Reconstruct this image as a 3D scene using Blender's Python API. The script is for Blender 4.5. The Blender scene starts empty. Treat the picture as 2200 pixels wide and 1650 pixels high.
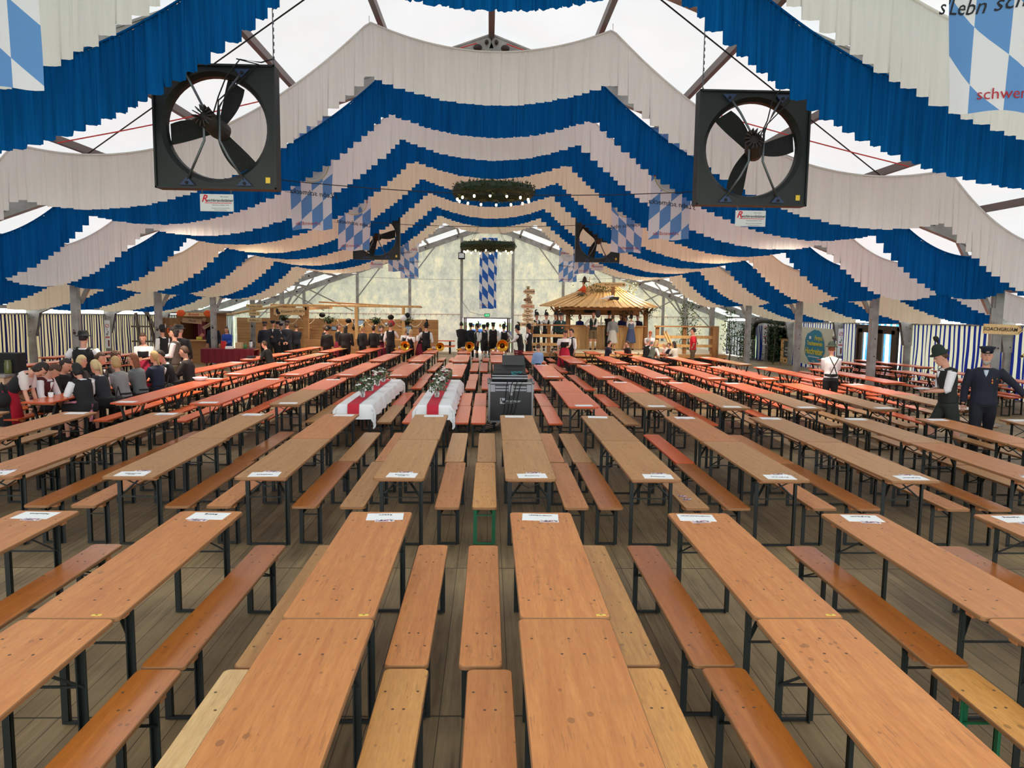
import bpy, bmesh, math, random
from mathutils import Vector, Matrix, noise as mnoise
random.seed(7)
S = bpy.context.scene
COL = S.collection
# ---------------------------------------------------------------- camera, light, exposure
CAM_H = 2.567
def cam_axes(pitch, yaw, roll):
    cy, sy, cp, sp = math.cos(yaw), math.sin(yaw), math.cos(pitch), math.sin(pitch)
    F = Vector((sy*cp, cy*cp, -sp)); R = Vector((cy, -sy, 0.0)); D = F.cross(R)
    if D.z > 0: D = -D
    c, s = math.cos(roll), math.sin(roll)
    return F, c*R - s*D, s*R + c*D
F_, R_, D_ = cam_axes(0.106594, 0.030849, 0.012295)
cam_data = bpy.data.cameras.new('camera'); cam = bpy.data.objects.new('camera', cam_data); COL.objects.link(cam)
cam_data.sensor_width = 36.0; cam_data.lens = 27.0; cam_data.clip_start = 0.05; cam_data.clip_end = 400
m3 = Matrix((R_, -D_, -F_)).transposed()
cam.matrix_world = Matrix.Translation((0, 0, CAM_H)) @ m3.to_4x4()
S.camera = cam
world = bpy.data.worlds.new('World'); S.world = world; world.use_nodes = True
wn = world.node_tree.nodes; wl = world.node_tree.links; wn.clear()
wo = wn.new('ShaderNodeOutputWorld'); wb = wn.new('ShaderNodeBackground')
wtc = wn.new('ShaderNodeTexCoord'); wsep = wn.new('ShaderNodeSeparateXYZ'); wr = wn.new('ShaderNodeValToRGB')
wr.color_ramp.elements[0].position = 0.0; wr.color_ramp.elements[0].color = (0.95, 0.97, 1.0, 1)
wr.color_ramp.elements[1].position = 0.6; wr.color_ramp.elements[1].color = (0.96, 0.98, 1.0, 1)
wl.new(wtc.outputs['Generated'], wsep.inputs[0]); wl.new(wsep.outputs['Z'], wr.inputs[0])
wl.new(wr.outputs[0], wb.inputs[0]); wb.inputs[1].default_value = 2.5; wl.new(wb.outputs[0], wo.inputs[0])
sd = bpy.data.lights.new('sun', 'SUN'); sd.energy = 1.6; sd.angle = math.radians(12); sd.color = (1.0, 0.95, 0.86)
sun = bpy.data.objects.new('sun', sd); COL.objects.link(sun); sun.rotation_euler = (math.radians(-38), math.radians(18), 0)
S.view_settings.view_transform = 'Standard'; S.view_settings.look = 'None'
S.view_settings.exposure = 1.18; S.view_settings.gamma = 1.0; S.view_settings.use_curve_mapping = False
S.cycles.max_bounces = 7; S.cycles.diffuse_bounces = 5; S.cycles.transmission_bounces = 5; S.cycles.glossy_bounces = 3
S.cycles.transparent_max_bounces = 6

# ---------------------------------------------------------------- ground profile of the hall (it falls gently to the far end)
def zf(y):
    if y < 14: return 0.0
    if y < 24: return -(y-14)**2*0.0205/20
    return -0.0205*(y-19)
FR = [0.41+5.33*k for k in range(10)]         # tent frames, the last is the far gable
YG = FR[-1]; XL, XR, HE, HR = -15.9, 15.1, 2.4, 8.0
IL, IR = -11.45, 11.0
def roofz(x, y):
    return zf(y) + (HR - (HR-HE)*(x/XL if x < 0 else x/XR))

# ---------------------------------------------------------------- helpers
def srgb(r, g, b):
    f = lambda c: (c/255/12.92 if c/255 <= 0.04045 else ((c/255+0.055)/1.055)**2.4)
    return (f(r), f(g), f(b), 1)
class MB:
    def __init__(s): s.v = []; s.f = []; s.mi = []
    def add(s, vs, fs, mi=0):
        n = len(s.v); s.v += [tuple(v) for v in vs]; s.f += [tuple(i+n for i in f) for f in fs]; s.mi += [mi]*len(fs)
        return s
    def box(s, c, d, rz=0, mi=0, ch=0.0, mat=None):
        hx, hy, hz = d[0]/2, d[1]/2, d[2]/2
        if ch <= 0:
            vs = [Vector((x, y, z)) for x in (-hx, hx) for y in (-hy, hy) for z in (-hz, hz)]
            fs = [(0,1,3,2),(4,6,7,5),(0,4,5,1),(2,3,7,6),(0,2,6,4),(1,5,7,3)]
        else:
            pts = [(-hx+ch,-hy),(hx-ch,-hy),(hx,-hy+ch),(hx,hy-ch),(hx-ch,hy),(-hx+ch,hy),(-hx,hy-ch),(-hx,-hy+ch)]
            ins = [(-hx+ch,-hy+ch),(hx-ch,-hy+ch),(hx-ch,-hy+ch),(hx-ch,hy-ch),(hx-ch,hy-ch),(-hx+ch,hy-ch),(-hx+ch,hy-ch),(-hx+ch,-hy+ch)]
            vs = [Vector((*p,-hz+ch)) for p in pts]+[Vector((*p,hz-ch)) for p in pts]
            vs += [Vector((ins[i][0],ins[i][1],-hz)) for i in range(8)]+[Vector((ins[i][0],ins[i][1],hz)) for i in range(8)]
            fs = [(i,(i+1)%8,(i+1)%8+8,i+8) for i in range(8)]
            fs += [((i+1)%8,i,i+16,(i+1)%8+16) for i in range(8)]+[(i+8,(i+1)%8+8,(i+1)%8+24,i+24) for i in range(8)]
            fs += [tuple(range(23,15,-1)), tuple(range(24,32))]
        M = (Matrix.Translation(c) @ (mat if mat else Matrix.Rotation(rz, 4, 'Z')))
        return s.add([M @ v for v in vs], fs, mi)
    def bar(s, a, b, w, h=None, up=(0,0,1), mi=0):
        a = Vector(a); b = Vector(b); h = h or w; d = b-a; L = d.length
        if L < 1e-6: return s
        zz = d/L; u = Vector(up)
        if abs(u.dot(zz)) > 0.97: u = Vector((1,0,0))
        xx = u.cross(zz).normalized(); yy = zz.cross(xx)
        vs = []
        for t in (a, b):
            for sx, sy in ((-1,-1),(1,-1),(1,1),(-1,1)): vs.append(t + xx*sx*w/2 + yy*sy*h/2)
        return s.add(vs, [(3,2,1,0),(4,5,6,7),(0,1,5,4),(1,2,6,5),(2,3,7,6),(3,0,4,7)], mi)
    def tube(s, pts, rad, n=8, mi=0, cap=True):
        pts = [Vector(p) for p in pts]; rs = rad if isinstance(rad, (list, tuple)) else [rad]*len(pts)
        vs = []; m = len(pts); prev = None
        for i, p in enumerate(pts):
            d = (pts[min(i+1,m-1)]-pts[max(i-1,0)])
            d = d.normalized() if d.length > 1e-9 else Vector((0,0,1))
            u = prev if prev is not None and abs(prev.dot(d)) < 0.95 else (Vector((0,0,1)) if abs(d.z) < 0.9 else Vector((1,0,0)))
            x = u.cross(d).normalized(); y = d.cross(x); prev = u
            for k in range(n):
                a = 2*math.pi*k/n; vs.append(p + (x*math.cos(a)+y*math.sin(a))*rs[i])
        fs = [(i*n+k, i*n+(k+1)%n, (i+1)*n+(k+1)%n, (i+1)*n+k) for i in range(m-1) for k in range(n)]
        if cap: fs += [tuple(range(n-1,-1,-1)), tuple((m-1)*n+k for k in range(n))]
        return s.add(vs, fs, mi)
    def rings(s, rg, mi=0, cap=True):       # rg: list of equal-length closed rings of points
        n = len(rg[0]); vs = [p for r in rg for p in r]
        fs = [(i*n+k, i*n+(k+1)%n, (i+1)*n+(k+1)%n, (i+1)*n+k) for i in range(len(rg)-1) for k in range(n)]
        if cap: fs += [tuple(range(n-1,-1,-1)), tuple((len(rg)-1)*n+k for k in range(n))]
        return s.add(vs, fs, mi)
    def lathe(s, prof, n=16, c=(0,0,0), mi=0, M=None, cap=True):
        rg = [[Vector((r*math.cos(2*math.pi*k/n), r*math.sin(2*math.pi*k/n), z)) for k in range(n)] for r, z in prof]
        if M: rg = [[M @ p for p in r] for r in rg]
        rg = [[p+Vector(c) for p in r] for r in rg]
        return s.rings(rg, mi, cap)
    def ell(s, c, r, n=10, m=7, mi=0, M=None):
        rg = []
        for i in range(m+1):
            t = math.pi*(0.02+0.96*i/m)
            rg.append([Vector((r[0]*math.sin(t)*math.cos(2*math.pi*k/n), r[1]*math.sin(t)*math.sin(2*math.pi*k/n), -r[2]*math.cos(t))) for k in range(n)])
        if M: rg = [[M @ p for p in q] for q in rg]
        return s.rings([[p+Vector(c) for p in q] for q in rg], mi)
    def prism(s, out, z0, z1, ch=0.0, mi=0):
        n = len(out); cx = sum(p[0] for p in out)/n; cy = sum(p[1] for p in out)/n
        def ins(p, d):
            v = Vector((cx-p[0], cy-p[1])); return (p[0]+(d if v.x > 0 else -d), p[1]+(d if v.y > 0 else -d))
        lay = [(z0, ch), (z0+ch, 0), (z1-ch, 0), (z1, ch)] if ch else [(z0, 0), (z1, 0)]
        return s.rings([[Vector((*(ins(p, d) if d else p), z)) for p in out] for z, d in lay], mi)
    def mesh(s, name, mats=(), smooth=False):
        me = bpy.data.meshes.new(name); me.from_pydata(s.v, [], s.f)
        for m in (mats if isinstance(mats, (list, tuple)) else [mats]): me.materials.append(m)
        if any(s.mi): me.polygons.foreach_set('material_index', s.mi)
        if smooth: me.polygons.foreach_set('use_smooth', [True]*len(me.polygons))
        me.update(); return me
    def obj(s, name, mats=(), parent=None, smooth=False): return link(name, s.mesh(name, mats, smooth), parent)
def link(name, me, parent=None):
    o = bpy.data.objects.new(name, me); COL.objects.link(o)
    if parent is not None: o.parent = parent
    return o
def tag(o, label=None, cat=None, group=None, kind=None):
    if label: o['label'] = label
    if cat: o['category'] = cat
    if group: o['group'] = group
    if kind: o['kind'] = kind
    return o
def thing(name, label, cat, loc=(0,0,0), rz=0, group=None):
    o = bpy.data.objects.new(name, None); COL.objects.link(o); o.location = loc; o.rotation_euler = (0,0,rz); o.empty_display_size = 0.1
    return tag(o, label, cat, group)
def struct(name, o): o.name = name; o['kind'] = 'structure'; return o
def kids(o): return [c for c in o.children]
def copy_tree(o, parent=None):
    c = o.copy(); COL.objects.link(c)
    if parent is not None: c.parent = parent
    for ch in list(o.children): copy_tree(ch, c)
    return c
ORD = ['first','second','third','fourth','fifth','sixth','seventh','eighth','ninth','tenth','eleventh','twelfth']

# a side scene in which small meshes are evaluated (quick, the hall is not re-evaluated)
TS = bpy.data.scenes.new('workbench')
def evaluated_mesh(o):
    TS.collection.objects.link(o)
    with bpy.context.temp_override(scene=TS, view_layer=TS.view_layers[0]):
        dg = bpy.context.evaluated_depsgraph_get(); me = bpy.data.meshes.new_from_object(o.evaluated_get(dg))
    TS.collection.objects.unlink(o); return me

# ---------------------------------------------------------------- materials
def mat(name, col=(0.8,0.8,0.8,1), rough=0.6, metal=0.0, coat=0.0, spec=0.5):
    m = bpy.data.materials.new(name); m.use_nodes = True
    b = m.node_tree.nodes['Principled BSDF']
    b.inputs['Base Color'].default_value = col; b.inputs['Roughness'].default_value = rough
    b.inputs['Metallic'].default_value = metal; b.inputs['Coat Weight'].default_value = coat
    b.inputs['Coat Roughness'].default_value = 0.18; b.inputs['Specular IOR Level'].default_value = spec
    return m
def P(m): return m.node_tree.nodes['Principled BSDF']
class NT:
    def __init__(s, m): s.n = m.node_tree.nodes; s.l = m.node_tree.links
    def new(s, t, **k):
        x = s.n.new(t)
        for a, b in k.items(): setattr(x, a, b)
        return x
    def ln(s, a, b): s.l.new(a, b)
    def coord(s, scale=(1,1,1), kind='Object', rot=(0,0,0)):
        t = s.new('ShaderNodeTexCoord'); mp = s.new('ShaderNodeMapping'); mp.inputs['Scale'].default_value = scale; mp.inputs['Rotation'].default_value = rot
        s.ln(t.outputs[kind], mp.inputs[0]); return mp.outputs[0]
    def noise(s, vec, scale, detail=3, rough=0.5):
        x = s.new('ShaderNodeTexNoise'); x.inputs['Scale'].default_value = scale; x.inputs['Detail'].default_value = detail
        x.inputs['Roughness'].default_value = rough
        if vec is not None: s.ln(vec, x.inputs['Vector'])
        return x.outputs[0]
    def ramp(s, fac, stops):
        r = s.new('ShaderNodeValToRGB'); e = r.color_ramp.elements
        while len(e) < len(stops): e.new(0.5)
        for i, (p, c) in enumerate(stops): e[i].position = p; e[i].color = c if len(c) == 4 else (*c, 1)
        s.ln(fac, r.inputs[0]); return r.outputs[0]
    def math(s, op, a, b=None, clamp=False):
        x = s.new('ShaderNodeMath', operation=op, use_clamp=clamp)
        for i, v in enumerate((a, b)):
            if v is None: continue
            if isinstance(v, (int, float)): x.inputs[i].default_value = v
            else: s.ln(v, x.inputs[i])
        return x.outputs[0]
    def mix(s, fac, a, b, blend='MIX'):
        x = s.new('ShaderNodeMix', data_type='RGBA', blend_type=blend)
        for sock, v in ((x.inputs[0], fac), (x.inputs[6], a), (x.inputs[7], b)):
            if isinstance(v, (int, float, tuple)): sock.default_value = v
            else: s.ln(v, sock)
        return x.outputs[2]
    def bump(s, h, strength, dist=0.01, m=None):
        b = s.new('ShaderNodeBump'); b.inputs['Strength'].default_value = strength; b.inputs['Distance'].default_value = dist
        s.ln(h, b.inputs['Height']); s.ln(b.outputs[0], P(m).inputs['Normal']); return b
def wood(name, c0, c1, rough, coat, spots=True, axis='y', scale=1.0, cr=0.18):
    m = mat(name, c0, rough, 0, coat); t = NT(m)
    sc = {'y': (22*scale, 1.1*scale, 22*scale), 'x': (1.1*scale, 22*scale, 22*scale), 'z': (22*scale, 22*scale, 1.1*scale)}[axis]
    co = t.coord(sc)
    oi = t.new('ShaderNodeObjectInfo')
    add = t.new('ShaderNodeVectorMath', operation='ADD'); t.ln(co, add.inputs[0])
    comb = t.new('ShaderNodeCombineXYZ'); r37 = t.math('MULTIPLY', oi.outputs['Random'], 37.0)
    t.ln(r37, comb.inputs[0]); t.ln(r37, comb.inputs[1]); t.ln(comb.outputs[0], add.inputs[1])
    n = t.noise(add.outputs[0], 1.0, 4, 0.6)
    col = t.ramp(n, [(0.3, c0), (0.7, c1)])
    vary = t.math('ADD', t.math('MULTIPLY', oi.outputs['Random'], 0.22), 0.88)
    vm = t.new('ShaderNodeVectorMath', operation='SCALE'); t.ln(col, vm.inputs[0]); t.ln(vary, vm.inputs['Scale'])
    col = vm.outputs[0]
    if spots:
        c2 = t.coord((13, 9, 13)); a2 = t.new('ShaderNodeVectorMath', operation='ADD'); t.ln(c2, a2.inputs[0]); t.ln(comb.outputs[0], a2.inputs[1])
        vo = t.new('ShaderNodeTexVoronoi'); vo.inputs['Scale'].default_value = 1.0; vo.inputs['Randomness'].default_value = 1.0
        t.ln(a2.outputs[0], vo.inputs['Vector'])
        nn = t.noise(a2.outputs[0], 0.35, 1)
        thr = t.math('MULTIPLY', t.math('SUBTRACT', nn, 0.36), 0.62)
        d = t.math('LESS_THAN', vo.outputs['Distance'], thr)
        col = t.mix(t.math('MULTIPLY', d, 0.55), col, (c0[0]*0.22, c0[1]*0.2, c0[2]*0.25, 1))
        st = t.noise(t.coord((2.0, 3.0, 2)), 2.5, 4, 0.65)
        col = t.mix(t.math('MULTIPLY', t.ramp(st, [(0.5,(0,0,0)),(0.75,(1,1,1))]), 0.22), col, (c0[0]*0.55, c0[1]*0.5, c0[2]*0.5, 1))
    if spots:
        # scratches and rubbed patches
        sc_ = t.noise(t.coord((55, 5, 5), rot=(0,0,0.5)), 1.0, 2, 0.5); sm = t.noise(t.coord((2.5,2.5,2.5)), 1.0, 2)
        k = t.math('MULTIPLY', t.math('LESS_THAN', sc_, 0.36), t.math('GREATER_THAN', sm, 0.5))
        col = t.mix(t.math('MULTIPLY', k, 0.4), col, (c0[0]*0.35, c0[1]*0.3, c0[2]*0.3, 1))
        fn = t.noise(t.coord((90, 9, 90)), 1.0, 3, 0.6); col = t.mix(t.math('MULTIPLY', t.ramp(fn, [(0.35,(1,1,1)),(0.6,(0,0,0))]), 0.3), col, (c0[0]*0.5, c0[1]*0.42, c0[2]*0.4, 1))
    t.ln(col, P(m).inputs['Base Color']); P(m).inputs['Coat Roughness'].default_value = cr
    t.bump(n, 0.12, 0.004, m)
    return m
M = {}
M['tan'] = wood('worn_tan_wood', srgb(212,142,78), srgb(190,116,58), 0.42, 0.2, cr=0.32)
M['brn'] = wood('tan_brown_wood', srgb(202,150,86), srgb(178,124,66), 0.42, 0.3, cr=0.3)
M['lac'] = wood('lacquered_brown_wood', srgb(196,118,46), srgb(170,96,34), 0.3, 0.75, cr=0.16)
M['yel'] = wood('new_yellow_wood', srgb(224,164,92), srgb(208,144,70), 0.4, 0.3)
M['pal'] = wood('pale_wood', srgb(232,196,140), srgb(218,176,118), 0.45, 0.2)
M['org'] = wood('orange_lacquered_wood', srgb(240,116,54), srgb(228,96,40), 0.36, 0.45, spots=False, cr=0.22)
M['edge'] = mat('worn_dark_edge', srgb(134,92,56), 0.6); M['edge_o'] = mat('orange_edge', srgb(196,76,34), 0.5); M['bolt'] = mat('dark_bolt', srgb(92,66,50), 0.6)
M['batten'] = mat('batten_wood', srgb(170,112,66), 0.6)
M['steel_g'] = mat('dark_green_steel', srgb(9,20,17), 0.45, 0.1)
M['steel_lg'] = mat('bright_green_steel', srgb(16,92,58), 0.4, 0.1)
M['alu'] = mat('aluminium_grey', srgb(150,148,146), 0.45, 0.35)
t = NT(M['alu']); nn = t.noise(t.coord((1,1,1)), 3.0, 4); t.ln(t.ramp(nn, [(0.3, srgb(132,128,124)), (0.7, srgb(168,166,164))]), P(M['alu']).inputs['Base Color'])
M['alu_d'] = mat('dark_aluminium', srgb(120,108,104), 0.5, 0.3)
M['black'] = mat('black_plastic', srgb(22,23,24), 0.5)
M['blackm'] = mat('black_matte', srgb(14,14,15), 0.8)
M['white'] = mat('white_paper', srgb(238,240,242), 0.7)
M['ink'] = mat('black_ink', srgb(30,30,34), 0.7)
M['red'] = mat('red_ink', srgb(190,30,50), 0.7)
M['gold'] = mat('brass', srgb(212,160,60), 0.22, 1.0)
M['silver'] = mat('silver_metal', srgb(190,192,195), 0.3, 0.9)

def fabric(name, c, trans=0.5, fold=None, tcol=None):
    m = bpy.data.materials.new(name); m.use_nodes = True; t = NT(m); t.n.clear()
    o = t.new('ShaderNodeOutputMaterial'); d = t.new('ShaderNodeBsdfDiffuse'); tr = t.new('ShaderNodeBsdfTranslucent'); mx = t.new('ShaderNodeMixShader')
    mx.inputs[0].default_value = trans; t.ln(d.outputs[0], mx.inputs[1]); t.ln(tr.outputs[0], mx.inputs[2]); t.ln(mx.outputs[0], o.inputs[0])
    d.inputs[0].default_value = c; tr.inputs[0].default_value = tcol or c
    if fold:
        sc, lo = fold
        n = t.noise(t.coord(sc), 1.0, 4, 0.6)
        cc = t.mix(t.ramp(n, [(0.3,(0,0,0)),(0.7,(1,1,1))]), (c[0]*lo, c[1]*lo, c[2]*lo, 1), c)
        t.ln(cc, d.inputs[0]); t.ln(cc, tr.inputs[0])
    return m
M['roof'] = fabric('tent_roof_tarpaulin', (0.60,0.625,0.635,1), 0.215, ((0.6,0.25,0.6), 0.93))
M['wcloth'] = fabric('white_drape', srgb(240,236,235), 0.42, ((14,1,0.6), 0.93))
M['wcloth_warm'] = fabric('warm_lit_drape', srgb(242,226,200), 0.42, ((14,1,0.6), 0.93))  # far white drapes: warm lamp light put into the cloth colour
M['bcloth'] = fabric('blue_drape', srgb(14,96,170), 0.3, ((30,1,0.5), 0.62))  # dark vertical streaks paint crease shade into the blue, besides the modelled pleats
# ================================================================ the tent
def linspace(a, b, n): return [a+(b-a)*i/(n-1) for i in range(n)]
# floor of boards
mf = mat('floor_boards', (0.3,0.25,0.2,1), 0.62, 0, 0.06, 0.35); t = NT(mf)
sx = t.new('ShaderNodeSeparateXYZ'); tc = t.new('ShaderNodeTexCoord'); t.ln(tc.outputs['Object'], sx.inputs[0])
W_ = 0.145
xs = t.math('DIVIDE', sx.outputs[0], W_); ix = t.math('FLOOR', xs); fx = t.math('FRACT', xs)
wn1 = t.new('ShaderNodeTexWhiteNoise', noise_dimensions='1D'); t.ln(ix, wn1.inputs['W'])
ys = t.math('DIVIDE', sx.outputs[1], 2.665); iy = t.math('FLOOR', t.math('ADD', ys, 0.3)); fy = t.math('FRACT', t.math('ADD', ys, 0.3))
wn2 = t.new('ShaderNodeTexWhiteNoise', noise_dimensions='2D'); cb = t.new('ShaderNodeCombineXYZ'); t.ln(ix, cb.inputs[0]); t.ln(iy, cb.inputs[1]); t.ln(cb.outputs[0], wn2.inputs['Vector'])
cc = t.new('ShaderNodeCombineXYZ'); t.ln(t.math('MULTIPLY', sx.outputs[0], 26.0), cc.inputs[0]); t.ln(t.math('ADD', t.math('MULTIPLY', sx.outputs[1], 1.3), t.math('MULTIPLY', wn2.outputs[0], 30.0)), cc.inputs[1])
gr = t.noise(cc.outputs[0], 1.0, 5, 0.65)
base = t.ramp(gr, [(0.3, srgb(104,88,66)), (0.7, srgb(156,134,102))])
base = t.mix(t.math('MULTIPLY', wn2.outputs[0], 0.5), base, srgb(74,60,46))
big = t.noise(t.coord((1,1,1)), 0.55, 4, 0.6)
base = t.mix(t.ramp(big, [(0.42,(0,0,0)),(0.68,(0.45,0.45,0.45))]), base, srgb(190,164,120))
e1 = t.math('LESS_THAN', fx, 0.035); e2 = t.math('LESS_THAN', fy, 0.006); e = t.math('MAXIMUM', e1, e2)
base = t.mix(t.math('MULTIPLY', e, 0.85), base, srgb(34,30,26))
t.ln(base, P(mf).inputs['Base Color']); t.bump(t.math('SUBTRACT', gr, t.math('MULTIPLY', e, 1.2)), 0.35, 0.01, mf)
b = MB(); yy = linspace(-5.5, 49.6, 56); xx = [XL-0.3, -8, 0, 8, XR+0.3]
vs = [(x, y, zf(y)) for y in yy for x in xx]; n = len(xx)
b.add(vs, [(j*n+i, j*n+i+1, (j+1)*n+i+1, (j+1)*n+i) for j in range(len(yy)-1) for i in range(n-1)])
vs = [(x, y, zf(y)-0.12) for y in yy for x in xx]
b.add(vs, [(j*n+i, (j+1)*n+i, (j+1)*n+i+1, j*n+i+1) for j in range(len(yy)-1) for i in range(n-1)])
struct('floor', b.obj('floor', mf))
# meadow outside
mg = mat('meadow', srgb(96,150,60), 0.9); t = NT(mg); t.ln(t.ramp(t.noise(t.coord((1,1,1)), 0.8, 6, 0.7), [(0.3, srgb(84,136,52)), (0.7, srgb(128,176,86))]), P(mg).inputs['Base Color'])
b = MB(); b.add([(-70,-30,-0.25),(70,-30,-0.25),(70,18,-0.25),(-70,18,-0.25),(-70,52,-0.85),(70,52,-0.85),(-70,120,-0.7),(70,120,-0.7)], [(0,1,2,3),(3,2,5,4),(4,5,7,6)])
tag(b.obj('meadow', mg), kind='structure')
b = MB(); b.box((0, 52.2, -0.82), (9, 5.0, 0.1)); tag(b.obj('pavement', mat('pale_pavement', srgb(214,214,212), 0.8)), kind='structure')
# roof tarpaulin, billowing a little between the frames
def sheet(x0, x1, nx, ys_, zfun, flip=False):
    b = MB(); xs_ = linspace(x0, x1, nx); vs = []; fs = []
    for y in ys_:
        for x in xs_: vs.append((x, y, zfun(x, y)))
    for j in range(len(ys_)-1):
        for i in range(nx-1):
            q = (j*nx+i, j*nx+i+1, (j+1)*nx+i+1, (j+1)*nx+i); fs.append(q[::-1] if flip else q)
    b.add(vs, fs); return b
FY = [FR[0]-5.33] + FR
rys = [FY[i]+(FY[i+1]-FY[i])*k/6 for i in range(len(FY)-1) for k in range(6)] + [YG]
def rz_(x, y):
    ph = ((y-FR[0])/5.33) % 1.0
    return roofz(x, y) + 0.10 + 0.10*math.sin(math.pi*ph)
struct('ceiling', sheet(XL-0.25, 0, 12, rys, rz_).obj('ceiling', M['roof'], smooth=True))
struct('ceiling', sheet(0, XR+0.25, 12, rys, rz_).obj('ceiling', M['roof'], smooth=True))
# purlins
PX = [0, 1.9, 3.8, 5.7, 7.6, 9.5, 11.4, 13.3]
for x in [p for p in PX] + [-p for p in PX[1:]]:
    b = MB()
    for i in range(len(FY)-1):
        b.bar((x, FY[i], roofz(x, FY[i])-0.02), (x, FY[i+1], roofz(x, FY[i+1])-0.02), 0.09 if x else 0.12, 0.13)
    tag(b.obj('purlin', M['alu_d']), kind='structure')
for x, nm in ((XL, 'eave_beam'), (XR, 'eave_beam')):
    b = MB()
    for i in range(len(FY)-1):
        for dz, w in ((-0.05, 0.12), (-0.28, 0.05)):
            b.bar((x, FY[i], roofz(x, FY[i])+dz), (x, FY[i+1], roofz(x, FY[i+1])+dz), w, w)
        for k in range(1, 9):
            y = FY[i]+5.33*k/9; b.bar((x, y, roofz(x, y)-0.05), (x, y, roofz(x, y)-0.38), 0.015)
    tag(b.obj(nm, M['alu']), kind='structure')
# rafters, apex plates, posts
md = mat('black_cap', srgb(46,24,24), 0.5)
for k, y in enumerate(FY):
    for xe, xi in ((XL, IL), (XR, IR)):
        b = MB(); sgn = 1 if xe > 0 else -1
        b.bar((0, y, roofz(0, y)-0.16), (xe, y, roofz(xe, y)-0.16), 0.13, 0.30)
        b.bar((0, y, roofz(0, y)-0.30), (xe, y, roofz(xe, y)-0.32), 0.16, 0.035)
        b.bar((0, y, roofz(0, y)-0.01), (xe, y, roofz(xe, y)-0.01), 0.16, 0.035)
        # apex haunch and light pods
        b.add([(0, y-0.075, roofz(0,y)-0.30), (sgn*1.15, y-0.075, roofz(sgn*1.15,y)-0.30), (sgn*0.9, y-0.075, roofz(sgn*0.9,y)-0.38), (0, y-0.075, roofz(0,y)-0.52)], [(0,1,2,3)] if sgn < 0 else [(3,2,1,0)])
        b.ell((sgn*0.28, y-0.14, roofz(sgn*0.28, y)-0.2), (0.09, 0.06, 0.07), mi=1)
        b.ell((sgn*0.10, y-0.12, roofz(0, y)-0.18), (0.04, 0.05, 0.05), mi=1)
        for q in range(1, 8):
            X = xe*q/8; b.ell((X, y-0.1, roofz(X, y)-0.16), (0.05, 0.05, 0.05), n=6, m=4, mi=1)
        tag(b.obj('rafter', [M['alu'], md]), kind='structure')
        if k == len(FY)-1: continue
        # inner post with its knee brace
        b = MB(); z0 = zf(y); zt = roofz(xi, y)-0.3
        b.box((xi, y, (z0+zt)/2), (0.24, 0.11, zt-z0), ch=0.012); b.box((xi, y, (z0+zt)/2), (0.18, 0.17, zt-z0), ch=0.01)
        b.bar((xi-sgn*0.14, y, z0+2.45), (xi-sgn*0.95, y, roofz(xi-sgn*0.95, y)-0.3), 0.10, 0.10)
        b.box((xi-sgn*0.06, y-0.1, z0+2.42), (0.26, 0.02, 0.3)); b.box((xi, y, z0+0.012), (0.42, 0.36, 0.02))
        for dz in (1.2, 1.7, 2.35, 2.5): b.ell((xi+0.03*sgn, y-0.1, z0+dz), (0.02, 0.012, 0.02), n=6, m=4, mi=1)
        if xi < 0: b.ell((xi-0.02, y-0.075, z0+1.62), (0.055, 0.02, 0.055), n=12, mi=1)
        tag(b.obj('tent_post', [M['alu'], md]), kind='structure')
        # outer post with haunch plate
        b = MB(); zt = roofz(xe, y)
        b.box((xe-sgn*0.12, y, (z0+zt)/2-0.1), (0.22, 0.13, zt-z0-0.2), ch=0.01)
        o = [(xe, z0+1.35), (xe, zt), (xe-sgn*1.0, roofz(xe-sgn*1.0, y)-0.1), (xe-sgn*0.95, roofz(xe-sgn*0.95, y)-0.36), (xe-sgn*0.45, zt-0.25), (xe-sgn*0.28, z0+1.35)]
        for yo in (-0.09, 0.07):
            fr = [Vector((p[0], y+yo, p[1])) for p in o]; bk = [Vector((p[0], y+yo+0.02, p[1])) for p in o]
            b.rings([fr, bk] if sgn > 0 else [fr[::-1], bk[::-1]])
        for px_, pz_ in ((0.1,-0.12),(0.3,-0.1),(0.1,-0.45),(0.25,-0.4),(0.12,-0.9)): b.ell((xe-sgn*px_, y-0.1, zt+pz_), (0.018, 0.014, 0.018), n=6, m=4, mi=1)
        tag(b.obj('side_post', [M['alu'], md]), kind='structure')
# bracing ropes and cables under the roof
def cable(name, pts, r, c, label, group='ropes and cables under the roof'):
    tag(MB().tube(pts, r, 5).obj(name, c), label, 'cable', group)
def sagl(a, b, s, n=9):
    a = Vector(a); b = Vector(b); return [a.lerp(b, i/(n-1)) - Vector((0,0,s*4*(i/(n-1))*(1-i/(n-1)))) for i in range(n)]
cable('bracing_cable', [(-9.5, 16.3, roofz(-9.5,16.3)-0.1), (-2.0, 11.1, roofz(-2,11)-0.25)], 0.012, M['blackm'], 'thin dark cable crossing the roof from upper centre down to the left')
cable('bracing_cable', [(9.5, 16.3, roofz(9.5,16.3)-0.1), (2.0, 11.1, roofz(2,11)-0.25)], 0.012, M['blackm'], 'thin dark cable crossing the roof from upper centre down to the right')
cable('hanging_cable', sagl((-5.0, 16.0, roofz(-5,16)-1.2), (5.2, 16.0, roofz(5,16)-1.2), 0.25), 0.009, M['blackm'], 'thin grey cable strung across the hall in front of the nearer wreath')
cable('hanging_cable', sagl((-4.9, 24, 5.0), (4.9, 24, 5.1), 0.2), 0.009, M['blackm'], 'thin grey cable strung across the hall between the two wreaths')
mr = mat('red_rope', srgb(200,60,60), 0.7)
cable('red_rope', sagl((-7.5, 13.9, roofz(-7.5,14)-0.15), (-0.3, 16.0, roofz(0,16)-0.3), 0.12), 0.012, mr, 'red rope under the roof left of the ridge', 'red ropes')
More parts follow.
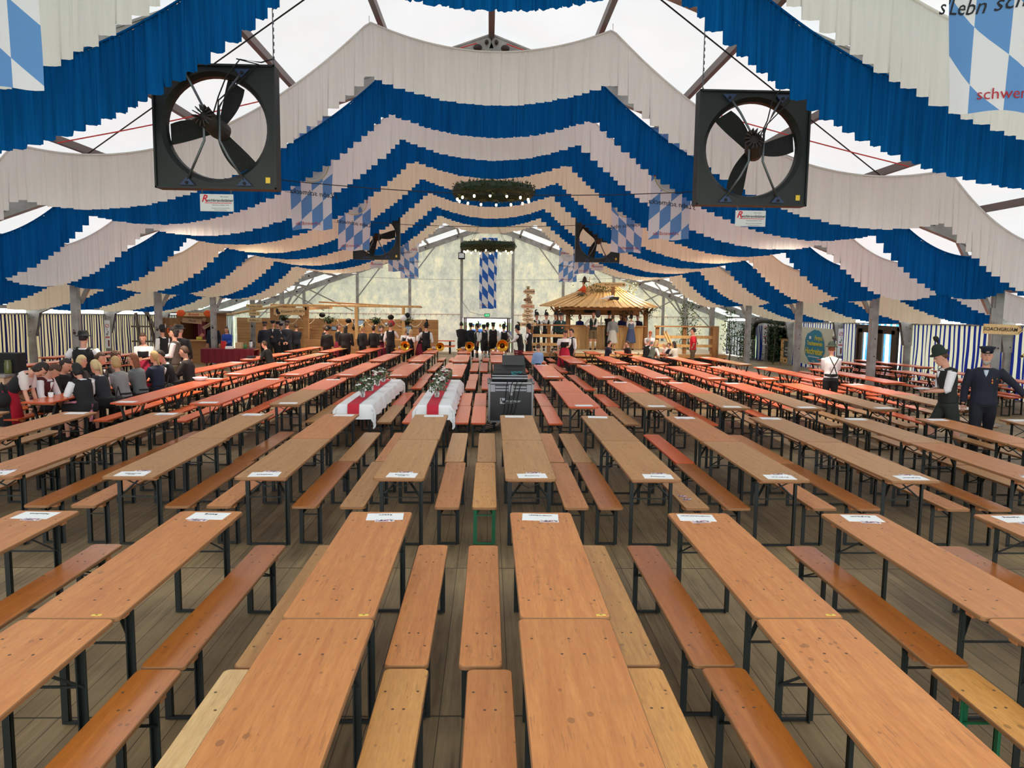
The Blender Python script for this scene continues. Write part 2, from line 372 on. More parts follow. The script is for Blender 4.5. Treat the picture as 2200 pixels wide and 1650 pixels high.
cable('red_rope', sagl((7.5, 13.9, roofz(7.5,14)-0.15), (0.3, 16.0, roofz(0,16)-0.3), 0.12), 0.012, mr, 'red rope under the roof right of the ridge', 'red ropes')

# ---------------------------------------------------------------- gable wall
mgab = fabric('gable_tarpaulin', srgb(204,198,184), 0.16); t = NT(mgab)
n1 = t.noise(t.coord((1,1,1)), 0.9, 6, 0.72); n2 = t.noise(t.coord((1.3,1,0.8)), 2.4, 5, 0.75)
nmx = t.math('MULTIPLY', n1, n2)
cg = t.ramp(nmx, [(0.16, srgb(176,174,168)), (0.24, srgb(198,194,182)), (0.36, srgb(226,214,188))])  # blotches put dappled tree shade into the tarpaulin colour
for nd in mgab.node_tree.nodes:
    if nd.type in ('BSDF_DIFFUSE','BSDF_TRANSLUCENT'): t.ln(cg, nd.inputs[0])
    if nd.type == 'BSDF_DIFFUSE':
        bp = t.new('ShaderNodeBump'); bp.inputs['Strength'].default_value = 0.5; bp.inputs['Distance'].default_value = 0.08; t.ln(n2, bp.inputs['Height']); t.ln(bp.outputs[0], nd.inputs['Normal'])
gpx = [XL, -14.7, -11.5, -8.2, -4.95, -1.73, 1.47, 4.63, 7.8, 10.97, 14.1, XR]
DZ = zf(YG)
def gable(y, nm, door, mm):
    b = MB(); z0 = zf(y)
    for i in range(len(gpx)-1):
        x0, x1 = gpx[i], gpx[i+1]; nx, nz = 9, 14
        zb = z0+2.1 if (door and i == 5) else z0
        cols = linspace(x0, x1, nx); vs = []
        for j in range(nz):
            for x in cols:
                zt = roofz(x, y)+0.08; z = zb+(zt-zb)*j/(nz-1)
                bul = 0.06*math.sin(math.pi*(x-x0)/(x1-x0))*math.sin(math.pi*j/(nz-1)) + 0.03*mnoise.noise(Vector((x*0.9, z*0.7, 3)))
                vs.append((x, y+bul, z))
        b.add(vs, [(j*nx+k, j*nx+k+1, (j+1)*nx+k+1, (j+1)*nx+k) for j in range(nz-1) for k in range(nx-1)])
    return struct(nm, b.obj(nm, mm, smooth=True))
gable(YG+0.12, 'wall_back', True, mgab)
for x in gpx[1:-1]:
    b = MB(); zt = roofz(x, YG)-0.2
    b.box((x, YG-0.02, (DZ+zt)/2), (0.17, 0.10, zt-DZ), ch=0.01)
    if abs(x) > 4: b.bar((x, YG-0.05, zt-1.0 if abs(x) > 9 else zt-1.6), (x-(1.6 if x > 0 else -1.6), YG-0.05, roofz(x-(1.6 if x > 0 else -1.6), YG)-0.25), 0.07)
    tag(b.obj('gable_post', M['alu']), kind='structure')
for a, c in ((XL, -1.73), (1.47, XR)):
    b = MB(); b.tube([(a, YG-0.02, DZ+2.35), ((a+c)/2, YG-0.02, DZ+2.33), (c, YG-0.02, DZ+2.35)], 0.035, 8)
    k = a
    while k < c: b.box((k, YG-0.04, DZ+2.28), (0.03, 0.03, 0.10), mi=1); k += 0.35
    tag(b.obj('trim', [mat('pinkish_seam', srgb(222,200,186), 0.7), M['alu_d']]), kind='structure')
b = MB(); b.tube(sagl((gpx[3], YG-0.02, DZ+4.6), (gpx[8], YG-0.02, DZ+4.7), 0.15), 0.012, 5); tag(b.obj('trim', M['alu']), kind='structure')
# far entrance: frame, exit sign
b = MB()
for x in (-1.55, 1.3): b.box((x, YG-0.03, DZ+1.05), (0.10, 0.14, 2.1))
b.box((-0.12, YG-0.03, DZ+2.13), (2.95, 0.14, 0.08)); b.box((-1.44, YG-0.06, DZ+1.05), (0.10, 0.08, 2.1), mi=1); b.box((1.18, YG-0.06, DZ+1.05), (0.12, 0.08, 2.1), mi=1)
tag(b.obj('door_1', [M['alu_d'], mat('dark_red_frame', srgb(74,36,36), 0.6)]), kind='structure')
t_ = thing('exit_sign', 'green exit sign box above the open far doorway', 'sign', (-0.12, YG-0.22, DZ+2.32))
MB().box((0,0,0), (0.34, 0.10, 0.20), ch=0.01).obj('housing', M['black'], t_)
mex = mat('exit_green', srgb(20,150,90), 0.5); P(mex).inputs['Emission Color'].default_value = srgb(30,190,110); P(mex).inputs['Emission Strength'].default_value = 0.6
MB().box((0,-0.053,0), (0.28, 0.01, 0.14)).obj('panel', mex, t_)
b = MB(); b.box((-0.05,-0.06,0), (0.05,0.006,0.08)); b.bar((0.0,-0.06,0.0), (0.10,-0.06,0.0), 0.006, 0.02); b.ell((-0.05,-0.06,0.05), (0.015,0.004,0.015)); b.box((0.09,-0.06,0), (0.03,0.006,0.1))
b.obj('pictogram', M['white'], t_)
# braces near the far gable (left and right)
for s_, xi in ((-1, IL), (1, IR)):
    b = MB()
    for y in (FR[-2],):
        zt = roofz(xi, y)-0.3; b.bar((xi, y, zt), (xi-s_*1.2, YG-0.2, DZ+2.5), 0.05); b.bar((xi+s_*1.2, YG-0.3, DZ+2.3), (xi-s_*1.6, y+0.6, roofz(xi-s_*1.6, y)-0.3), 0.06); b.bar((xi-s_*3.0, YG-0.3, DZ+2.5), (xi-s_*0.6, y+0.5, roofz(xi-s_*0.6, y)-0.2), 0.06)
    tag(b.obj('cross_brace', M['alu']), kind='structure')

# ---------------------------------------------------------------- striped side curtains
def stripes(name, period, navy, cream, trans=0.5, duty=0.45):
    m = fabric(name, cream, trans); t = NT(m)
    tc = t.new('ShaderNodeTexCoord'); s = t.new('ShaderNodeSeparateXYZ'); t.ln(tc.outputs['UV'], s.inputs[0])
    f = t.math('FRACT', t.math('DIVIDE', s.outputs[0], period)); k = t.math('LESS_THAN', f, duty)
    c = t.mix(k, cream, navy)
    for nd in m.node_tree.nodes:
        if nd.type in ('BSDF_DIFFUSE','BSDF_TRANSLUCENT'): t.ln(c, nd.inputs[0])
    return m
mSL = stripes('striped_curtain_left', 0.185, srgb(28,26,70), srgb(214,192,158), 0.16)
mSR = stripes('striped_curtain_right', 0.26, srgb(30,40,120), srgb(214,208,190), 0.2, 0.42)
mSD = stripes('striped_curtain_thin', 0.15, srgb(26,28,60), srgb(205,205,205), 0.2, 0.5)
def curtain(nm, x, y0, y1, h0, h1, mm, amp=0.05, seed=0, lean=0.0):
    b = MB(); ny, nz = max(12, int((y1-y0)/0.05)), 9; vs = []; uv = []
    for j in range(nz):
        w = j/(nz-1)
        for i in range(ny):
            u = y0+(y1-y0)*i/(ny-1); z = zf(u)+h0+(h1-h0)*w
            wob = (1-w*0.8)
            dx = amp*wob*(math.sin(u*9+seed+1.2*math.sin(u*2.1))+0.5*math.sin(u*23+seed*2))
            dy = 0.10*wob*mnoise.noise(Vector((u*1.5, w*2.2, seed)))+lean*(1-w)*math.sin(u*1.7+seed)
            vs.append((x+dx, u+dy, z)); uv.append((u, z))
    b.add(vs, [(j*ny+i, j*ny+i+1, (j+1)*ny+i+1, (j+1)*ny+i) for j in range(nz-1) for i in range(ny-1)])
    o = b.obj(nm, mm, smooth=True); ul = o.data.uv_layers.new(name='UVMap')
    for lp in o.data.loops: ul.data[lp.index].uv = uv[lp.vertex_index]
    return struct(nm, o)
for k in range(len(FY)-1):
    y0, y1 = FY[k]+0.0, FY[k+1]-0.0
    if y0 < 35.5: curtain('wall_left', XL+0.02, y0, y1, 0.0, 2.1, mSL, 0.045, k*1.7, 0.03)
    else: curtain('wall_left', XL+0.02, y0, y1, 0.0, 2.1, mSD, 0.045, k*1.7, 0.03)
for k in range(len(FY)-1):
    y0, y1 = FY[k]+0.0, FY[k+1]-0.0
    if k == 6: curtain('wall_right', XR-0.02, y0, 27.75, 0, 2.1, mSR, 0.04, 1); curtain('wall_right', XR-0.02, 30.85, y1, 0, 2.1, mSR, 0.04, 2)
    elif k == 8: pass
    elif k == 9: curtain('wall_right', XR-0.02, y0, y1, 0.05, 2.1, mSD, 0.05, 3)
    else: curtain('wall_right', XR-0.02, y0, y1, 0.0, 2.1, mSR, 0.04, k)

# ---------------------------------------------------------------- the long pleated drapes
def drape(y, mm, label, seed, blue=False, dz=0.0):
    rnd = random.Random(seed); anchors = [(-14.6, 0.5, 0.0), (IL, 0.86, 0.28), (-8.0, 0.90, 0.66), (-2.05, 0.87, 0.9), (2.05, 0.87, 0.42), (8.0, 0.90, 0.9), (IR, 0.86, 0.66), (14.2, 0.5, 0.28)]
    def prof(x):
        for i in range(len(anchors)-1):
            a, c = anchors[i], anchors[i+1]
            if a[0] <= x <= c[0]:
                tt = (x-a[0])/(c[0]-a[0]); za = roofz(a[0], y)-0.09+dz; zc = roofz(c[0], y)-0.09+dz
                return za+(zc-za)*tt - 4*c[2]*tt*(1-tt), a[1]+(c[1]-a[1])*tt
        return roofz(x, y), 0.5
    b = MB(); x = anchors[0][0]; cols = []; A0 = 0.040 if blue else 0.014
    ph = rnd.uniform(0, 6)
    while x < anchors[-1][0]:
        w = rnd.uniform(0.09, 0.20); sub = 9
        tm, hm = prof(min(x+w/2, anchors[-1][0])); zbm = tm-hm+rnd.uniform(-0.01, 0.01)
        a1, a2 = rnd.uniform(0.4, 1.0), rnd.uniform(0.2, 0.8)
        for k in range(sub):
            fx_ = k/(sub-1); X = min(x+w*(0.004+0.992*fx_), anchors[-1][0])
            tp, h = prof(X)
            d = A0*(a1*(2*abs(math.sin(math.pi*fx_))-1)+a2*0.6*math.sin(4*math.pi*fx_+ph)+0.3*math.sin(X*83+ph))
            cols.append((X, tp, zbm, d))
        x += w
    nz = 8; n = len(cols); vs = []
    for j in range(nz):
        v = j/(nz-1)
        for X, tp, zb, d in cols:
            g = A0*0.5*math.sin(X*120+ph)*(1-v)**2
            vs.append((X+0.012*math.sin(X*13+v*2.5), y+d*(0.35+0.65*v)+g, tp+(zb-tp)*v))
    b.add(vs, [(j*n+i, (j+1)*n+i, (j+1)*n+i+1, j*n+i+1) for j in range(nz-1) for i in range(n-1)])
    pts = [(X, y, tp+0.012) for X, tp, zb, d in cols[::5]]
    o = b.obj('ceiling_drape', mm, smooth=True)
    MB().tube(pts, 0.018, 5).obj('top_hem', mm, o)
    for ax in (-8.0, -2.05, 2.05, 8.0): MB().bar((ax, y, prof(ax)[0]), (ax, y, roofz(ax, y)+0.02), 0.012).obj('hanger', M['white'], o)
    tag(o, label, 'drape', 'pleated drapes slung across the hall')
DR = [(8.15,'w'),(9.55,'b'),(13.5,'w'),(16.05,'b'),(18.5,'w'),(21.0,'b'),(23.8,'w'),(26.3,'b'),(29.4,'w'),(32.1,'b'),(34.6,'w')]
cw = cbl = 0
for i, (y, c) in enumerate(DR):
    if c == 'w':
        mm = M['wcloth'] if y < 20 else M['wcloth_warm']; drape(y, mm, 'white pleated drape in %s light slung across the hall, %s pale one counted from the camera' % ('white' if y < 20 else 'cream', ORD[cw]), i*13+1, False, 0.25 if i == 0 else 0.0); cw += 1
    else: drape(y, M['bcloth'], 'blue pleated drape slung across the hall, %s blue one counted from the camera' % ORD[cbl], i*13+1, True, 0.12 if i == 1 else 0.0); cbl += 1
# ================================================================ beer tables and benches
def rrect(w, l, r, n=4):
    pts = []
    for cx, cy, a0 in ((w/2-r, l/2-r, 0), (-w/2+r, l/2-r, 90), (-w/2+r, -l/2+r, 180), (w/2-r, -l/2+r, 270)):
        for k in range(n+1):
            a = math.radians(a0+90*k/n); pts.append((cx+r*math.cos(a), cy+r*math.sin(a)))
    return pts
TW, TL, TH = 0.522, 2.205, 0.775
BW, BL, BH = 0.255, 2.205, 0.48
MESH = {}
def gm(key, fn):
    if key not in MESH: MESH[key] = fn()
    return MESH[key]
def top_mesh(w, l, h, mk):
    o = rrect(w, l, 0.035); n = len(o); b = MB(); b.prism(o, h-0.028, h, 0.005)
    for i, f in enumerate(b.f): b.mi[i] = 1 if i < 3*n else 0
    xs_ = (-0.38, 0, 0.38) if w > 0.4 else (-0.34, 0.34)
    if mk not in ('org',):
        for s in (-1, 1):
            for dy, xq in ((0.26, xs_), (0.44, (-0.10, 0.12))):
                for q in xq: b.lathe([(0.0085,0),(0.0085,0.0006)], 8, c=(q*w, s*(l/2-dy), h), mi=2)
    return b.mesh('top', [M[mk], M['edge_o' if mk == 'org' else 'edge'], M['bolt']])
def batten(w, h): b = MB(); b.box((0,0,h-0.028-0.02), (w*0.86, 0.07, 0.04), ch=0.004); return b.mesh('batten', M['batten'])
def legmesh(h, mk, hw):
    b = MB(); b.bar((0,0,0.012), (hw,0,0.012), 0.02); b.box((0,0,(h-0.03)/2), (0.04, 0.008, h-0.03)); b.box((0.016,0.016,(h-0.03)/2), (0.008, 0.036, h-0.03)); return b.mesh('leg', M[mk])
def legbent(h, mk, hw):
    b = MB(); b.bar((0.0,0,0.012), (hw,0,0.012), 0.02); b.bar((0.09,0,0.0), (0.09,0,h*0.55), 0.035, 0.035); b.bar((0.09,0,h*0.55), (0.0,0,h-0.03), 0.035, 0.035); return b.mesh('leg', M[mk])
def frame_mesh(w, h, mk, s, kind):
    b = MB(); hw = w/2
    if kind == 'x':
        b.bar((-hw, 0, h*0.66), (hw, 0, h*0.66), 0.012); b.bar((-hw,0,h*0.65),(-hw,0,h-0.03),0.012); b.bar((hw,0,h*0.65),(hw,0,h-0.03),0.012)
        b.bar((-hw, 0.0, h*0.66+0.0), (0, s*0.20, h-0.05), 0.025, 0.012); b.bar((hw, 0.0, h*0.66), (0, s*0.20, h-0.05), 0.025, 0.012)
        b.bar((-hw, 0, h-0.05), (hw*0.0, s*0.05, h*0.78), 0.022, 0.01); b.bar((hw, 0, h-0.05), (0, s*0.05, h*0.78), 0.022, 0.01)
        b.bar((-hw, 0, h-0.035), (hw, 0, h-0.035), 0.03)
    else:
        b.bar((-hw, 0, h*0.45), (0, s*0.45, h-0.05), 0.012); b.bar((hw, 0, h*0.45), (0, s*0.45, h-0.05), 0.012); b.bar((-hw, 0, h-0.035), (hw, 0, h-0.035), 0.03)
        b.bar((-hw, 0, h*0.45), (hw, 0, h*0.45), 0.02); b.bar((0, 0, h*0.45), (0, 0, h-0.04), 0.014); b.bar((0,0,h-0.05),(0,s*0.45,h-0.05),0.014)
    return b.mesh('frame', M[mk])
def furniture(kind, mk, leg='steel_g', style='x'):
    key = (kind, mk, leg, style); w, l, h = (TW, TL, TH) if kind == 't' else (BW, BL, BH)
    root = bpy.data.objects.new('beer_table' if kind == 't' else 'beer_bench', None); COL.objects.link(root); root.empty_display_size = 0.1
    link('tabletop' if kind == 't' else 'seat', gm(('top', kind, mk), lambda: top_mesh(w, l, h, mk)), root)
    inset = 0.26 if kind == 't' else 0.3
    for s in (-1, 1):
        o = link('batten', gm(('bat', kind), lambda: batten(w, h)), root); o.location = (0, s*(l/2-inset+0.08), 0)
        hw = w/2-(0.055 if kind == 't' else 0.03)
        for sx_ in (-1, 1):
            if style == 'x': o = link('leg', gm(('leg', kind, leg), lambda: legmesh(h, leg, hw)), root); o.location = (sx_*hw, s*(l/2-inset), 0); o.rotation_euler = (0,0,0 if sx_ < 0 else math.pi)
            else: o = link('leg', gm(('legb', kind, leg), lambda: legbent(h, leg, hw)), root); o.location = (sx_*hw, s*(l/2-inset), 0); o.rotation_euler = (0,0,0 if sx_ < 0 else math.pi)
        o = link('leg_brace', gm(('br', kind, leg, style, s), lambda: frame_mesh((w-0.11 if kind == 't' else w-0.06)*(1.0 if style == 'x' else 0.55), h, leg, -s, style)), root); o.location = (0, s*(l/2-inset), 0)
    return root
PROTO = {}
def place(kind, mk, x, yc, label, group, leg='steel_g', style='x', rz=0.0):
    key = (kind, mk, leg, style)
    if key not in PROTO: PROTO[key] = furniture(*key); o = PROTO[key]
    else: o = copy_tree(PROTO[key])
    dz = (zf(yc+1.0)-zf(yc-1.0))/2.0
    o.location = (x, yc, zf(yc)+0.004); o.rotation_euler = (math.atan(dz), 0, rz)
    return tag(o, label, 'table' if kind == 't' else 'bench', group)
CN = {'tan':'tan','brn':'tan-brown','lac':'glossy brown','yel':'yellowish new','pal':'pale','org':'orange'}
def colname(c): return '%s row %s of centre' % (ORD[c-1] if c > 0 else ORD[-c-1], 'right' if c > 0 else 'left')
BLK = ['front', 'second', 'third', 'fourth', 'fifth', 'sixth']
rnd = random.Random(5)
# block: near edge y, {column number: x}, table colours {col:(near,far)}, bench colours {(col,side):(near,far)}
def x_of(list_, cols): return dict(zip(cols, list_))
blocks = [
 (1.985, x_of([-3.68,-2.32,-0.89,0.45,1.80,3.14,4.49], [-4,-3,-1 if 0 else -2,1,2,3,4])),
]
TABLES = []
def block(bi, y0, xs_, tcol, bcol, style='x', skip=(), bskip=(), halves=(0,1)):
    for c, x in xs_.items():
        for hf in (0, 1):
            if (c, hf) in skip: continue
            yc = y0+TL/2+hf*(TL+0.01); mk = tcol(c, hf); jx = rnd.uniform(-0.012, 0.012)
            place('t', mk, x+jx, yc, '%s beer table, %s half of %s, %s block' % (CN[mk], 'far' if hf else 'near', colname(c), BLK[bi]), 'beer tables', style=style(c) if callable(style) else style)
            TABLES.append((bi, c, hf, x+jx, yc))
        for side in (-1, 1):
            for hf in (0, 1):
                if (c, side) in bskip or (c, side, hf) in bskip: continue
                mk = bcol(c, side, hf); off = 0.45+rnd.uniform(-0.03, 0.04)
                leg = 'steel_lg' if mk == 'yel' and rnd.random() < 0.8 else 'steel_g'
                yc = y0+TL/2-0.01+hf*(TL+0.03)+rnd.uniform(0.0,0.015)
                place('b', mk, x+side*off, yc, '%s bench %s of %s, %s half, %s block' % (CN[mk], 'right' if side > 0 else 'left', colname(c), 'far' if hf else 'near', BLK[bi]), 'beer benches', leg)
# front block
X1 = {-3:-3.68, -2:-2.32, -1:-0.89, 1:0.45, 2:1.80, 3:3.14, 4:4.49}
B1 = {(-3,1):('lac','lac'), (-2,1):('lac','lac'), (-1,-1):('pal','brn'), (-1,1):('yel','tan'), (1,-1):('tan','tan'), (1,1):('yel','brn'), (2,-1):('lac','lac'), (3,-1):('yel','lac'), (4,-1):('lac','lac')}
block(0, 1.985, X1, lambda c, h: 'tan', lambda c, s, h: B1[(c,s)][h], bskip=[(c,s) for c in X1 for s in (-1,1) if (c,s) not in B1])
# second block
X2 = {-6:-7.68, -5:-6.34, -4:-4.99, -3:-3.61, -2:-2.28, -1:-0.895, 1:0.435, 2:1.72, 3:3.05, 4:4.42, 5:5.82, 6:7.13, 7:8.5, 8:9.85}
B2 = {(-4,1):('lac','lac'), (-3,-1):('tan','lac'), (-3,1):('lac','lac'), (-2,-1):('tan','lac'), (-2,1):('lac','brn'), (-1,-1):('brn','tan'), (-1,1):('tan','yel'), (1,-1):('yel','brn'), (1,1):('tan','tan'), (2,-1):('lac','brn'), (2,1):('brn','tan'), (3,-1):('lac','org'), (3,1):('tan','lac'), (4,-1):('lac','tan'), (4,1):('tan','brn'), (5,-1):('lac','lac')}
block(1, 7.64, X2, lambda c, h: 'tan' if (c*3+h) % 5 == 0 or c in (-4,-5,6) else 'brn', lambda c, s, h: B2.get((c,s), ('brn','brn'))[h])
# third block (two covered tables left of the aisle, mixing desk right of it)
X3 = {-7:-7.65-1.5, -6:-7.65, -5:-6.16, -4:-4.83, -3:-3.48, -2:-2.28, -1:-0.93, 2:1.66, 3:2.98, 4:4.31, 5:5.63, 6:6.97, 7:8.42}
tan3 = {(-3,0),(3,0),(4,0),(5,0),(6,0),(7,0)}
def b3(c, s, h):
    if (c, s) in ((-3,1),(-2,-1),(-2,1),(3,-1),(4,1),(5,1),(6,-1),(6,1),(7,1)) and h == 0: return 'brn'
    if c == 3 and s == 1: return 'brn' if h == 0 else 'org'
    return 'org'
block(2, 13.1, X3, lambda c, h: 'brn' if (c,h) in tan3 else 'org', b3, style=lambda c: 'b' if c in (-4,-5,-6) else 'x', skip=[(-7,1)], bskip=[(-7,-1),(-7,1,1),(-6,1)])
for hf in (0, 1):
    place('b', 'org', -0.17, 13.1+TL/2+hf*2.215, 'orange bench left of the black mixing desk cases, %s half, third block' % ('far' if hf else 'near'), 'beer benches')
# fourth to sixth blocks
X4 = {-6:-7.17, -5:-6.09, -4:-4.75, -3:-3.47, -2:-2.21, -1:-0.89, 1:0.38, 2:1.60, 3:2.91, 4:4.26, 5:5.57, 6:6.87, 7:8.26}
X4[-6] = -7.4
block(3, 18.5, X4, lambda c, h: 'org', lambda c, s, h: 'org', style=lambda c: 'b' if abs(c) > 2 else 'x')
X5 = {-6:-7.53, -5:-6.17, -4:-4.83, -3:-3.53, -2:-2.28, -1:-0.93, 1:0.33, 2:1.58, 3:2.83, 4:4.22, 5:5.49, 6:6.85, 7:8.17}
block(4, 24.2, X5, lambda c, h: 'brn' if (c,h) in ((-5,1),(7,0)) else 'org', lambda c, s, h: 'org', style=lambda c: 'b' if abs(c) > 2 else 'x')
X6 = {-6:-7.68, -5:-6.37, -4:-4.95, -3:-3.56, -2:-2.34, -1:-0.99, 1:0.33, 2:1.62}
block(5, 30.0, X6, lambda c, h: 'brn' if (c,h) == (-5,1) else 'org', lambda c, s, h: 'org', skip=[(-2,1),(-1,1),(1,1),(2,1)], bskip=[(c,s,1) for c in (-2,-1,1,2) for s in (-1,1)])
for i, (x, y) in enumerate(((3.0,30.2),(4.3,30.6),(5.6,30.6),(6.9,30.8))):
    w = ['nearest the bar steps','beside the two boys','where the mother sits with children','in front of the man in red'][i]
    place('t', 'org', x, y+1.1, 'orange beer table in front of the wooden platform, '+w, 'beer tables', style='b')
    for s in (-1, 1): place('b', 'org', x+s*0.46, y+1.1, 'orange bench %s of the table before platform, %s' % ('left' if s < 0 else 'right', w), 'beer benches')
# side aisles
def aisle(x, y, n, side, which):
    for k in range(n):
        nm = '%s aisle, %s' % (side, which) + ((', %s one' % ('near' if k == 0 else 'far')) if n > 1 else '')
        place('t', 'org', x, y+TL/2+k*2.215, 'orange beer table, %s' % nm, 'beer tables', style='b')
        for s in (-1, 1): place('b', 'org', x+s*0.46, y+TL/2+k*2.215, 'orange bench %s of table, %s' % ('left' if s < 0 else 'right', nm), 'beer benches')
aisle(11.95, 17.6, 2, 'right', 'inner row'); aisle(13.3, 17.8, 2, 'right', 'outer row')
aisle(12.4, 23.6, 2, 'right', 'inner row behind'); aisle(13.75, 23.6, 2, 'right', 'outer row behind'); aisle(11.05, 23.4, 1, 'right', 'beside the posts')
aisle(9.7, 17.9, 2, 'right', 'row left of the posts')
aisle(-12.4, 18.4, 2, 'left', 'inner row'); aisle(-13.75, 18.4, 2, 'left', 'outer row'); aisle(-12.4, 24.2, 2, 'left', 'inner row behind'); aisle(-13.75, 24.2, 2, 'left', 'outer row behind')

# ---------------------------------------------------------------- text helper
def text_mesh(s, size, mm, shear=0.0, bold=0.0, align='CENTER', depth=0.0008, name='lettering'):
    c = bpy.data.curves.new('t', 'FONT'); c.body = s; c.size = size; c.shear = shear; c.offset = bold; c.align_x = align; c.align_y = 'CENTER'; c.extrude = depth; c.resolution_u = 2
    o = bpy.data.objects.new('t', c)
    me = evaluated_mesh(o); me.name = name; bpy.data.objects.remove(o); bpy.data.curves.remove(c)
    me.materials.clear(); me.materials.append(mm); return me
# ---------------------------------------------------------------- sheets and flyers on the table ends
mfl = mat('photo_flyer', (0.8,0.8,0.8,1), 0.5); t = NT(mfl); nn = t.new('ShaderNodeTexVoronoi'); nn.inputs['Scale'].default_value = 60; t.ln(t.coord(), nn.inputs['Vector'])
t.ln(t.ramp(nn.outputs['Color'], [(0.2, srgb(70,60,80)), (0.4, srgb(200,110,120)), (0.55, srgb(232,226,232)), (0.8, srgb(120,110,130))]), P(mfl).inputs['Base Color'])
def sheet_mesh(w, l, mm, nm='sheet'):
    b = MB(); b.box((0,0,0.0006), (w, l, 0.0012)); return b.mesh(nm, mm)
SH = sheet_mesh(0.30, 0.20, M['white']); FLW = sheet_mesh(0.155, 0.11, M['white']); FLP = sheet_mesh(0.145, 0.055, mfl)
LT = {}
def sheet_on(bi, c, hf, x, yc, end, txt, flyer=True):
    ye = yc+(TL/2-0.15)*(1 if end else -1); z = zf(ye)+TH+0.0045 if yc < 14 else zf(yc)+TH+0.006+(ye-yc)*((zf(yc+1.0)-zf(yc-1.0))/2.0)
    which = '%s end of %s, %s block' % ('far' if end else 'near', colname(c), BLK[bi])
    o = link('reservation_sheet', SH, None); o.location = (x+rnd.uniform(-0.05,0.05), ye, z); rz = rnd.uniform(-0.1, 0.1); o.rotation_euler = (math.atan((zf(yc+1)-zf(yc-1))/2), 0, rz)
    tag(o, 'white reservation sheet on '+which, 'paper', 'reservation sheets')
    if txt:
        if txt not in LT: LT[txt] = text_mesh(txt, 0.045 if len(txt) < 9 else 0.036, M['ink'])
        l = link('lettering', LT[txt], o); l.location = (0, 0.045 if end else -0.01, 0.0022); l.rotation_euler = (0, 0, math.pi)
    if flyer:
        f = link('flyer', FLW, None); sg = -1 if end else 1; f.location = (x+rnd.uniform(-0.06,0.08), ye+sg*0.10, z+0.002); f.rotation_euler = (0.0, 0, rnd.uniform(-0.35, 0.35)+(0 if end else math.pi))
        tag(f, 'photo flyer by the sheet, '+which, 'flyer', 'photo flyers'); p = link('picture', FLP, f); p.location = (0, -0.025, 0.0008)
names1 = {-3:'Rabenkirch', -2:'Bezug', -1:'Seeon', 1:'Unterwössen', 2:'Unterneukirchen', 3:'Burghausen', 4:'Haiming'}
names2 = {-4:'Emmerting', -3:'FFW\nEmmerting', -2:'Halsbach', -1:'FFW\nTyrlaching', 1:'Tyrlaching', 2:'Kirchberg', 3:'Burgkirchen', 4:'Margarethen', 5:'Asten', 6:'Asten'}
for bi, c, hf, x, yc in TABLES:
    if (bi, c) in ((2,-2),(2,-1),(2,-6),(2,-7)): continue
    if bi == 0 and hf == 1: sheet_on(bi, c, hf, x, yc, 1, names1.get(c))
    if bi == 1 and hf == 0: sheet_on(bi, c, hf, x, yc, 0, names2.get(c))
    if bi == 1 and hf == 1: sheet_on(bi, c, hf, x, yc, 1, None, flyer=(c in (3,4,-3,-4)))
    if bi >= 2 and hf == 0: sheet_on(bi, c, hf, x, yc, 0, None, False)
    if bi >= 2 and hf == 1 and (c*7+bi*3) % 4: sheet_on(bi, c, hf, x, yc, 1, None, False)

# yellow number stickers at the table joints of the front block
for x, y, lab in ((-0.70, 4.24, 'yellow number sticker on table joint, first row left of centre'), (0.66, 4.24, 'yellow number sticker on table joint, first row right of centre'), (2.0, 4.24, 'yellow number sticker on table joint, second row right of centre'), (-2.20, 4.24, 'yellow number sticker on table joint, second row left of centre')):
    o = MB().box((0,0,0.0006), (0.055, 0.022, 0.0012), rz=0.05).obj('number_sticker', mat('yellow_tape', srgb(226,196,92), 0.6)); o.location = (x, y, TH+0.0045); tag(o, lab, 'sticker')
    l = link('number', gm('num', lambda: text_mesh('76', 0.016, M['ink'])), o); l.location = (0,0,0.0014)
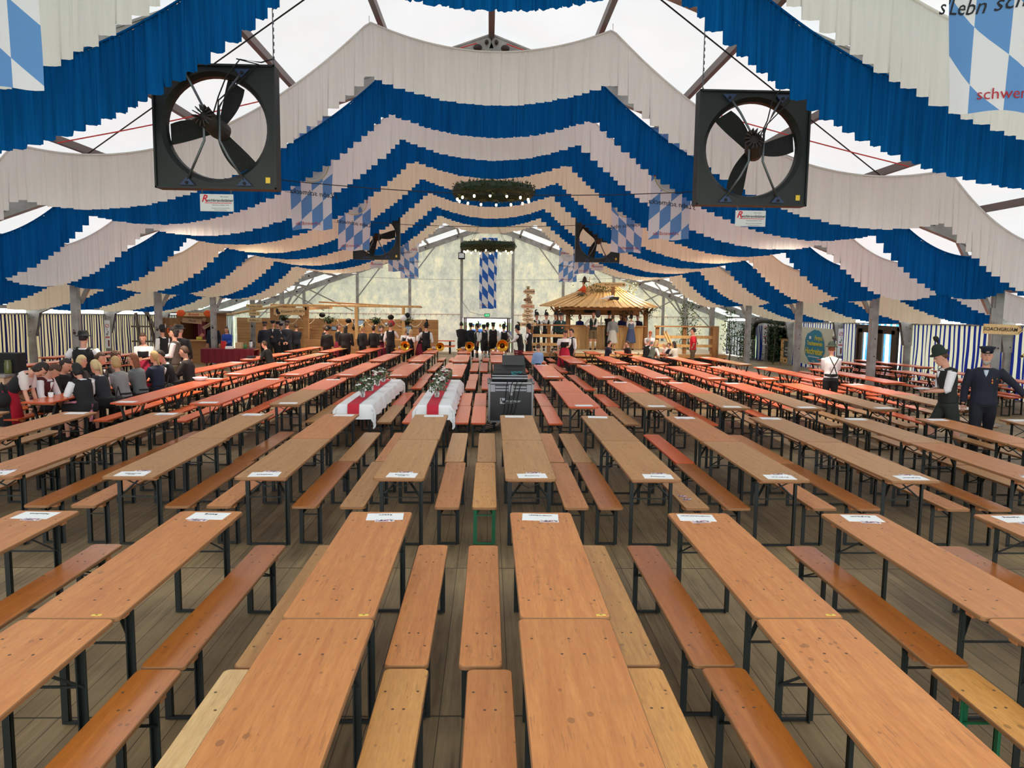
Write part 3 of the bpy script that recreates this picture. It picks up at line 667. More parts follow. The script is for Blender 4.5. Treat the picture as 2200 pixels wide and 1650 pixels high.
# ================================================================ hanging things
mfan = mat('black_green_fan_housing', srgb(13,18,19), 0.5)
mblu = mat('blue_bracket', srgb(34,52,92), 0.5); myel = mat('yellow_sticker', srgb(226,186,60), 0.6); mchain = mat('chain_steel', srgb(96,100,106), 0.4, 0.7)
mmot = mat('dark_motor', srgb(44,38,36), 0.6)
msign = mat('sign_plate', srgb(196,196,200), 0.5); mgrey = mat('grey_print', srgb(90,88,92), 0.6)
FAN = []
def fan(x, y, z, label, slabel, b0=180, rz=0.0, first=[None]):
    t = thing('ventilation_fan', label, 'fan', (x, y, z), rz, 'large square hall fans')
    W, Rr, dp = 0.80, 0.665, 0.20
    b = MB(); n = 48; ring = []; sq = []
    for k in range(n):
        a = 2*math.pi*(k+0.5)/n; c, s = math.cos(a), math.sin(a); m_ = max(abs(c), abs(s)); ring.append((Rr*c, Rr*s)); sq.append((W*c/m_, W*s/m_))
    # snap the corners
    for cx, cz in ((1,1),(-1,1),(-1,-1),(1,-1)):
        k = min(range(n), key=lambda i: (sq[i][0]-cx*W)**2+(sq[i][1]-cz*W)**2); sq[k] = (cx*W, cz*W)
    def q(ps, yy_): return [Vector((p[0], yy_, p[1])) for p in ps]
    b.rings([q(sq, dp), q(sq, 0.0), q([(p[0]*0.985, p[1]*0.985) for p in sq], -0.008), q([(p[0]*1.08, p[1]*1.08) for p in ring], -0.004), q([(p[0]*1.0, p[1]*1.0) for p in ring], 0.05), q([(p[0]*0.98, p[1]*0.98) for p in ring], 0.12), q([(p[0]*1.02, p[1]*1.02) for p in ring], 0.16), q(sq, dp)], cap=False)
    for s_ in (-1, 1): b.box((s_*0.79, -0.02, 0), (0.025, 0.05, 1.6)); b.box((0, -0.02, s_*0.79), (1.6, 0.05, 0.025))
    b.obj('housing', mfan, t)
    m = MB(); m.tube([(-0.06,-0.20,0.08),(0.03,0.05,-0.02),(0.06,0.14,-0.04)], [0.115,0.13,0.12], 14)
    for k in range(14):
        a = 2*math.pi*k/14; c0 = Vector((-0.07,-0.24,0.09)); e = Vector((math.cos(a)*0.13, 0.02, math.sin(a)*0.13)); m.bar(c0+e*0.5, c0+e, 0.012, 0.12, up=(0,1,0))
    m.obj('motor', mmot, t, smooth=False)
    for k in range(3):
        a = math.radians(b0+120*k); u = Vector((math.cos(a), 0, math.sin(a))); w = Vector((-math.sin(a), 0, math.cos(a)))
        bb = MB(); r_ = []
        for i in range(9):
            f = i/8; rr = 0.06+f*0.57; hw = 0.06+0.09*math.sin(f*2.0)*0.9; tw = 0.5-0.35*f; sw = 0.10*f*f
            cen = u*rr+w*sw+Vector((0,0.13,0)); e = w*hw*math.cos(tw)+Vector((0,1,0))*hw*math.sin(tw); nn_ = u.cross(e).normalized()*0.006
            r_.append([cen-e-nn_, cen+e-nn_, cen+e+nn_, cen-e+nn_])
        bb.rings(r_); bb.obj('blade', M['blackm'], t)
    for s_ in (-1, 1):
        bb = MB(); bb.tube([(s_*0.36,-0.03,0.68),(s_*0.24,-0.10,0.48),(s_*0.10,-0.14,0.22),(s_*0.10,-0.14,-0.20),(s_*0.20,-0.12,-0.40),(s_*0.38,-0.03,-0.70)], 0.017, 8)
        bb.obj('support_bar', mchain, t, smooth=True)
        for z_ in (0.70, -0.72):
            bk = MB(); o = [(s_*0.28, z_+(0.04 if z_ > 0 else -0.04)), (s_*0.37, z_-(0.07 if z_ > 0 else -0.07)), (s_*0.48, z_+(0.04 if z_ > 0 else -0.04))]
            bk.rings([[Vector((p[0],-0.03,p[1])) for p in o],[Vector((p[0],-0.05,p[1])) for p in o]]); bk.tube([(s_*0.38,-0.05,z_-0.01),(s_*0.38,-0.065,z_-0.01)], 0.022, 8, mi=1); bk.obj('bracket', [mblu, M['blackm']], t)
    MB().box((0.68,-0.012,-0.68), (0.06,0.006,0.075)).obj('sticker', myel, t)
    for xx_ in ((-0.72, 0.74) ):
        ch = MB(); zt = roofz(x+xx_, y+0.15)-z-0.15; k = 0; zz = 0.78
        while zz < zt:
            ch.box((xx_+(0.006 if k%2 else 0), 0.15, zz+0.022), (0.022 if k%2 else 0.008, 0.008 if k%2 else 0.022, 0.05)); zz += 0.046; k += 1
        ch.obj('chain', mchain, t)
    cb_ = MB(); cb_.tube([(0.02,-0.16,0.1),(0.12,-0.2,0.35),(0.2,-0.12,0.62),(0.36,-0.05,0.86),(0.62,0.0,0.84),(0.76,0.05,0.9)], 0.009, 6); cb_.tube([(0.05,-0.12,-0.05),(0.12,-0.2,0.3),(0.42,-0.12,0.6),(0.60,-0.05,0.8),(0.3,0.0,0.88)], 0.009, 6); cb_.obj('power_cable', M['blackm'], t, smooth=True)
    s = thing('sponsor_sign', slabel, 'sign', (x, y-0.02, z-0.80), rz, 'sponsor signs under the fans')
    MB().box((0,0,-0.185), (0.44, 0.012, 0.225)).obj('plate', msign, s)
    for hx in (-0.19, 0.19): MB().tube([(hx,0,-0.075),(hx+0.01,-0.01,-0.04),(hx,0,0.0),(hx-0.01,0.01,-0.03),(hx,0,-0.06)], 0.005, 5).obj('hook', mchain, s)
    def tx(str_, size, mm, px, pz, nm, sh=0.0, bold=0.0):
        l = link(nm, text_mesh(str_, size, mm, sh, bold), s); l.rotation_euler = (math.pi/2, 0, 0); l.location = (px, -0.0075, pz)
    tx('R', 0.13, M['red'], -0.165, -0.135, 'red_initial', 0.35, 0.003); tx('eichbrandstätter', 0.052, M['ink'], 0.045, -0.155, 'name_lettering', 0, 0.001)
    tx('Elektrotechnik', 0.018, mgrey, 0.10, -0.105, 'small_print'); tx('Hallenheizung · Belüftung · Verleih', 0.016, mgrey, 0.05, -0.215, 'small_print'); tx('Reparaturen, Motoren und Antriebe', 0.016, mgrey, 0.05, -0.255, 'small_print'); tx('Verkauf und Kundendienst', 0.016, mgrey, 0.05, -0.28, 'small_print')
    bb = MB(); bb.box((0.02,-0.008,-0.188), (0.36,0.002,0.008)); bb.obj('red_rule', M['red'], s)
fan(-3.65, 10.6, 4.82, 'large black square fan hanging near left under the blue drape', 'grey sign with red initial under the near left fan', 178)
fan(3.76, 11.2, 4.79, 'large black square fan hanging near right under the blue drape', 'grey sign with red initial under the near right fan', 2)
fan(-3.89, 26.9, 4.76, 'smaller looking black square fan hanging far left behind flags', 'small grey sign hanging under the far left fan', 0)
fan(3.89, 28.0, 4.83, 'smaller looking black square fan hanging far right behind flags', 'small grey sign hanging under the far right fan', 122)

# flags with white and blue lozenges
def lozenge(name, a, bb_, k, tint):
    m = fabric(name, srgb(214,212,222), 0.4); t = NT(m); tc = t.new('ShaderNodeTexCoord'); s = t.new('ShaderNodeSeparateXYZ'); t.ln(tc.outputs['Object'], s.inputs[0])
    u = t.math('FLOOR', t.math('DIVIDE', t.math('ADD', s.outputs[0], 10*a), a)); v = t.math('FLOOR', t.math('DIVIDE', t.math('ADD', t.math('SUBTRACT', s.outputs[2], t.math('MULTIPLY', s.outputs[0], k)), 10*bb_), bb_))
    par = t.math('MODULO', t.math('ADD', u, v), 2.0); c = t.mix(t.math('LESS_THAN', par, 0.5), srgb(214,212,222), tint)
    for nd in m.node_tree.nodes:
        if nd.type in ('BSDF_DIFFUSE','BSDF_TRANSLUCENT'): t.ln(c, nd.inputs[0])
    return m
mlozM = lozenge('lozenge_flag_cloth_reversed', 0.235, 0.40, 0.85, srgb(98,140,198)); mlozN = lozenge('lozenge_flag_cloth', 0.235, 0.40, -0.85, srgb(98,140,198))
mring = mat('gold_ring_print', srgb(190,170,120), 0.6); mdisc = fabric('disc_print', srgb(228,224,222), 0.4)
mcrown = mat('crown_print', srgb(120,130,70), 0.6); mredp = mat('red_print', srgb(186,40,58), 0.7); minkp = mat('script_print', srgb(36,40,52), 0.7)
def flag(x, y, zb, mirror, label, w=0.93, h=2.35, amp=0.05, seed=0, nm='hanging_flag', mloz=None, rz=0.0, tx=0.10, group='white and blue lozenge flags'):
    b = MB(); nx, nz = 15, 22
    def off(u, v): return amp*(1-v*0.6)*math.sin(u*5.2+seed+v*2)+0.5*amp*math.sin(u*11+seed*2)*(1-v)
    vs = []
    for j in range(nz):
        v = j/(nz-1)
        for i in range(nx):
            u = (i/(nx-1)-0.5)*w; vs.append((u*(0.94+0.06*v)+0.02*math.sin(v*6+seed), off(u, v), v*h+0.02*math.sin(u*9+seed)*(1-v)))
    b.add(vs, [(j*nx+i, j*nx+i+1, (j+1)*nx+i+1, (j+1)*nx+i) for j in range(nz-1) for i in range(nx-1)])
    o = b.obj(nm, mloz or (mlozM if mirror else mlozN), smooth=True); o.location = (x, y, zb); o.rotation_euler = (0,0,rz)
    tag(o, label, 'flag', group); sx_ = -1 if mirror else 1
    R0 = w*0.41; cz = h-R0-0.08 if h > 3 else 1.36
    def front(me, px, pz, nm, ry=0.0):
        for v in me.vertices:
            X, Z = v.co.x, v.co.y; c, s = math.cos(ry), math.sin(ry); X, Z = X*c-Z*s, X*s+Z*c; X = sx_*X+px; Z = Z+pz
            v.co = (X, off(X, min(1,max(0,Z/h)))-0.008-abs(v.co.z)*0, Z)
        l = link(nm, me, o); return l
    def disc(r0, r1, mm, nm, pz, dy):
        q = MB(); n = 40; rs = [r1, (r1+r0)/2, max(r0,0.001)]; pts = []
        for r in rs:
            for k in range(n):
                a = 2*math.pi*k/n; X, Z = r*math.cos(a), r*math.sin(a)+pz; pts.append((X, off(X, min(1,Z/h))-dy, Z))
        q.add(pts, [(i*n+k, i*n+(k+1)%n, (i+1)*n+(k+1)%n, (i+1)*n+k) for i in range(2) for k in range(n)]); q.obj(nm, mm, o, smooth=True)
    disc(0, R0, mdisc, 'white_disc', cz, 0.004); disc(R0*0.93, R0*0.98, mring, 'gold_ring', cz, 0.006); disc(R0*0.80, R0*0.815, mring, 'gold_ring', cz, 0.006)
    front(text_mesh('SCHWENDL', w*0.155, mredp, 0, 0.003), 0, cz+0.02, 'brewery_lettering'); front(text_mesh('WEISSBRÄU', w*0.05, minkp), 0, cz+w*0.13, 'small_lettering'); front(text_mesh('Weißbierbrauerei\nseit 1931', w*0.045, minkp), 0, cz-w*0.13, 'small_lettering')
    q = MB()
    for k in range(5): q.ell((sx_*(k-2)*w*0.035, off((k-2)*w*0.035, min(1,(cz+w*0.24)/h))-0.012, cz+w*0.25+0.01*(2-abs(k-2))), (w*0.024, 0.004, w*0.045), n=8, m=5)
    q.obj('crown_emblem', mcrown, o)
    if h < 3:
        front(text_mesh("s'Lebn schmecka...", w*0.165, minkp, 0.4, 0.0008), 0, 0.76, 'script_lettering', 0.12); front(text_mesh('schwendl.de', w*0.12, mredp), w*tx*sx_, 0.13, 'web_lettering')
    else: front(text_mesh("s'Lebn schmecka...", w*0.12, minkp, 0.4), 0, cz-R0-0.28, 'script_lettering', 0.1); front(text_mesh('schwendl.de', w*0.10, mredp), -w*0.2, 0.22, 'web_lettering')
    if nm == 'hanging_flag': MB().bar((-w/2-0.02, 0, h), (w/2+0.02, 0, h), 0.02).obj('top_rod', M['alu'], o); MB().bar((0,0,h),(0,0,roofz(x,y)-zb-0.1),0.008).obj('cord', M['white'], o)
    return o
flag(-3.55, 5.6, 4.0, False, 'lozenge flag cut by the upper left corner of the photo', seed=1, tx=-0.22)
flag(3.70, 5.6, 3.97, False, 'lozenge flag with readable script in the upper right corner', seed=2.2)
flag(-3.79, 16.8, 4.05, True, 'larger lozenge flag behind the near left fan, script reversed', seed=3)
flag(3.90, 16.8, 3.95, True, 'larger lozenge flag left of the near right fan, script reversed', seed=4)
flag(-3.84, 22.2, 3.96, True, 'lozenge flag overlapping the far left fan', seed=5)
flag(3.90, 22.2, 4.01, False, 'lozenge flag overlapping the far right fan', seed=6)
flag(-3.83, 32.8, 3.78, False, 'small lozenge flag just right below the far left fan', seed=7)
flag(4.0, 32.8, 3.79, True, 'small lozenge flag just below the far right fan', seed=8)
flag(-3.87, 37.7, 3.64, False, 'farthest left lozenge flag before the gable wall', seed=9)
flag(3.83, 37.7, 3.56, True, 'farthest right lozenge flag before the gable wall', seed=10)
mlozB = lozenge('banner_cloth', 0.37, 0.52, -1.1, srgb(50,96,180))
flag(-0.08, 48.15, 2.13, False, 'tall lozenge banner on the gable wall above the far doorway', w=1.11, h=4.35, amp=0.03, seed=3, nm='gable_banner', mloz=mlozB)

# wreath chandeliers
mleaf = mat('dark_green_fir', srgb(30,50,28), 0.7); mleaf2 = mat('fir_tip', srgb(50,74,38), 0.7)
mbulb = mat('warm_bulb', srgb(255,226,160), 0.3); P(mbulb).inputs['Emission Color'].default_value = (1.0,0.70,0.32,1); P(mbulb).inputs['Emission Strength'].default_value = 5
BULB = [None]
def leafcloud(pts, size, rnd, mm=(0,1), flat=0.5):
    b = MB()
    for p in pts:
        p = Vector(p); d = Vector((rnd.uniform(-1,1), rnd.uniform(-1,1), rnd.uniform(-1,1))).normalized(); u = d.cross(Vector((0.3,0.2,1))).normalized(); s = size*rnd.uniform(0.6,1.3)
        b.add([p, p+d*s*0.5+u*s*0.28, p+d*s, p+d*s*0.5-u*s*0.28], [(0,1,2,3)], rnd.choice(mm))
    return b
def wreath(x, y, z, label):
    rnd = random.Random(int(y)); t = thing('wreath_chandelier', label, 'chandelier', (x, y, z), 0, 'fir wreaths with light bulbs')
    pts = []
    for k in range(2600):
        a = rnd.uniform(0, 2*math.pi); c = rnd.uniform(0, 2*math.pi); r = 0.15*rnd.uniform(0.75,1.0); pts.append(((1.0+r*math.cos(c))*math.cos(a), (1.0+r*math.cos(c))*math.sin(a), r*1.15*math.sin(c)))
    b = leafcloud(pts, 0.075, rnd)
    n = 36; b.rings([[Vector(((1.0+0.13*math.cos(2*math.pi*j/8))*math.cos(2*math.pi*i/n), (1.0+0.13*math.cos(2*math.pi*j/8))*math.sin(2*math.pi*i/n), 0.15*math.sin(2*math.pi*j/8))) for j in range(8)] for i in range(n+1)], 0, cap=False)
    b.obj('fir_wreath', [mleaf, mleaf2], t)
    if BULB[0] is None:
        q = MB(); q.ell((0,0,-0.075), (0.032,0.032,0.045), 10, 7); BULB[0] = q.mesh('light_bulb', mbulb, True)
        q = MB(); q.lathe([(0.018,-0.04),(0.02,0.0),(0.012,0.03)], 8); BULB.append(q.mesh('bulb_socket', M['blackm']))
    for k in range(14):
        a = 2*math.pi*(k+0.3)/14; so = link('bulb_socket', BULB[1], t); so.location = (math.cos(a), math.sin(a), -0.17); link('light_bulb', BULB[0], so)
    for k in range(4):
        a = math.pi/4+math.pi/2*k; MB().bar((math.cos(a), math.sin(a), 0.1), (0, 0, 1.7), 0.008).obj('suspension_wire', M['blackm'], t)
    MB().bar((0,0,1.7), (0,0,roofz(x,y)-z-0.1), 0.01).obj('suspension_wire', M['blackm'], t)
wreath(0.09, 21.73, 5.60, 'nearer green fir wreath with glowing bulbs hanging below the ridge')
wreath(-0.06, 32.4, 4.86, 'farther green fir wreath with bulbs hanging before the banner')
# small spotlight on the left gable post
t_ = thing('spotlight', 'small black spotlight with green light on the gable post left of banner', 'lamp', (-1.73, YG-0.22, 5.35)); MB().box((0,0,0),(0.42,0.2,0.42),ch=0.03).obj('housing', M['black'], t_); MB().box((0,-0.105,0.02),(0.32,0.01,0.28)).obj('glass', M['silver'], t_); MB().tube([(0,0,0.2),(0.05,-0.05,0.45),(-0.05,0,0.55),(0.0,0.03,0.8)], 0.05, 6).obj('bracket', M['blackm'], t_)
cable('gable_cable', [(-1.7, YG-0.15, 5.1), (-1.72, YG-0.12, 2.6), (-1.2, YG-0.12, 1.9), (-0.5, YG-0.1, 1.72), (-0.1, YG-0.16, 1.75)], 0.014, M['alu_d'], 'thin cable running down the gable post to the exit sign', None)

# ================================================================ covered tables, flowers
mcl = mat('white_tablecloth', srgb(228,230,232), 0.8); mrun = mat('red_runner', srgb(186,22,48), 0.75)
mgl = mat('clear_glass', (0.9,0.95,0.95,1), 0.05); P(mgl).inputs['Transmission Weight'].default_value = 0.85
mpet_w = mat('white_petals', srgb(232,228,224), 0.7); mpet_r = mat('dark_red_petals', srgb(120,22,40), 0.7); mgrn = mat('green_leaves', srgb(58,80,50), 0.7); mgrn2 = mat('pale_green_leaves', srgb(104,124,92), 0.7)
def cloth(x, y0, label, rlabel, seed):
    y1 = y0+2*TL+0.01; zt = TH+0.014; b = MB(); rnd = random.Random(seed); nx, ny = 39, 120; ov = 0.26; ovn = 0.27
    W2, L2 = TW/2+ov, None; vs = []
    for j in range(ny):
        s = -ovn+(y1-y0+2*ovn)*j/(ny-1)
        for i in range(nx):
            u = -W2+2*W2*i/(nx-1); X = max(-TW/2-0.03, min(TW/2+0.03, u)); over = abs(u)-TW/2-0.03; over = max(over, 0)
            sy = max(-0.02, min(y1-y0+0.02, s)); oy = max(-s-0.02, s-(y1-y0)-0.02, 0)
            dz = max(over, oy) if min(over, oy) <= 0 else math.sqrt(over*over+oy*oy)*1.22
            sg = 1 if u > 0 else -1; sgy = -1 if s < 0 else 1
            fold = 0.018*math.sin(s*9+seed+sg)+0.012*math.sin(s*23+seed*3)
            ox = X+sg*(over*0.10+(fold+0.018)*min(1, over/0.1)) if over > 0 else X
            yy_ = sy+(sgy*(oy*0.12+0.015*math.sin(u*14)*min(1,oy/0.1)) if oy > 0 else 0)
            if over > 0 and oy > 0: ox = X+sg*(0.05+0.03*math.sin((over-oy)*30)); yy_ = sy+sgy*(0.04+0.03*math.cos((over-oy)*30))
            Y = y0+yy_; vs.append((x+ox, Y, zf(Y)+zt-dz))
    b.add(vs, [(j*nx+i, j*nx+i+1, (j+1)*nx+i+1, (j+1)*nx+i) for j in range(ny-1) for i in range(nx-1)])
    tag(b.obj('tablecloth', mcl, smooth=True), label, 'tablecloth', 'white tablecloths')
    b = MB(); hw = 0.10; pl = [(y0-0.075, -0.20), (y0-0.06, -0.1), (y0-0.035, -0.01), (y0-0.01, 0.004)]+[(y0+0.1+0.3*k, 0.004) for k in range(15)]; vs = []
    for Y, dz in pl:
        for sx_ in (-hw, hw): vs.append((x-0.02+sx_, Y, zf(Y)+zt+0.005+dz))
    vs = [v for v in vs if v[1] < y1-0.05]; n = len(vs)//2; b.add(vs, [(2*i, 2*i+1, 2*i+3, 2*i+2) for i in range(n-1)])
    tag(b.obj('table_runner', mrun), rlabel, 'runner', 'red table runners')
def vase(x, y, seed, label):
    rnd = random.Random(seed); t = thing('flower_vase', label, 'flowers', (x, y, zf(y)+TH+0.024), 0, 'flower arrangements on the covered tables')
    MB().lathe([(0.035,0),(0.045,0.01),(0.048,0.09),(0.038,0.11),(0.04,0.13)], 12, cap=False).obj('glass_jar', mgl, t, smooth=True)
    pts = []
    for k in range(170):
        a = rnd.uniform(0,6.28); r = 0.17*math.sqrt(rnd.random()); pts.append((r*math.cos(a), r*math.sin(a), 0.13+rnd.uniform(0,0.2)*(1-r*2)))
    leafcloud(pts, 0.065, rnd).obj('foliage', [mgrn, mgrn2], t)
    b = MB()
    for k in range(9):
        a = rnd.uniform(0,6.28); b.bar((0,0,0.02), (0.06*math.cos(a), 0.06*math.sin(a), 0.24), 0.005)
    b.obj('stems', mgrn, t)
    for k in range(9):
        a = rnd.uniform(0,6.28); r = 0.13*math.sqrt(rnd.random()); q = MB(); c = Vector((r*math.cos(a), r*math.sin(a), 0.22+rnd.uniform(0,0.12)))
        for p in range(7):
            pa = p*0.9; q.ell(c+Vector((0.016*math.cos(pa), 0.016*math.sin(pa), 0.004*(p%2))), (0.016,0.016,0.012), 6, 4)
        q.obj('blossom', mpet_r if k % 3 == 0 else mpet_w, t)
cloth(-2.28, 13.1, 'white cloth over the second row left of centre, third block', 'red runner along the white table farther left', 1)
cloth(-0.93, 13.1, 'white cloth over the first row left of centre, third block', 'red runner along the white table nearer the aisle', 2)
for i, y in enumerate((14.03, 15.05, 15.95, 16.8)): vase(-2.30, y, 20+i, '%s flower jar from the front on the left white table' % ORD[i])
for i, y in enumerate((14.13, 15.27, 16.15, 16.9)): vase(-0.95, y, 40+i, '%s flower jar from the front on the right white table' % ORD[i])

msc = mat('brushed_edge_metal', srgb(128,130,132), 0.4, 0.7)
# ================================================================ mixing desk on its flight case
t_ = thing('flight_case', 'large black flight case with aluminium edges on castors by the centre aisle', 'case', (0.45, 15.5, zf(15.5)))
W, Dp, z0, z1 = 0.90, 0.62, 0.17, 0.98
MB().box((0,0,(z0+z1)/2), (W-0.03, Dp-0.03, z1-z0-0.02)).obj('panel', mat('black_laminate', srgb(18,20,24), 0.35), t_)
b = MB()
for sx_ in (-1,1):
    for sy in (-1,1): b.box((sx_*(W/2-0.018), sy*(Dp/2-0.018), (z0+z1)/2), (0.036, 0.036, z1-z0))
for z in (z0+0.015, z1-0.015, z1-0.10, z1-0.16):
    for sy in (-1,1): b.box((0, sy*(Dp/2-0.008), z), (W, 0.03, 0.032))
    for sx_ in (-1,1): b.box((sx_*(W/2-0.008), 0, z), (0.03, Dp, 0.032))
b.obj('edging', msc, t_)
for sx_ in (-1,1):
    for sy in (-1,1):
        for z in (z0+0.01, z1-0.01):
            q = MB(); q.ell((sx_*(W/2-0.01), sy*(Dp/2-0.01), z), (0.035,0.035,0.035)); q.obj('ball_corner', msc, t_, smooth=True)
        q = MB(); q.tube([(sx_*(W/2-0.12)-0.02, sy*(Dp/2-0.12), 0.07),(sx_*(W/2-0.12)+0.02, sy*(Dp/2-0.12), 0.07)], 0.06, 16); q.box((sx_*(W/2-0.12), sy*(Dp/2-0.12), 0.145), (0.09,0.09,0.05)); q.obj('castor', M['blackm'], t_)
for lx in (-0.36, 0, 0.36):
    q = MB(); q.box((lx, -Dp/2-0.012, z1-0.125), (0.10, 0.02, 0.15), ch=0.006); q.box((lx, -Dp/2-0.024, z1-0.10), (0.06, 0.012, 0.05)); q.box((lx, -Dp/2-0.024, z1-0.16), (0.07, 0.012, 0.03)); q.obj('latch', msc, t_)
q = MB(); q.box((0, -Dp/2-0.012, z1-0.235), (0.075, 0.015, 0.07), ch=0.006); q.obj('latch', msc, t_)
mlogo = mat('grey_logo_print', srgb(176,184,190), 0.5)
q = MB(); q.box((-0.16, -Dp/2+0.011, 0.60), (0.11, 0.008, 0.115)); q.box((-0.145, -Dp/2+0.004, 0.585), (0.055, 0.008, 0.05), mi=1); q.box((-0.19, -Dp/2+0.004, 0.62), (0.02, 0.008, 0.06), mi=1); q.obj('square_logo', [mlogo, M['black']], t_)
l = link('lettering', text_mesh('roadinger', 0.075, mlogo, 0, 0.001), t_); l.rotation_euler = (math.pi/2,0,0); l.location = (0.05, -Dp/2+0.012, 0.60)
l = link('lettering', text_mesh('FLIGHTCASES', 0.02, mlogo), t_); l.rotation_euler = (math.pi/2,0,0); l.location = (0.0, -Dp/2+0.012, 0.555)
t_ = thing('mixing_desk', 'black audio mixing desk standing on the flight case', 'mixer', (0.45, 15.62, zf(15.5)+0.98))
q = MB(); q.box((-0.02,0.02,0.06), (0.72,0.50,0.12), ch=0.01); q.obj('case_tray', M['blackm'], t_); q = MB(); q.box((-0.02,-0.235,0.06), (0.72,0.012,0.03)); q.box((-0.02,-0.235,0.11), (0.72,0.012,0.02)); q.obj('edging', msc, t_)
q = MB(); q.box((-0.02, 0.06, 0.20), (0.66, 0.40, 0.05), mat=Matrix.Rotation(0.45,4,'X')); q.obj('console', M['black'], t_)
for k in range(16):
    q = MB(); x_ = -0.31+0.036*k; q.box((x_, -0.08, 0.165), (0.012, 0.022, 0.012)); q.box((x_, 0.06, 0.232), (0.01,0.02,0.012)); q.obj('fader', mgrey, t_)
q = MB(); q.box((0.06, 0.22, 0.36), (0.46, 0.03, 0.26), mat=Matrix.Rotation(-0.15,4,'X')); q.obj('screen', M['black'], t_); q = MB(); q.box((0.05,0.24,0.24),(0.2,0.1,0.02)); q.obj('screen_bracket', mgrey, t_)
mteal = mat('teal_cable', srgb(40,140,150), 0.5)
for k in range(3):
    q = MB(); q.tube([(0.1+0.1*math.cos(a*0.7+k)+0.03*a*0.2, -0.12+0.03*math.sin(a+k), 0.15+0.03*math.sin(a*1.3)) for a in [i*0.6 for i in range(12)]], 0.006, 5); q.obj('teal_cable', mteal, t_, smooth=True)
t_ = thing('cable_pile', 'black cables hanging and piled beside the flight case', 'cable', (-0.06, 15.05, zf(15)))
for k in range(4):
    q = MB(); q.tube([(0.45+0.1*k, 0.12, 1.02),(0.42+0.09*k, 0.10, 0.9),(0.38+0.07*k, 0.09, 0.4),(0.3+0.05*k,0.05,0.15),(0.1+0.03*k,0.0,0.02),(-0.05+0.05*math.cos(k),-0.05,0.02+0.01*k),(0.1,-0.12,0.02),(0.3,0.0,0.04)], 0.008, 5); q.obj('cable', M['blackm'], t_, smooth=True)
q = MB(); q.tube([(0.05+0.17*math.cos(a), -0.08+0.12*math.sin(a), 0.10+0.09*math.sin(a*0.5)) for a in [i*0.5 for i in range(26)]], 0.01, 5); q.obj('coil', M['blackm'], t_, smooth=True)

# warm flood lamps clamped to the purlins, shining down on the middle and far tables
ld = bpy.data.lights.new('flood_lamp_light', 'SPOT'); ld.energy = 520; ld.color = (1.0, 0.86, 0.66); ld.spot_size = math.radians(132); ld.spot_blend = 1.0; ld.shadow_soft_size = 0.12
mlg = mat('lamp_glass', srgb(250,244,230), 0.3); P(mlg).inputs['Emission Color'].default_value = (1.0,0.86,0.66,1); P(mlg).inputs['Emission Strength'].default_value = 2.0
for i, y in enumerate((17.3, 22.6, 27.9, 33.2, 38.6, 43.9)):
    for sx in (-1, 1):
        x = sx*7.6; z = roofz(x, y)-0.75
        t = thing('flood_lamp', 'white flood lamp clamped under the %s roof slope, %s from the camera' % ('left' if sx < 0 else 'right', ORD[i]), 'lamp', (x, y, z), 0, 'flood lamps under the roof')
        a = MB().box((0,0,0.03), (0.26, 0.2, 0.08), ch=0.015).obj('housing', M['alu'], t); MB().box((0,0,-0.012), (0.22,0.16,0.006)).obj('glass', mlg, t); MB().bar((0,0,0.07),(0,0,0.72),0.03).obj('bracket', M['alu_d'], t)
        l = bpy.data.objects.new('lamp_light', ld); COL.objects.link(l); l.parent = t; l.location = (0,0,-0.04); l.rotation_euler = (math.radians(12), math.radians(-sx*-14), 0)
# ================================================================ platform, bar hut and far stalls
M['hutw'] = wood('light_spruce_boards', srgb(234,192,128), srgb(204,152,88), 0.6, 0.05, spots=True, axis='z', scale=0.6)
M['plank'] = wood('spruce_planks', srgb(196,146,92), srgb(168,118,70), 0.65, 0.0, spots=True, axis='x', scale=0.6)
M['post'] = wood('round_timber', srgb(160,112,64), srgb(132,88,48), 0.7, 0.0, spots=False, axis='z')
M['grey_w'] = wood('weathered_boards', srgb(116,104,92), srgb(88,76,66), 0.8, 0.0, spots=False, axis='z')
M['dkred'] = mat('dark_red_cloth', srgb(110,14,34), 0.8)
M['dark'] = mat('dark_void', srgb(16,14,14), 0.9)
mskirt = mat('platform_floor', srgb(204,188,160), 0.7)
def part(b, nm, mm, par, smooth=False): return b.obj(nm, mm, par, smooth)
PZ = 0.27      # platform surface
# --- platform
pf = thing('stage_platform', 'wooden platform carrying the roofed bar at the far right', 'platform', (6.2, 38.2, zf(35)))
g = zf(35)
b = MB(); b.box((0.3, 2.9, PZ-g-0.05), (8.9, 12.2, 0.1), ch=0.0)
part(b, 'deck', mskirt, pf)
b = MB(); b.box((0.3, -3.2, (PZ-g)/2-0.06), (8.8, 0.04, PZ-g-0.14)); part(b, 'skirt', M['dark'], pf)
b = MB(); b.box((0.3, -3.23, PZ-g-0.09), (8.9, 0.05, 0.17)); part(b, 'fascia_board', M['plank'], pf)
for x0, x1 in ((-4.1, -1.0), (3.6, 4.2)):
    pass
def railing(xa, xb, y, label):
    t = thing('board_railing', label, 'railing', (xa, y, PZ), 0, 'wooden railings of the platform')
    for x in [xa+(xb-xa)*k/2 for k in range(3)]:
        part(MB().box((x-xa, 0, 0.62), (0.16, 0.14, 1.24), ch=0.015), 'rail_post', M['post'], t)
    for z, h in ((0.38, 0.13), (0.78, 0.14)): part(MB().box(((xb-xa)/2, -0.09, z), (xb-xa+0.2, 0.04, h)), 'rail_board', M['hutw'], t)
    part(MB().box(((xb-xa)/2, -0.02, 1.26), (xb-xa+0.25, 0.24, 0.06)), 'rail_top', M['plank'], t)
railing(1.95, 3.55, 35.2, 'board railing left of the bar hut with hatted men behind')
railing(7.75, 10.3, 35.2, 'board railing right of the bar hut above the seated children')
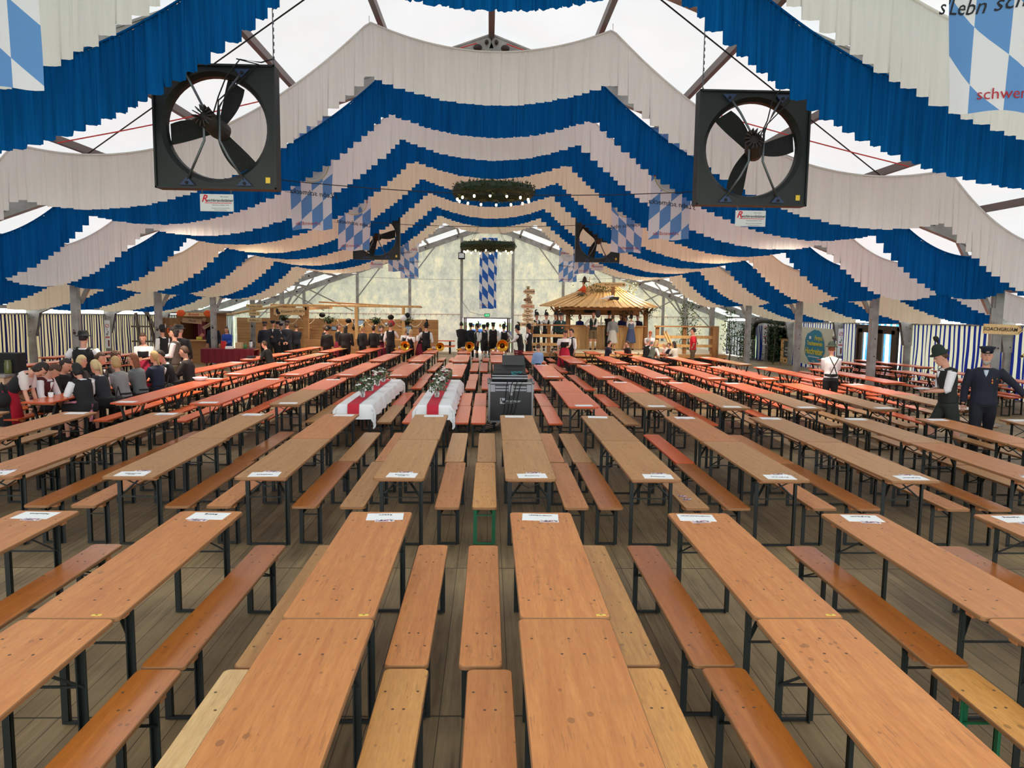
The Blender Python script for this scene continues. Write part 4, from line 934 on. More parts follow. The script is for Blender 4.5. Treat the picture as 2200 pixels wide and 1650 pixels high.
t = thing('timber_post', 'stout round timber post at the right front corner of the platform', 'post', (10.38, 34.9, zf(35)))
part(MB().tube([(0,0,0),(0,0,1.9)], 0.14, 14), 'shaft', M['post'], t, True)
t = thing('wooden_steps', 'dark steps with pale treads up to the platform', 'steps', (6.0, 34.4, zf(34)))
for k in range(3): part(MB().box((-0.9, 0.25*k-0.15, 0.16+0.17*k), (3.6, 0.28, 0.045)), 'tread', M['hutw'], t)
for x in (-2.6, 0.85): part(MB().bar((x, -0.3, 0.02), (x, 0.55, 0.55), 0.04, 0.22), 'stringer', M['grey_w'], t)
for i, (xa, lab) in enumerate(((3.65, 'sloping pale handrail at the left of the platform steps'), (8.05, 'sloping pale handrail at the right of the platform steps'))):
    t = thing('handrail', lab, 'handrail', (xa, 34.4, zf(34)))
    for dx in (0, 0.12): part(MB().bar((dx+(0.35 if i else 0), -0.7, 0.2), (dx, 0.9, 1.6), 0.05, 0.09), 'rail', M['hutw'], t)
t = thing('wagon_wheel', 'old wooden wagon wheel leaning against the platform front', 'wheel', (3.15, 34.75, zf(34)+0.42))
q = MB(); n = 20; q.rings([[Vector((0.38*math.cos(a)+0, 0.03*dy, 0.38*math.sin(a))) for a in [2*math.pi*k/n for k in range(n)]] for dy in (-1,1)], cap=False)
q = MB(); q.tube([(0.38*math.cos(2*math.pi*k/24), 0, 0.38*math.sin(2*math.pi*k/24)) for k in range(25)], 0.03, 6, cap=False); part(q, 'rim', M['grey_w'], t, True)
for k in range(10): a = 2*math.pi*k/10; part(MB().bar((0,0,0), (0.37*math.cos(a), 0, 0.37*math.sin(a)), 0.03), 'spoke', M['grey_w'], t)
part(MB().ell((0,0,0), (0.08,0.06,0.08)), 'hub', M['grey_w'], t, True)
# --- hut
HX0, HX1, HY0, HY1 = 3.93, 7.83, 38.3, 42.0
hut = thing('bar_hut', 'wooden bar hut with board counter and shingle-board roof on the platform', 'hut', (5.88, 38.3, PZ))
for x, y in ((HX0,HY0),(HX1,HY0),(HX0-0.25,HY1),(HX1-0.4,HY1)):
    q = MB(); q.tube([(x-5.88, y-38.3, 0),(x-5.88+0.01, y-38.3, 1.0),(x-5.88, y-38.3, 2.12)], [0.13,0.12,0.12], 12); part(q, 'post', M['post'], hut, True)
    q = MB(); s_ = 1 if x < 5.5 else -1; q.tube([(x-5.88, y-38.3, 1.6),(x-5.88+s_*0.45, y-38.3, 2.15)], 0.05, 7); q.tube([(x-5.88, y-38.3, 1.65),(x-5.88-s_*0.35, y-38.3, 2.1)], 0.045, 7); part(q, 'knee_brace', M['post'], hut, True)
rnd = random.Random(3); x = HX0-0.02; k = 0
while x < HX1:
    w = rnd.uniform(0.12, 0.24); part(MB().box((x+w/2-5.88, 0.02+rnd.uniform(-0.01,0.01), 0.57), (w-0.006, 0.035, 1.12), ch=0.004), 'counter_board', M['hutw'], hut); x += w
part(MB().box((0, 0.10, 1.155), (HX1-HX0+0.05, 0.45, 0.05), ch=0.008), 'counter_top', M['plank'], hut)
part(MB().box((HX1-5.88, 1.8, 0.57), (0.05, 3.6, 1.12)), 'side_counter', M['hutw'], hut); part(MB().box((HX0-5.88, 1.8, 0.57), (0.05, 3.6, 1.12)), 'side_counter', M['hutw'], hut)
# roof of boards: front, back, left and right hips with wavy eaves
EX0, EX1, EY0, EY1, EZ, AX, AY, AZ = 2.82, 8.12, 37.0, 43.2, 2.10, 6.0, 40.0, 3.28
def roof_face(p0, p1, a0, a1, nb, nm):
    rr = random.Random(nb)
    for i in range(nb):
        f0, f1 = i/nb, (i+1)/nb; lo0 = p0.lerp(p1, f0); lo1 = p0.lerp(p1, f1); hi0 = a0.lerp(a1, f0); hi1 = a0.lerp(a1, f1)
        dn = (lo0-hi0).normalized()*rr.uniform(-0.02, 0.07); up = Vector((0,0,0.034*(i%2)+rr.uniform(0,0.03)))
        q = MB(); A = [lo0+dn+up, lo1+dn+up, hi1+up, hi0+up]; B_ = [v-Vector((0,0,0.03)) for v in A]
        mid0 = (lo0+hi0)/2-Vector((0,0,0.09))+up; mid1 = (lo1+hi1)/2-Vector((0,0,0.09))+up
        T = [A[0], A[1], mid1, mid0, A[2], A[3]]; Bt = [v-Vector((0,0,0.03)) for v in T]
        q.add(T+Bt, [(0,1,2,3),(3,2,4,5),(7,6,9,8),(8,9,11,10),(0,6,7,1),(1,7,8,2),(2,8,10,4),(3,9,6,0),(5,11,9,3),(4,10,11,5)])
        part(q, nm, M['hutw'], hut)
o_ = Vector((5.88, 38.3, 0))
c00, c10, c01, c11 = [Vector(v)-o_ for v in ((EX0,EY0,EZ),(EX1,EY0,EZ),(EX0,EY1,EZ),(EX1,EY1,EZ))]
r0, r1 = Vector((5.55,AY,AZ))-o_, Vector((6.35,AY,AZ))-o_
roof_face(c00, c10, r0, r1, 34, 'roof_board'); roof_face(c10, c11, r1, r1+Vector((0,0.01,0)), 14, 'roof_board'); roof_face(c01, c00, r0+Vector((0,0.01,0)), r0, 14, 'roof_board')
q = MB(); q.add([c01, c11, r1, r0, c01-Vector((0,0,0.03)), c11-Vector((0,0,0.03)), r1-Vector((0,0,0.03)), r0-Vector((0,0,0.03))], [(3,2,1,0),(4,5,6,7),(0,1,5,4),(1,2,6,5),(2,3,7,6),(3,0,4,7)]); part(q, 'rear_roof', M['hutw'], hut)
part(MB().box((0, 2.4, 1.9), (4.2, 0.08, 0.5)), 'back_beam', M['post'], hut); part(MB().bar((EX0-5.5,-0.6,2.0), (EX1-6.3,-0.6,2.0), 0.1), 'eave_beam', M['post'], hut)
# things on and in the hut
def twigs(nm, label, pts, size, loc, cat='branches', seed=0, mm=None, group=None):
    o = leafcloud(pts, size, random.Random(seed)).obj(nm, mm or [mat('leaf_'+nm, srgb(84,98,60), 0.7), mat('leaf2_'+nm, srgb(118,124,84), 0.7)]); o.location = loc; tag(o, label, cat, group); return o
rnd = random.Random(11)
def blob(n, c, r): return [(c[0]+rnd.gauss(0,r[0]), c[1]+rnd.gauss(0,r[1]*0.5), c[2]+rnd.gauss(0,r[2])) for _ in range(n)]
twigs('leafy_branches', 'green branches laid over the middle of the hut roof', blob(420,(0,0.3,0.35),(0.45,0.2,0.16))+blob(140,(-1.1,-0.2,-0.1),(0.22,0.15,0.12)), 0.11, (5.7, 38.7, 2.95))
twigs('leafy_branches', 'leafy twigs rising from the right side of the hut roof', blob(160,(0,0,0.1),(0.17,0.1,0.33)), 0.11, (7.15, 38.9, 3.0), seed=2)
mdl = [mat('dark_leaf', srgb(34,44,26), 0.8), mat('dark_leaf_b', srgb(52,62,36), 0.8)]
for i, (x, lab) in enumerate(((3.9,'dark leaves around the left front hut post'),(7.85,'dark leaves around the right front hut post'),(6.9,'dark leaves hanging under the hut roof right of centre'))):
    twigs('leaf_garland', lab, blob(170,(0,0,0),(0.30,0.12,0.10))+blob(50,(0.1,0,-0.3),(0.1,0.1,0.15)), 0.10, (x, 38.15, 2.22), seed=i, mm=mdl)
t = thing('hut_sign', 'pale board sign on top of the hut roof', 'sign', (6.1, 37.9, 3.42))
part(MB().box((0,0,0.05), (1.18,0.04,0.2), ch=0.006), 'board', M['pal'], t); part(MB().box((0.0,0.05,-0.25),(0.16,0.1,0.5)), 'stub_post', M['post'], t)
l = link('lettering', text_mesh("Baam auf Höh'n", 0.13, M['ink'], 0.15), t); l.rotation_euler = (math.pi/2,0,0); l.location = (-0.03,-0.023,0.05)
q = MB(); q.ell((0.5,-0.03,0.05),(0.05,0.01,0.03)); q.ell((0.46,-0.03,0.08),(0.02,0.01,0.02)); part(q, 'paw_mark', M['ink'], t)
t = thing('carved_bird', 'black and white bird figure with spread wings on the hut roof', 'figure', (5.85, 37.75, 2.74), 0)
q = MB(); q.tube([(-0.42,0,0.02),(-0.25,0,0.05),(-0.05,0,0.08),(0.15,0,0.13),(0.25,0,0.2)], [0.015,0.035,0.09,0.07,0.03], 10); part(q, 'body', M['white'], t, True)
for s_ in (-1,1):
    q = MB(); q.add([(0.0,s_*0.03,0.10),(0.16,s_*0.05,0.14),(0.48,s_*0.35,0.02+0.1*(s_<0)),(0.42,s_*0.42,-0.02),(0.05,s_*0.25,0.03),(0.0,s_*0.03,0.08),(0.16,s_*0.05,0.12),(0.48,s_*0.35,0.0+0.1*(s_<0)),(0.42,s_*0.42,-0.04),(0.05,s_*0.25,0.01)], [(0,1,2,3,4),(9,8,7,6,5)]); part(q, 'wing', M['black'], t)
for s_ in (-1,1): part(MB().bar((0.0,s_*0.03,0.02),(0.03,s_*0.04,-0.12),0.015), 'leg', M['red'], t)
t = thing('wall_screen', 'black screen hanging under the hut roof', 'screen', (5.05, 38.6, 2.16)); part(MB().box((0,0,0),(0.58,0.05,0.2),ch=0.01), 'panel', M['blackm'], t); part(MB().bar((0,0,0.1),(0,0.1,0.25),0.03), 'bracket', M['black'], t)
t = thing('round_tray', 'grey oval tray hanging beside the screen under the hut roof', 'tray', (5.48, 38.65, 2.02)); q = MB(); q.ell((0,0,0),(0.14,0.02,0.2),16,8); part(q,'disc',mgrey,t,True)
t = thing('beer_tap', 'silver beer tap on the bar counter', 'tap', (5.62, 38.5, PZ+1.185)); part(MB().tube([(0,0,0),(0,0,0.3),(0,-0.06,0.34),(0,-0.12,0.3)],0.025,8),'pipe',M['silver'],t,True); part(MB().bar((0,-0.05,0.34),(0,-0.02,0.45),0.02),'handle',M['black'],t)
rnd = random.Random(9)
for k in range(7):
    t = thing('drinking_glass', 'small glass standing on the hut bar counter', 'glass', (5.25+0.14*k+rnd.uniform(-0.02,0.02), 38.40+rnd.uniform(-0.06,0.1), PZ+1.182), 0, 'glasses on the bar counter'); part(MB().lathe([(0.03,0),(0.035,0.01),(0.04,0.15)],10),'tumbler',mgl,t,True)

# --- arrow signpost
def arrow(par, w, h, z, dirx, txt, tcol, bcol, tilt=0.0, x=0.0, ts=None):
    hw = w/2; o = [(-hw, -h/2), (hw-h*0.5, -h/2), (hw, 0), (hw-h*0.5, h/2), (-hw, h/2)]
    if dirx < 0: o = [(-p[0], p[1]) for p in o][::-1]
    q = MB(); q.rings([[Vector((p[0], -0.02, p[1])) for p in o], [Vector((p[0], 0.02, p[1])) for p in o]][::-1])
    a = q.obj('arrow_board', bcol, par); a.location = (x, -0.08, z); a.rotation_euler = (0, tilt, 0)
    if txt:
        l = link('lettering', text_mesh(txt, ts or h*0.55, tcol, 0.1, 0.002), a); l.rotation_euler = (math.pi/2,0,0); l.location = (dirx*-0.04, -0.023, 0)
    return a
t = thing('signpost', 'tall post stacked with arrow boards left of the platform', 'signpost', (1.72, 34.3, zf(34)))
z0 = zf(34); part(MB().tube([(0,0,0),(0,0,3.25-z0)], 0.055, 8), 'pole', M['post'], t, True)
for (w,h,z,d,tx_,tc_,bc_,ti,xx_) in ((0.52,0.22,3.02,-1,'SOACHGRUAM',M['ink'],M['pal'],0.0,0.03),(0.28,0.18,2.78,1,'Toiletten',M['ink'],M['pal'],0.03,0.06),(0.34,0.12,2.66,-1,'Kasse',M['pal'],M['post'],0.02,-0.04),(0.34,0.16,2.55,-1,'Stubn',M['ink'],M['pal'],0.02,0.03),(0.62,0.18,2.37,-1,'AREAL Bar',mat('orange_red_print', srgb(214,66,34),0.6),M['pal'],0.01,-0.02),(0.42,0.17,2.16,1,'Barzelt',M['ink'],M['pal'],0.0,0.04),(0.48,0.17,1.97,1,'Ausgang',M['ink'],M['pal'],0.02,0.0),(0.50,0.16,1.78,-1,'Sachtler',M['ink'],M['pal'],0.0,0.0),(0.88,0.17,1.58,-1,'Kaffee & Kuchen',M['ink'],M['pal'],-0.03,-0.05)):
    arrow(t, w, h, z-z0, d, tx_, tc_, bc_, ti, xx_, ts=min(h*0.6, w*1.25/max(4,len(tx_))))
part(MB().box((0,-0.03,3.22-z0),(0.16,0.04,0.09)), 'cap_board', mat('pale_green_board', srgb(176,184,130),0.7), t)
# SOACHGRUAM board on the near right post
t = thing('arrow_sign', 'wooden arrow sign reading SOACHGRUAM on the near right post', 'sign', (10.95, 16.15, 2.11))
arrow(t, 0.86, 0.21, 0, 1, '', M['ink'], M['pal'], 0.03, 0.0); l = link('lettering', text_mesh('SOACHGRUAM', 0.108, M['ink'], 0.1, 0.0015), t); l.rotation_euler = (math.pi/2, 0.03, 0); l.location = (-0.08, -0.108, 0.0)
for s_ in (-1,1): q = MB(); q.bar((0.40,-0.105,0.0),(0.30,-0.105,s_*0.085),0.012,0.004); part(q, 'arrow_outline', M['ink'], t)
mhz = bpy.data.materials.new('hazard_stripes'); mhz = mat('hazard_stripes', srgb(220,190,70), 0.5); tt = NT(mhz); tc = tt.new('ShaderNodeTexCoord'); sp = tt.new('ShaderNodeSeparateXYZ'); tt.ln(tc.outputs['Object'], sp.inputs[0]); f = tt.math('FRACT', tt.math('MULTIPLY', tt.math('ADD', sp.outputs[0], sp.outputs[2]), 9.0)); tt.ln(tt.mix(tt.math('LESS_THAN', f, 0.5), srgb(224,196,96), srgb(24,22,20)), P(mhz).inputs['Base Color'])
o = MB().bar((0,0,0), (1.1,-0.05,0.62), 0.045, 0.045).obj('barrier_pole', mhz); o.location = (11.15, 15.75, 1.55); tag(o, 'yellow and black striped pole fixed to the near right post', 'pole')

# --- birch saplings
def sapling(x, y, h, label, seed, n=520, wd=0.5):
    rr = random.Random(seed); t = thing('birch_sapling', label, 'tree', (x, y, zf(y)), 0, 'cut birch saplings')
    q = MB(); q.tube([(0.05*math.sin(k), 0.03*math.cos(k*2), h*k/6) for k in range(7)], [0.045-0.006*k for k in range(7)], 7)
    for k in range(16):
        a = rr.uniform(0,6.28); z = h*rr.uniform(0.25,0.95); q.tube([(0,0,z),(0.3*wd*math.cos(a),0.3*wd*math.sin(a),z+0.2),(wd*math.cos(a)*0.8,wd*math.sin(a)*0.8,z+0.3)], [0.014,0.009,0.004], 4)
    part(q, 'stem', M['grey_w'], t, True); pts = []
    for k in range(n):
        z = h*rr.uniform(0.2,1.04); r = wd*math.sqrt(rr.random())*(1.1-abs(z/h-0.55)); a = rr.uniform(0,6.28); pts.append((r*math.cos(a), r*math.sin(a), z))
    leafcloud(pts, 0.11, rr).obj('foliage', [mat('birch_leaf', srgb(62,92,44), 0.7), mat('birch_leaf_b', srgb(88,116,60), 0.7)], t)
sapling(10.05, 38.6, 3.0, 'tall leafy birch sapling left of the far right post', 1, 700, 0.62)
sapling(11.75, 37.2, 2.6, 'leafy birch sapling right of the far right post', 2, 560, 0.42)
sapling(12.3, 36.2, 1.9, 'lower birch sapling leaning over the board floor at far right', 3, 300, 0.35)
# --- side entrance on the right
t = thing('entrance_canopy', 'white canopy over the dark side entrance on the right', 'canopy', (XR+0.1, 40.6, zf(40)+1.95))
q = MB(); q.add([(-0.15,-2.1,0),(-0.15,2.1,0),(0.9,2.1,0.25),(0.9,-2.1,0.25),(-0.15,-2.1,-0.1),(-0.15,2.1,-0.1),(0.9,2.1,0.15),(0.9,-2.1,0.15)], [(0,1,2,3),(7,6,5,4),(0,4,5,1),(1,5,6,2),(2,6,7,3),(3,7,4,0)]); part(q,'canvas',M['wcloth'],t)
for s_ in (-1,1): part(MB().bar((0.5,s_*2.0,-1.9),(0.5,s_*2.0,0.1),0.06), 'pole', M['alu'], t)
q = MB(); q.box((XR+1.0, 40.4, zf(40)-0.05), (2.9, 6.4, 0.05)); q.box((XR+1.8, 40.4, zf(40)+1.1), (0.1, 5.0, 2.5)); q.box((XR+0.9, 42.9, zf(40)+1.1), (1.8, 0.1, 2.3)); q.box((XR+0.9, 37.95, zf(40)+1.1), (1.8,0.1,2.3)); q.box((XR+1.0, 40.4, zf(40)+2.25), (1.7,5.0,0.06)); o = q.obj('porch_wall', mat('dark_porch_lining', srgb(26,24,26), 0.9)); o['kind'] = 'structure'
mSB = stripes('blue_white_gathered', 0.16, srgb(30,60,160), srgb(232,234,240), 0.4)
curtain('wall_right', XR-0.05, 41.5, 42.9, 0.02, 1.95, mSB, 0.09, 7, 0.3)
t = thing('ticket_counter', 'wooden counter with a chalkboard in the right side entrance', 'counter', (XR+0.25, 39.0, zf(39)))
part(MB().box((0.2,0,0.6),(0.4,1.9,1.2),ch=0.01),'cabinet',M['hutw'],t); part(MB().box((0.2,0,1.22),(0.5,2.0,0.05)),'top',M['plank'],t); part(MB().box((-0.03,-0.1,0.72),(0.04,1.0,0.85)),'chalkboard',mat('chalkboard_green',srgb(40,52,44),0.7),t)
for k, s_ in enumerate(('EINTRITT','WEIN & SEKT','BARZELT')):
    l = link('lettering', text_mesh(s_, 0.13, M['white']), t); l.rotation_euler = (math.pi/2,0,-math.pi/2); l.location = (-0.055,-0.1,0.78-0.17*k)
t = thing('air_duct', 'black flexible air hose arching over the right side entrance', 'hose', (XR-0.5, 40.5, zf(40)+1.75))
q = MB(); q.tube([(0.1,1.9,-0.6),(0.05,1.7,0.0),(0.0,1.0,0.33),(0.0,0.1,0.42),(0.2,-0.9,0.38),(0.5,-1.6,0.30)], 0.13, 12); part(q,'hose',M['black'],t,True)
for k in range(9):
    pass
def bush(x, y, h, label, seed):
    rr = random.Random(seed); t = thing('climbing_greenery', label, 'shrub', (x, y, zf(y)), 0, 'greenery at the right side entrance'); pts = [(rr.gauss(0,0.2), rr.gauss(0,0.28), h*rr.uniform(0.05,1.0)) for _ in range(900)]
    leafcloud(pts, 0.12, rr).obj('foliage', mdl2, t); part(MB().tube([(0,0,0),(0.05,0,h*0.5),(0,0.05,h*0.95)],0.03,6),'stem',M['grey_w'],t)
mdl2 = [mat('bush_leaf', srgb(36,60,32), 0.8), mat('bush_leaf_b', srgb(58,84,44), 0.8)]
bush(XR-0.85, 38.0, 2.3, 'dense green climber right of the dark side entrance', 4); bush(XR-0.85, 42.4, 2.0, 'dense green climber left of the dark side entrance', 5)
mnos = mat('sign_red', srgb(196,50,50), 0.6)
def posters(x, y, label, h=1.35):
    t = thing('notice_panel', label, 'sign', (x, y, zf(y)+h)); part(MB().box((0,0,0.1),(0.22,0.02,1.15)),'panel',M['white'],t)
    q = MB(); n = 18; q.tube([(0.075*math.cos(2*math.pi*k/n),-0.015,0.45+0.075*math.sin(2*math.pi*k/n)) for k in range(n+1)],0.01,5,cap=False); q.bar((-0.05,-0.015,0.40),(0.05,-0.015,0.50),0.012); part(q,'ban_symbol',mnos,t)
    q = MB(); q.bar((-0.06,-0.015,0.1),(0.06,-0.015,0.18),0.02); q.ell((0.03,-0.015,0.22),(0.022,0.006,0.022)); q.box((0,-0.014,0.08),(0.05,0.006,0.04)); part(q,'pictogram',M['ink'],t); part(MB().box((0,-0.014,-0.02),(0.17,0.006,0.05)),'red_bar',mnos,t); part(MB().box((0.04,-0.014,-0.27),(0.06,0.006,0.26)),'dark_block',M['dkred'],t)
posters(XR-0.33, 40.75, 'white notice panel with ban symbols in the right side entrance'); posters(XR-0.13, 32.30, 'white notice panel with ban symbols on a right side post', 1.2); posters(XL+0.13, 32.30, 'white notice panel with ban symbols on a left side post', 1.2)
part(MB().box((0,0,0),(0.16,0.12,2.0)),'x',M['alu'],None).name = 'entrance_post'; bpy.data.objects['entrance_post'].location = (XR-0.2, 40.85, zf(41)+1.0); bpy.data.objects['entrance_post']['kind'] = 'structure'
# --- banner on the right wall
mban = fabric('cream_banner_cloth', srgb(222,216,196), 0.4); mteal2 = mat('teal_print', srgb(22,124,158), 0.6); mye = mat('yellow_print', srgb(222,204,44), 0.6)
def wallbanner():
    y0, y1, z0, z1 = 32.85, 36.5, 0.15, 1.88; b = MB(); ny, nz = 26, 12; vs = []
    def off(u, v): return 0.03*math.sin(u*14+v*2)*(1-0.5*v)
    for j in range(nz):
        for i in range(ny): u, v = i/(ny-1), j/(nz-1); y = y1+(y0-y1)*u; vs.append((off(u,v), y-34.7, (z0+(z1-z0)*v)))
    b.add(vs, [(j*ny+i, j*ny+i+1, (j+1)*ny+i+1, (j+1)*ny+i) for j in range(nz-1) for i in range(ny-1)])
    o = b.obj('wall_banner', mban, smooth=True); o.location = (XR-0.2, 34.7, zf(34.7)); tag(o, 'cream banner with a teal blob and yellow lettering on the right wall', 'banner')
    q = MB(); rg = []; rr = random.Random(4); n = 40; ph = [rr.uniform(0.94,1.06) for _ in range(n)]
    c = Vector((-0.05, -0.1, 1.02)); pts = [c]+[c+Vector((-0.0, -1.05*ph[k]*math.cos(2*math.pi*k/n), 0.78*ph[k]*math.sin(2*math.pi*k/n))) for k in range(n)]
    pts += [p+Vector((-0.012,0,0)) for p in pts]; m_ = n+1
    q.add(pts, [(0,1+k,1+(k+1)%n) for k in range(n)]+[(m_,m_+1+(k+1)%n,m_+1+k) for k in range(n)]+[(1+k,1+(k+1)%n,m_+1+(k+1)%n,m_+1+k) for k in range(n)]); part(q,'teal_blob',mteal2,o)
    for s_, sz, yy_, zz, mm, bo in (('Partyol.',0.28,-0.55,1.42,mye,0.006),('Trachtenverein',0.27,-0.15,1.16,mye,0.006),('Hochreiter',0.42,-0.1,0.80,mye,0.010),('www.hochreiter-events.de',0.11,-0.1,0.56,M['white'],0.001),('seit 1998',0.08,-0.1,0.36,M['white'],0.001)):
        l = link('lettering', text_mesh(s_, sz, mm, 0.1, bo), o); l.rotation_euler = (math.pi/2, 0, -math.pi/2); l.location = (-0.075, yy_, zz)
    q = MB(); q.box((-0.075,0.35,1.42),(0.01,0.2,0.13)); part(q,'small_emblem',M['white'],o)
wallbanner()
# --- brown glazed door in the right wall
mbr = mat('dark_brown_door', srgb(52,34,26), 0.45)
t = MB(); zb = zf(29.3); yA, yB = 27.8, 30.8
q = MB()
for y in (yA, (yA+yB)/2-0.05, yB): q.box((XR-0.12, y, zb+1.0), (0.10, 0.14, 2.0))
q.box((XR-0.12, (yA+yB)/2, zb+1.97), (0.12, yB-yA+0.14, 0.16))
q.box((XR-0.10, (yA+yB)/2, zb+0.32), (0.06, yB-yA, 0.62)); q.box((XR-0.10, (yA+yB)/2, zb+1.82), (0.06, yB-yA, 0.16))
for y in (yA+0.22, (yA+yB)/2-0.32, (yA+yB)/2+0.2, yB-0.22): q.box((XR-0.10, y, zb+1.0), (0.06, 0.32, 1.9))
o = struct('door_2', q.obj('door_2', mbr))
mgs = bpy.data.materials.new('window_glass'); mgs.use_nodes = True; tt = NT(mgs); tt.n.clear(); oo = tt.new('ShaderNodeOutputMaterial'); gg = tt.new('ShaderNodeBsdfGlossy'); gg.inputs['Roughness'].default_value = 0.05; tr = tt.new('ShaderNodeBsdfTransparent'); mx = tt.new('ShaderNodeMixShader'); mx.inputs[0].default_value = 0.12; tt.ln(tr.outputs[0], mx.inputs[1]); tt.ln(gg.outputs[0], mx.inputs[2]); tt.ln(mx.outputs[0], oo.inputs[0])
for y0 in (yA+0.38, (yA+yB)/2+0.36): g_ = MB(); g_.box((XR-0.10, y0+0.35, zb+1.18), (0.012, 0.9, 1.1)); g_.obj('pane', mgs, o)
q = MB(); q.box((XR-0.16,(yA+yB)/2-0.2,zb+0.72),(0.02,0.2,0.03)); q.box((XR-0.14,yA+0.9,zb+0.55),(0.01,0.25,0.03)); q.obj('door_handle', M['silver'], o)
# striped awning outside behind the glass
mso = stripes('blue_awning', 0.5, srgb(60,140,220), srgb(240,244,250), 0.5, 0.5); curtain('x', XR+2.2, 30.2, 37.0, 0.0, 2.1, mso, 0.05, 2).name = 'outside_awning'
# --- left: drinks counter at the picture edge
t = thing('drinks_counter', 'counter with triangle-patterned front at the left edge', 'counter', (-9.5, 14.9, 0))
part(MB().box((0,0,0.52),(0.9,0.7,1.04)),'body',mat('beige_panel',srgb(206,178,148),0.7),t); part(MB().box((0,0,1.07),(1.0,0.8,0.06),ch=0.01),'top',M['alu'],t)
for k in range(5):
    q = MB(); x = -0.3+0.16*k; q.add([(x,-0.355,0.35+0.1*(k%2)),(x+0.14,-0.355,0.45),(x+0.10,-0.355,0.85)],[(0,1,2)]); q.add([(x,-0.352,0.35+0.1*(k%2)),(x+0.14,-0.352,0.45),(x+0.10,-0.352,0.85)],[(2,1,0)]); part(q,'triangle_inlay',mat('taupe_inlay',srgb(140,118,104),0.7),t)
t = thing('black_crate', 'black box with a green jar on the left edge counter', 'box', (-9.15, 14.85, 1.10)); part(MB().box((0,0.1,0.19),(0.42,0.3,0.38),ch=0.01),'shell',M['blackm'],t); part(MB().lathe([(0.06,0),(0.065,0.02),(0.065,0.2),(0.05,0.24),(0.06,0.26)],12,c=(0.08,-0.12,0.0)),'green_jar',mat('green_jar',srgb(86,92,40),0.3),t,True)
# --- left: timber ladder frame, snack stall, orange decorations
t = thing('ladder_rack', 'weathered timber ladder frame left of the snack stall', 'frame', (-14.7, 34.2, zf(34)))
for a, c in (((-0.5,0,0),(-0.75,0,2.2)),((0.1,0,0.6),(-0.25,0,2.3)),((0.75,0,0.5),(-0.35,0,2.25)),((0.3,0.1,0),(0.3,0.1,2.0))): part(MB().bar(a,c,0.16,0.08), 'beam', M['grey_w'], t)
for z in (0.95, 1.6): part(MB().box((0.0,0.02,z),(1.9,0.1,0.07)), 'shelf', M['grey_w'], t)
st = thing('snack_stall', 'brown wooden snack stall with red lined window at far left', 'stall', (-13.3, 34.6, zf(34.6)))
part(MB().box((-0.35,0.6,1.0),(0.05,1.6,2.0)),'side_wall',M['post'],st); part(MB().box((1.15,0.6,1.1),(0.05,1.6,2.2)),'side_wall',M['post'],st); part(MB().box((0.4,1.4,1.0),(1.5,0.05,2.0)),'rear_wall',M['dkred'],st)
part(MB().box((0.4,-0.2,0.5),(1.55,0.08,1.0)),'front_panel',M['plank'],st); part(MB().box((0.4,-0.3,1.03),(1.7,0.35,0.05)),'counter_top',M['hutw'],st)
for x in (-0.33,1.12): part(MB().box((x,-0.2,1.1),(0.09,0.09,2.2)),'corner_post',M['post'],st)
part(MB().box((0.4,-0.25,2.0),(1.7,0.05,0.34)),'header_board',M['post'],st); part(MB().box((0.4,0.5,2.23),(2.0,1.9,0.06)),'roof',M['grey_w'],st)
part(MB().box((-0.85,-0.15,1.0),(0.9,0.05,2.0)),'plank_wing',M['post'],st)
mpk = stripes('pink_striped_curtain', 0.08, srgb(200,60,90), srgb(232,190,196), 0.2)
q = MB(); q.add([(0.0+0.36*i/8,1.0+0.03*math.sin(i*2.2),0.95+1.0*j) for j in range(2) for i in range(9)],[(i,i+1,i+10,i+9) for i in range(8)]); oq = part(q,'inner_curtain',mat('pink_white_cloth',srgb(222,120,138),0.8),st)
for (x,z,w,h,r,tx_,lab) in ((0.25,1.88,0.85,0.22,0.08,'Pfandl','wide pale board sign over the snack stall window'),(0.98,1.72,0.62,0.15,-0.55,'Schmankerl','slanted pale board sign at the stall window corner'),(-0.42,1.62,0.3,0.2,0.35,'Radi','small tilted pale board left of the stall window'),(0.78,1.95,0.16,0.16,0.5,'','tiny square board between the stall signs')):
    t = thing('board_sign', lab, 'sign', (-13.3+x, 34.28, zf(34.6)+z)); a = MB().box((0,0,0),(w,0.03,h),ch=0.004).obj('board',mat('dull_board',srgb(176,140,108),0.7),t); a.rotation_euler=(0,r,0)
    if tx_: l = link('lettering', text_mesh(tx_, h*0.6, M['ink'], 0.2), a); l.rotation_euler=(math.pi/2,0,0); l.location=(0,-0.018,0)
mor = mat('orange_crepe', srgb(232,92,34), 0.8)
t = thing('orange_bunting', 'orange crepe bunting with a lettered strip over the stall', 'bunting', (-12.9, 34.1, zf(34.6)+2.22))
q = MB()
for x in (-0.55,0.62):
    for k in range(6): q.ell((x+0.07*math.cos(k), -0.02, 0.05*math.sin(k)), (0.13,0.04,0.10), 9, 6)
part(q,'crepe_rosettes',mor,t,True); part(MB().box((0.0,0.0,-0.05),(1.0,0.02,0.16)),'strip',M['pal'],t); l = link('lettering', text_mesh('Brotzeit', 0.14, mnos, 0.1, 0.003), t); l.rotation_euler=(math.pi/2,0,0); l.location=(0,-0.013,-0.05)
t = thing('pumpkin_lantern', 'orange round lantern on the plank wing left of the stall', 'lantern', (-13.95, 34.25, zf(34.6)+1.45)); part(MB().ell((0,0,0),(0.2,0.1,0.22),14,9),'shell',mor,t,True); q = MB()
for a,c in ((-0.07,0.06),(0.07,0.06),(0.0,-0.07)): q.ell((a,-0.09,c),(0.03,0.02,0.04),8,5)
part(q,'holes',M['ink'],t)
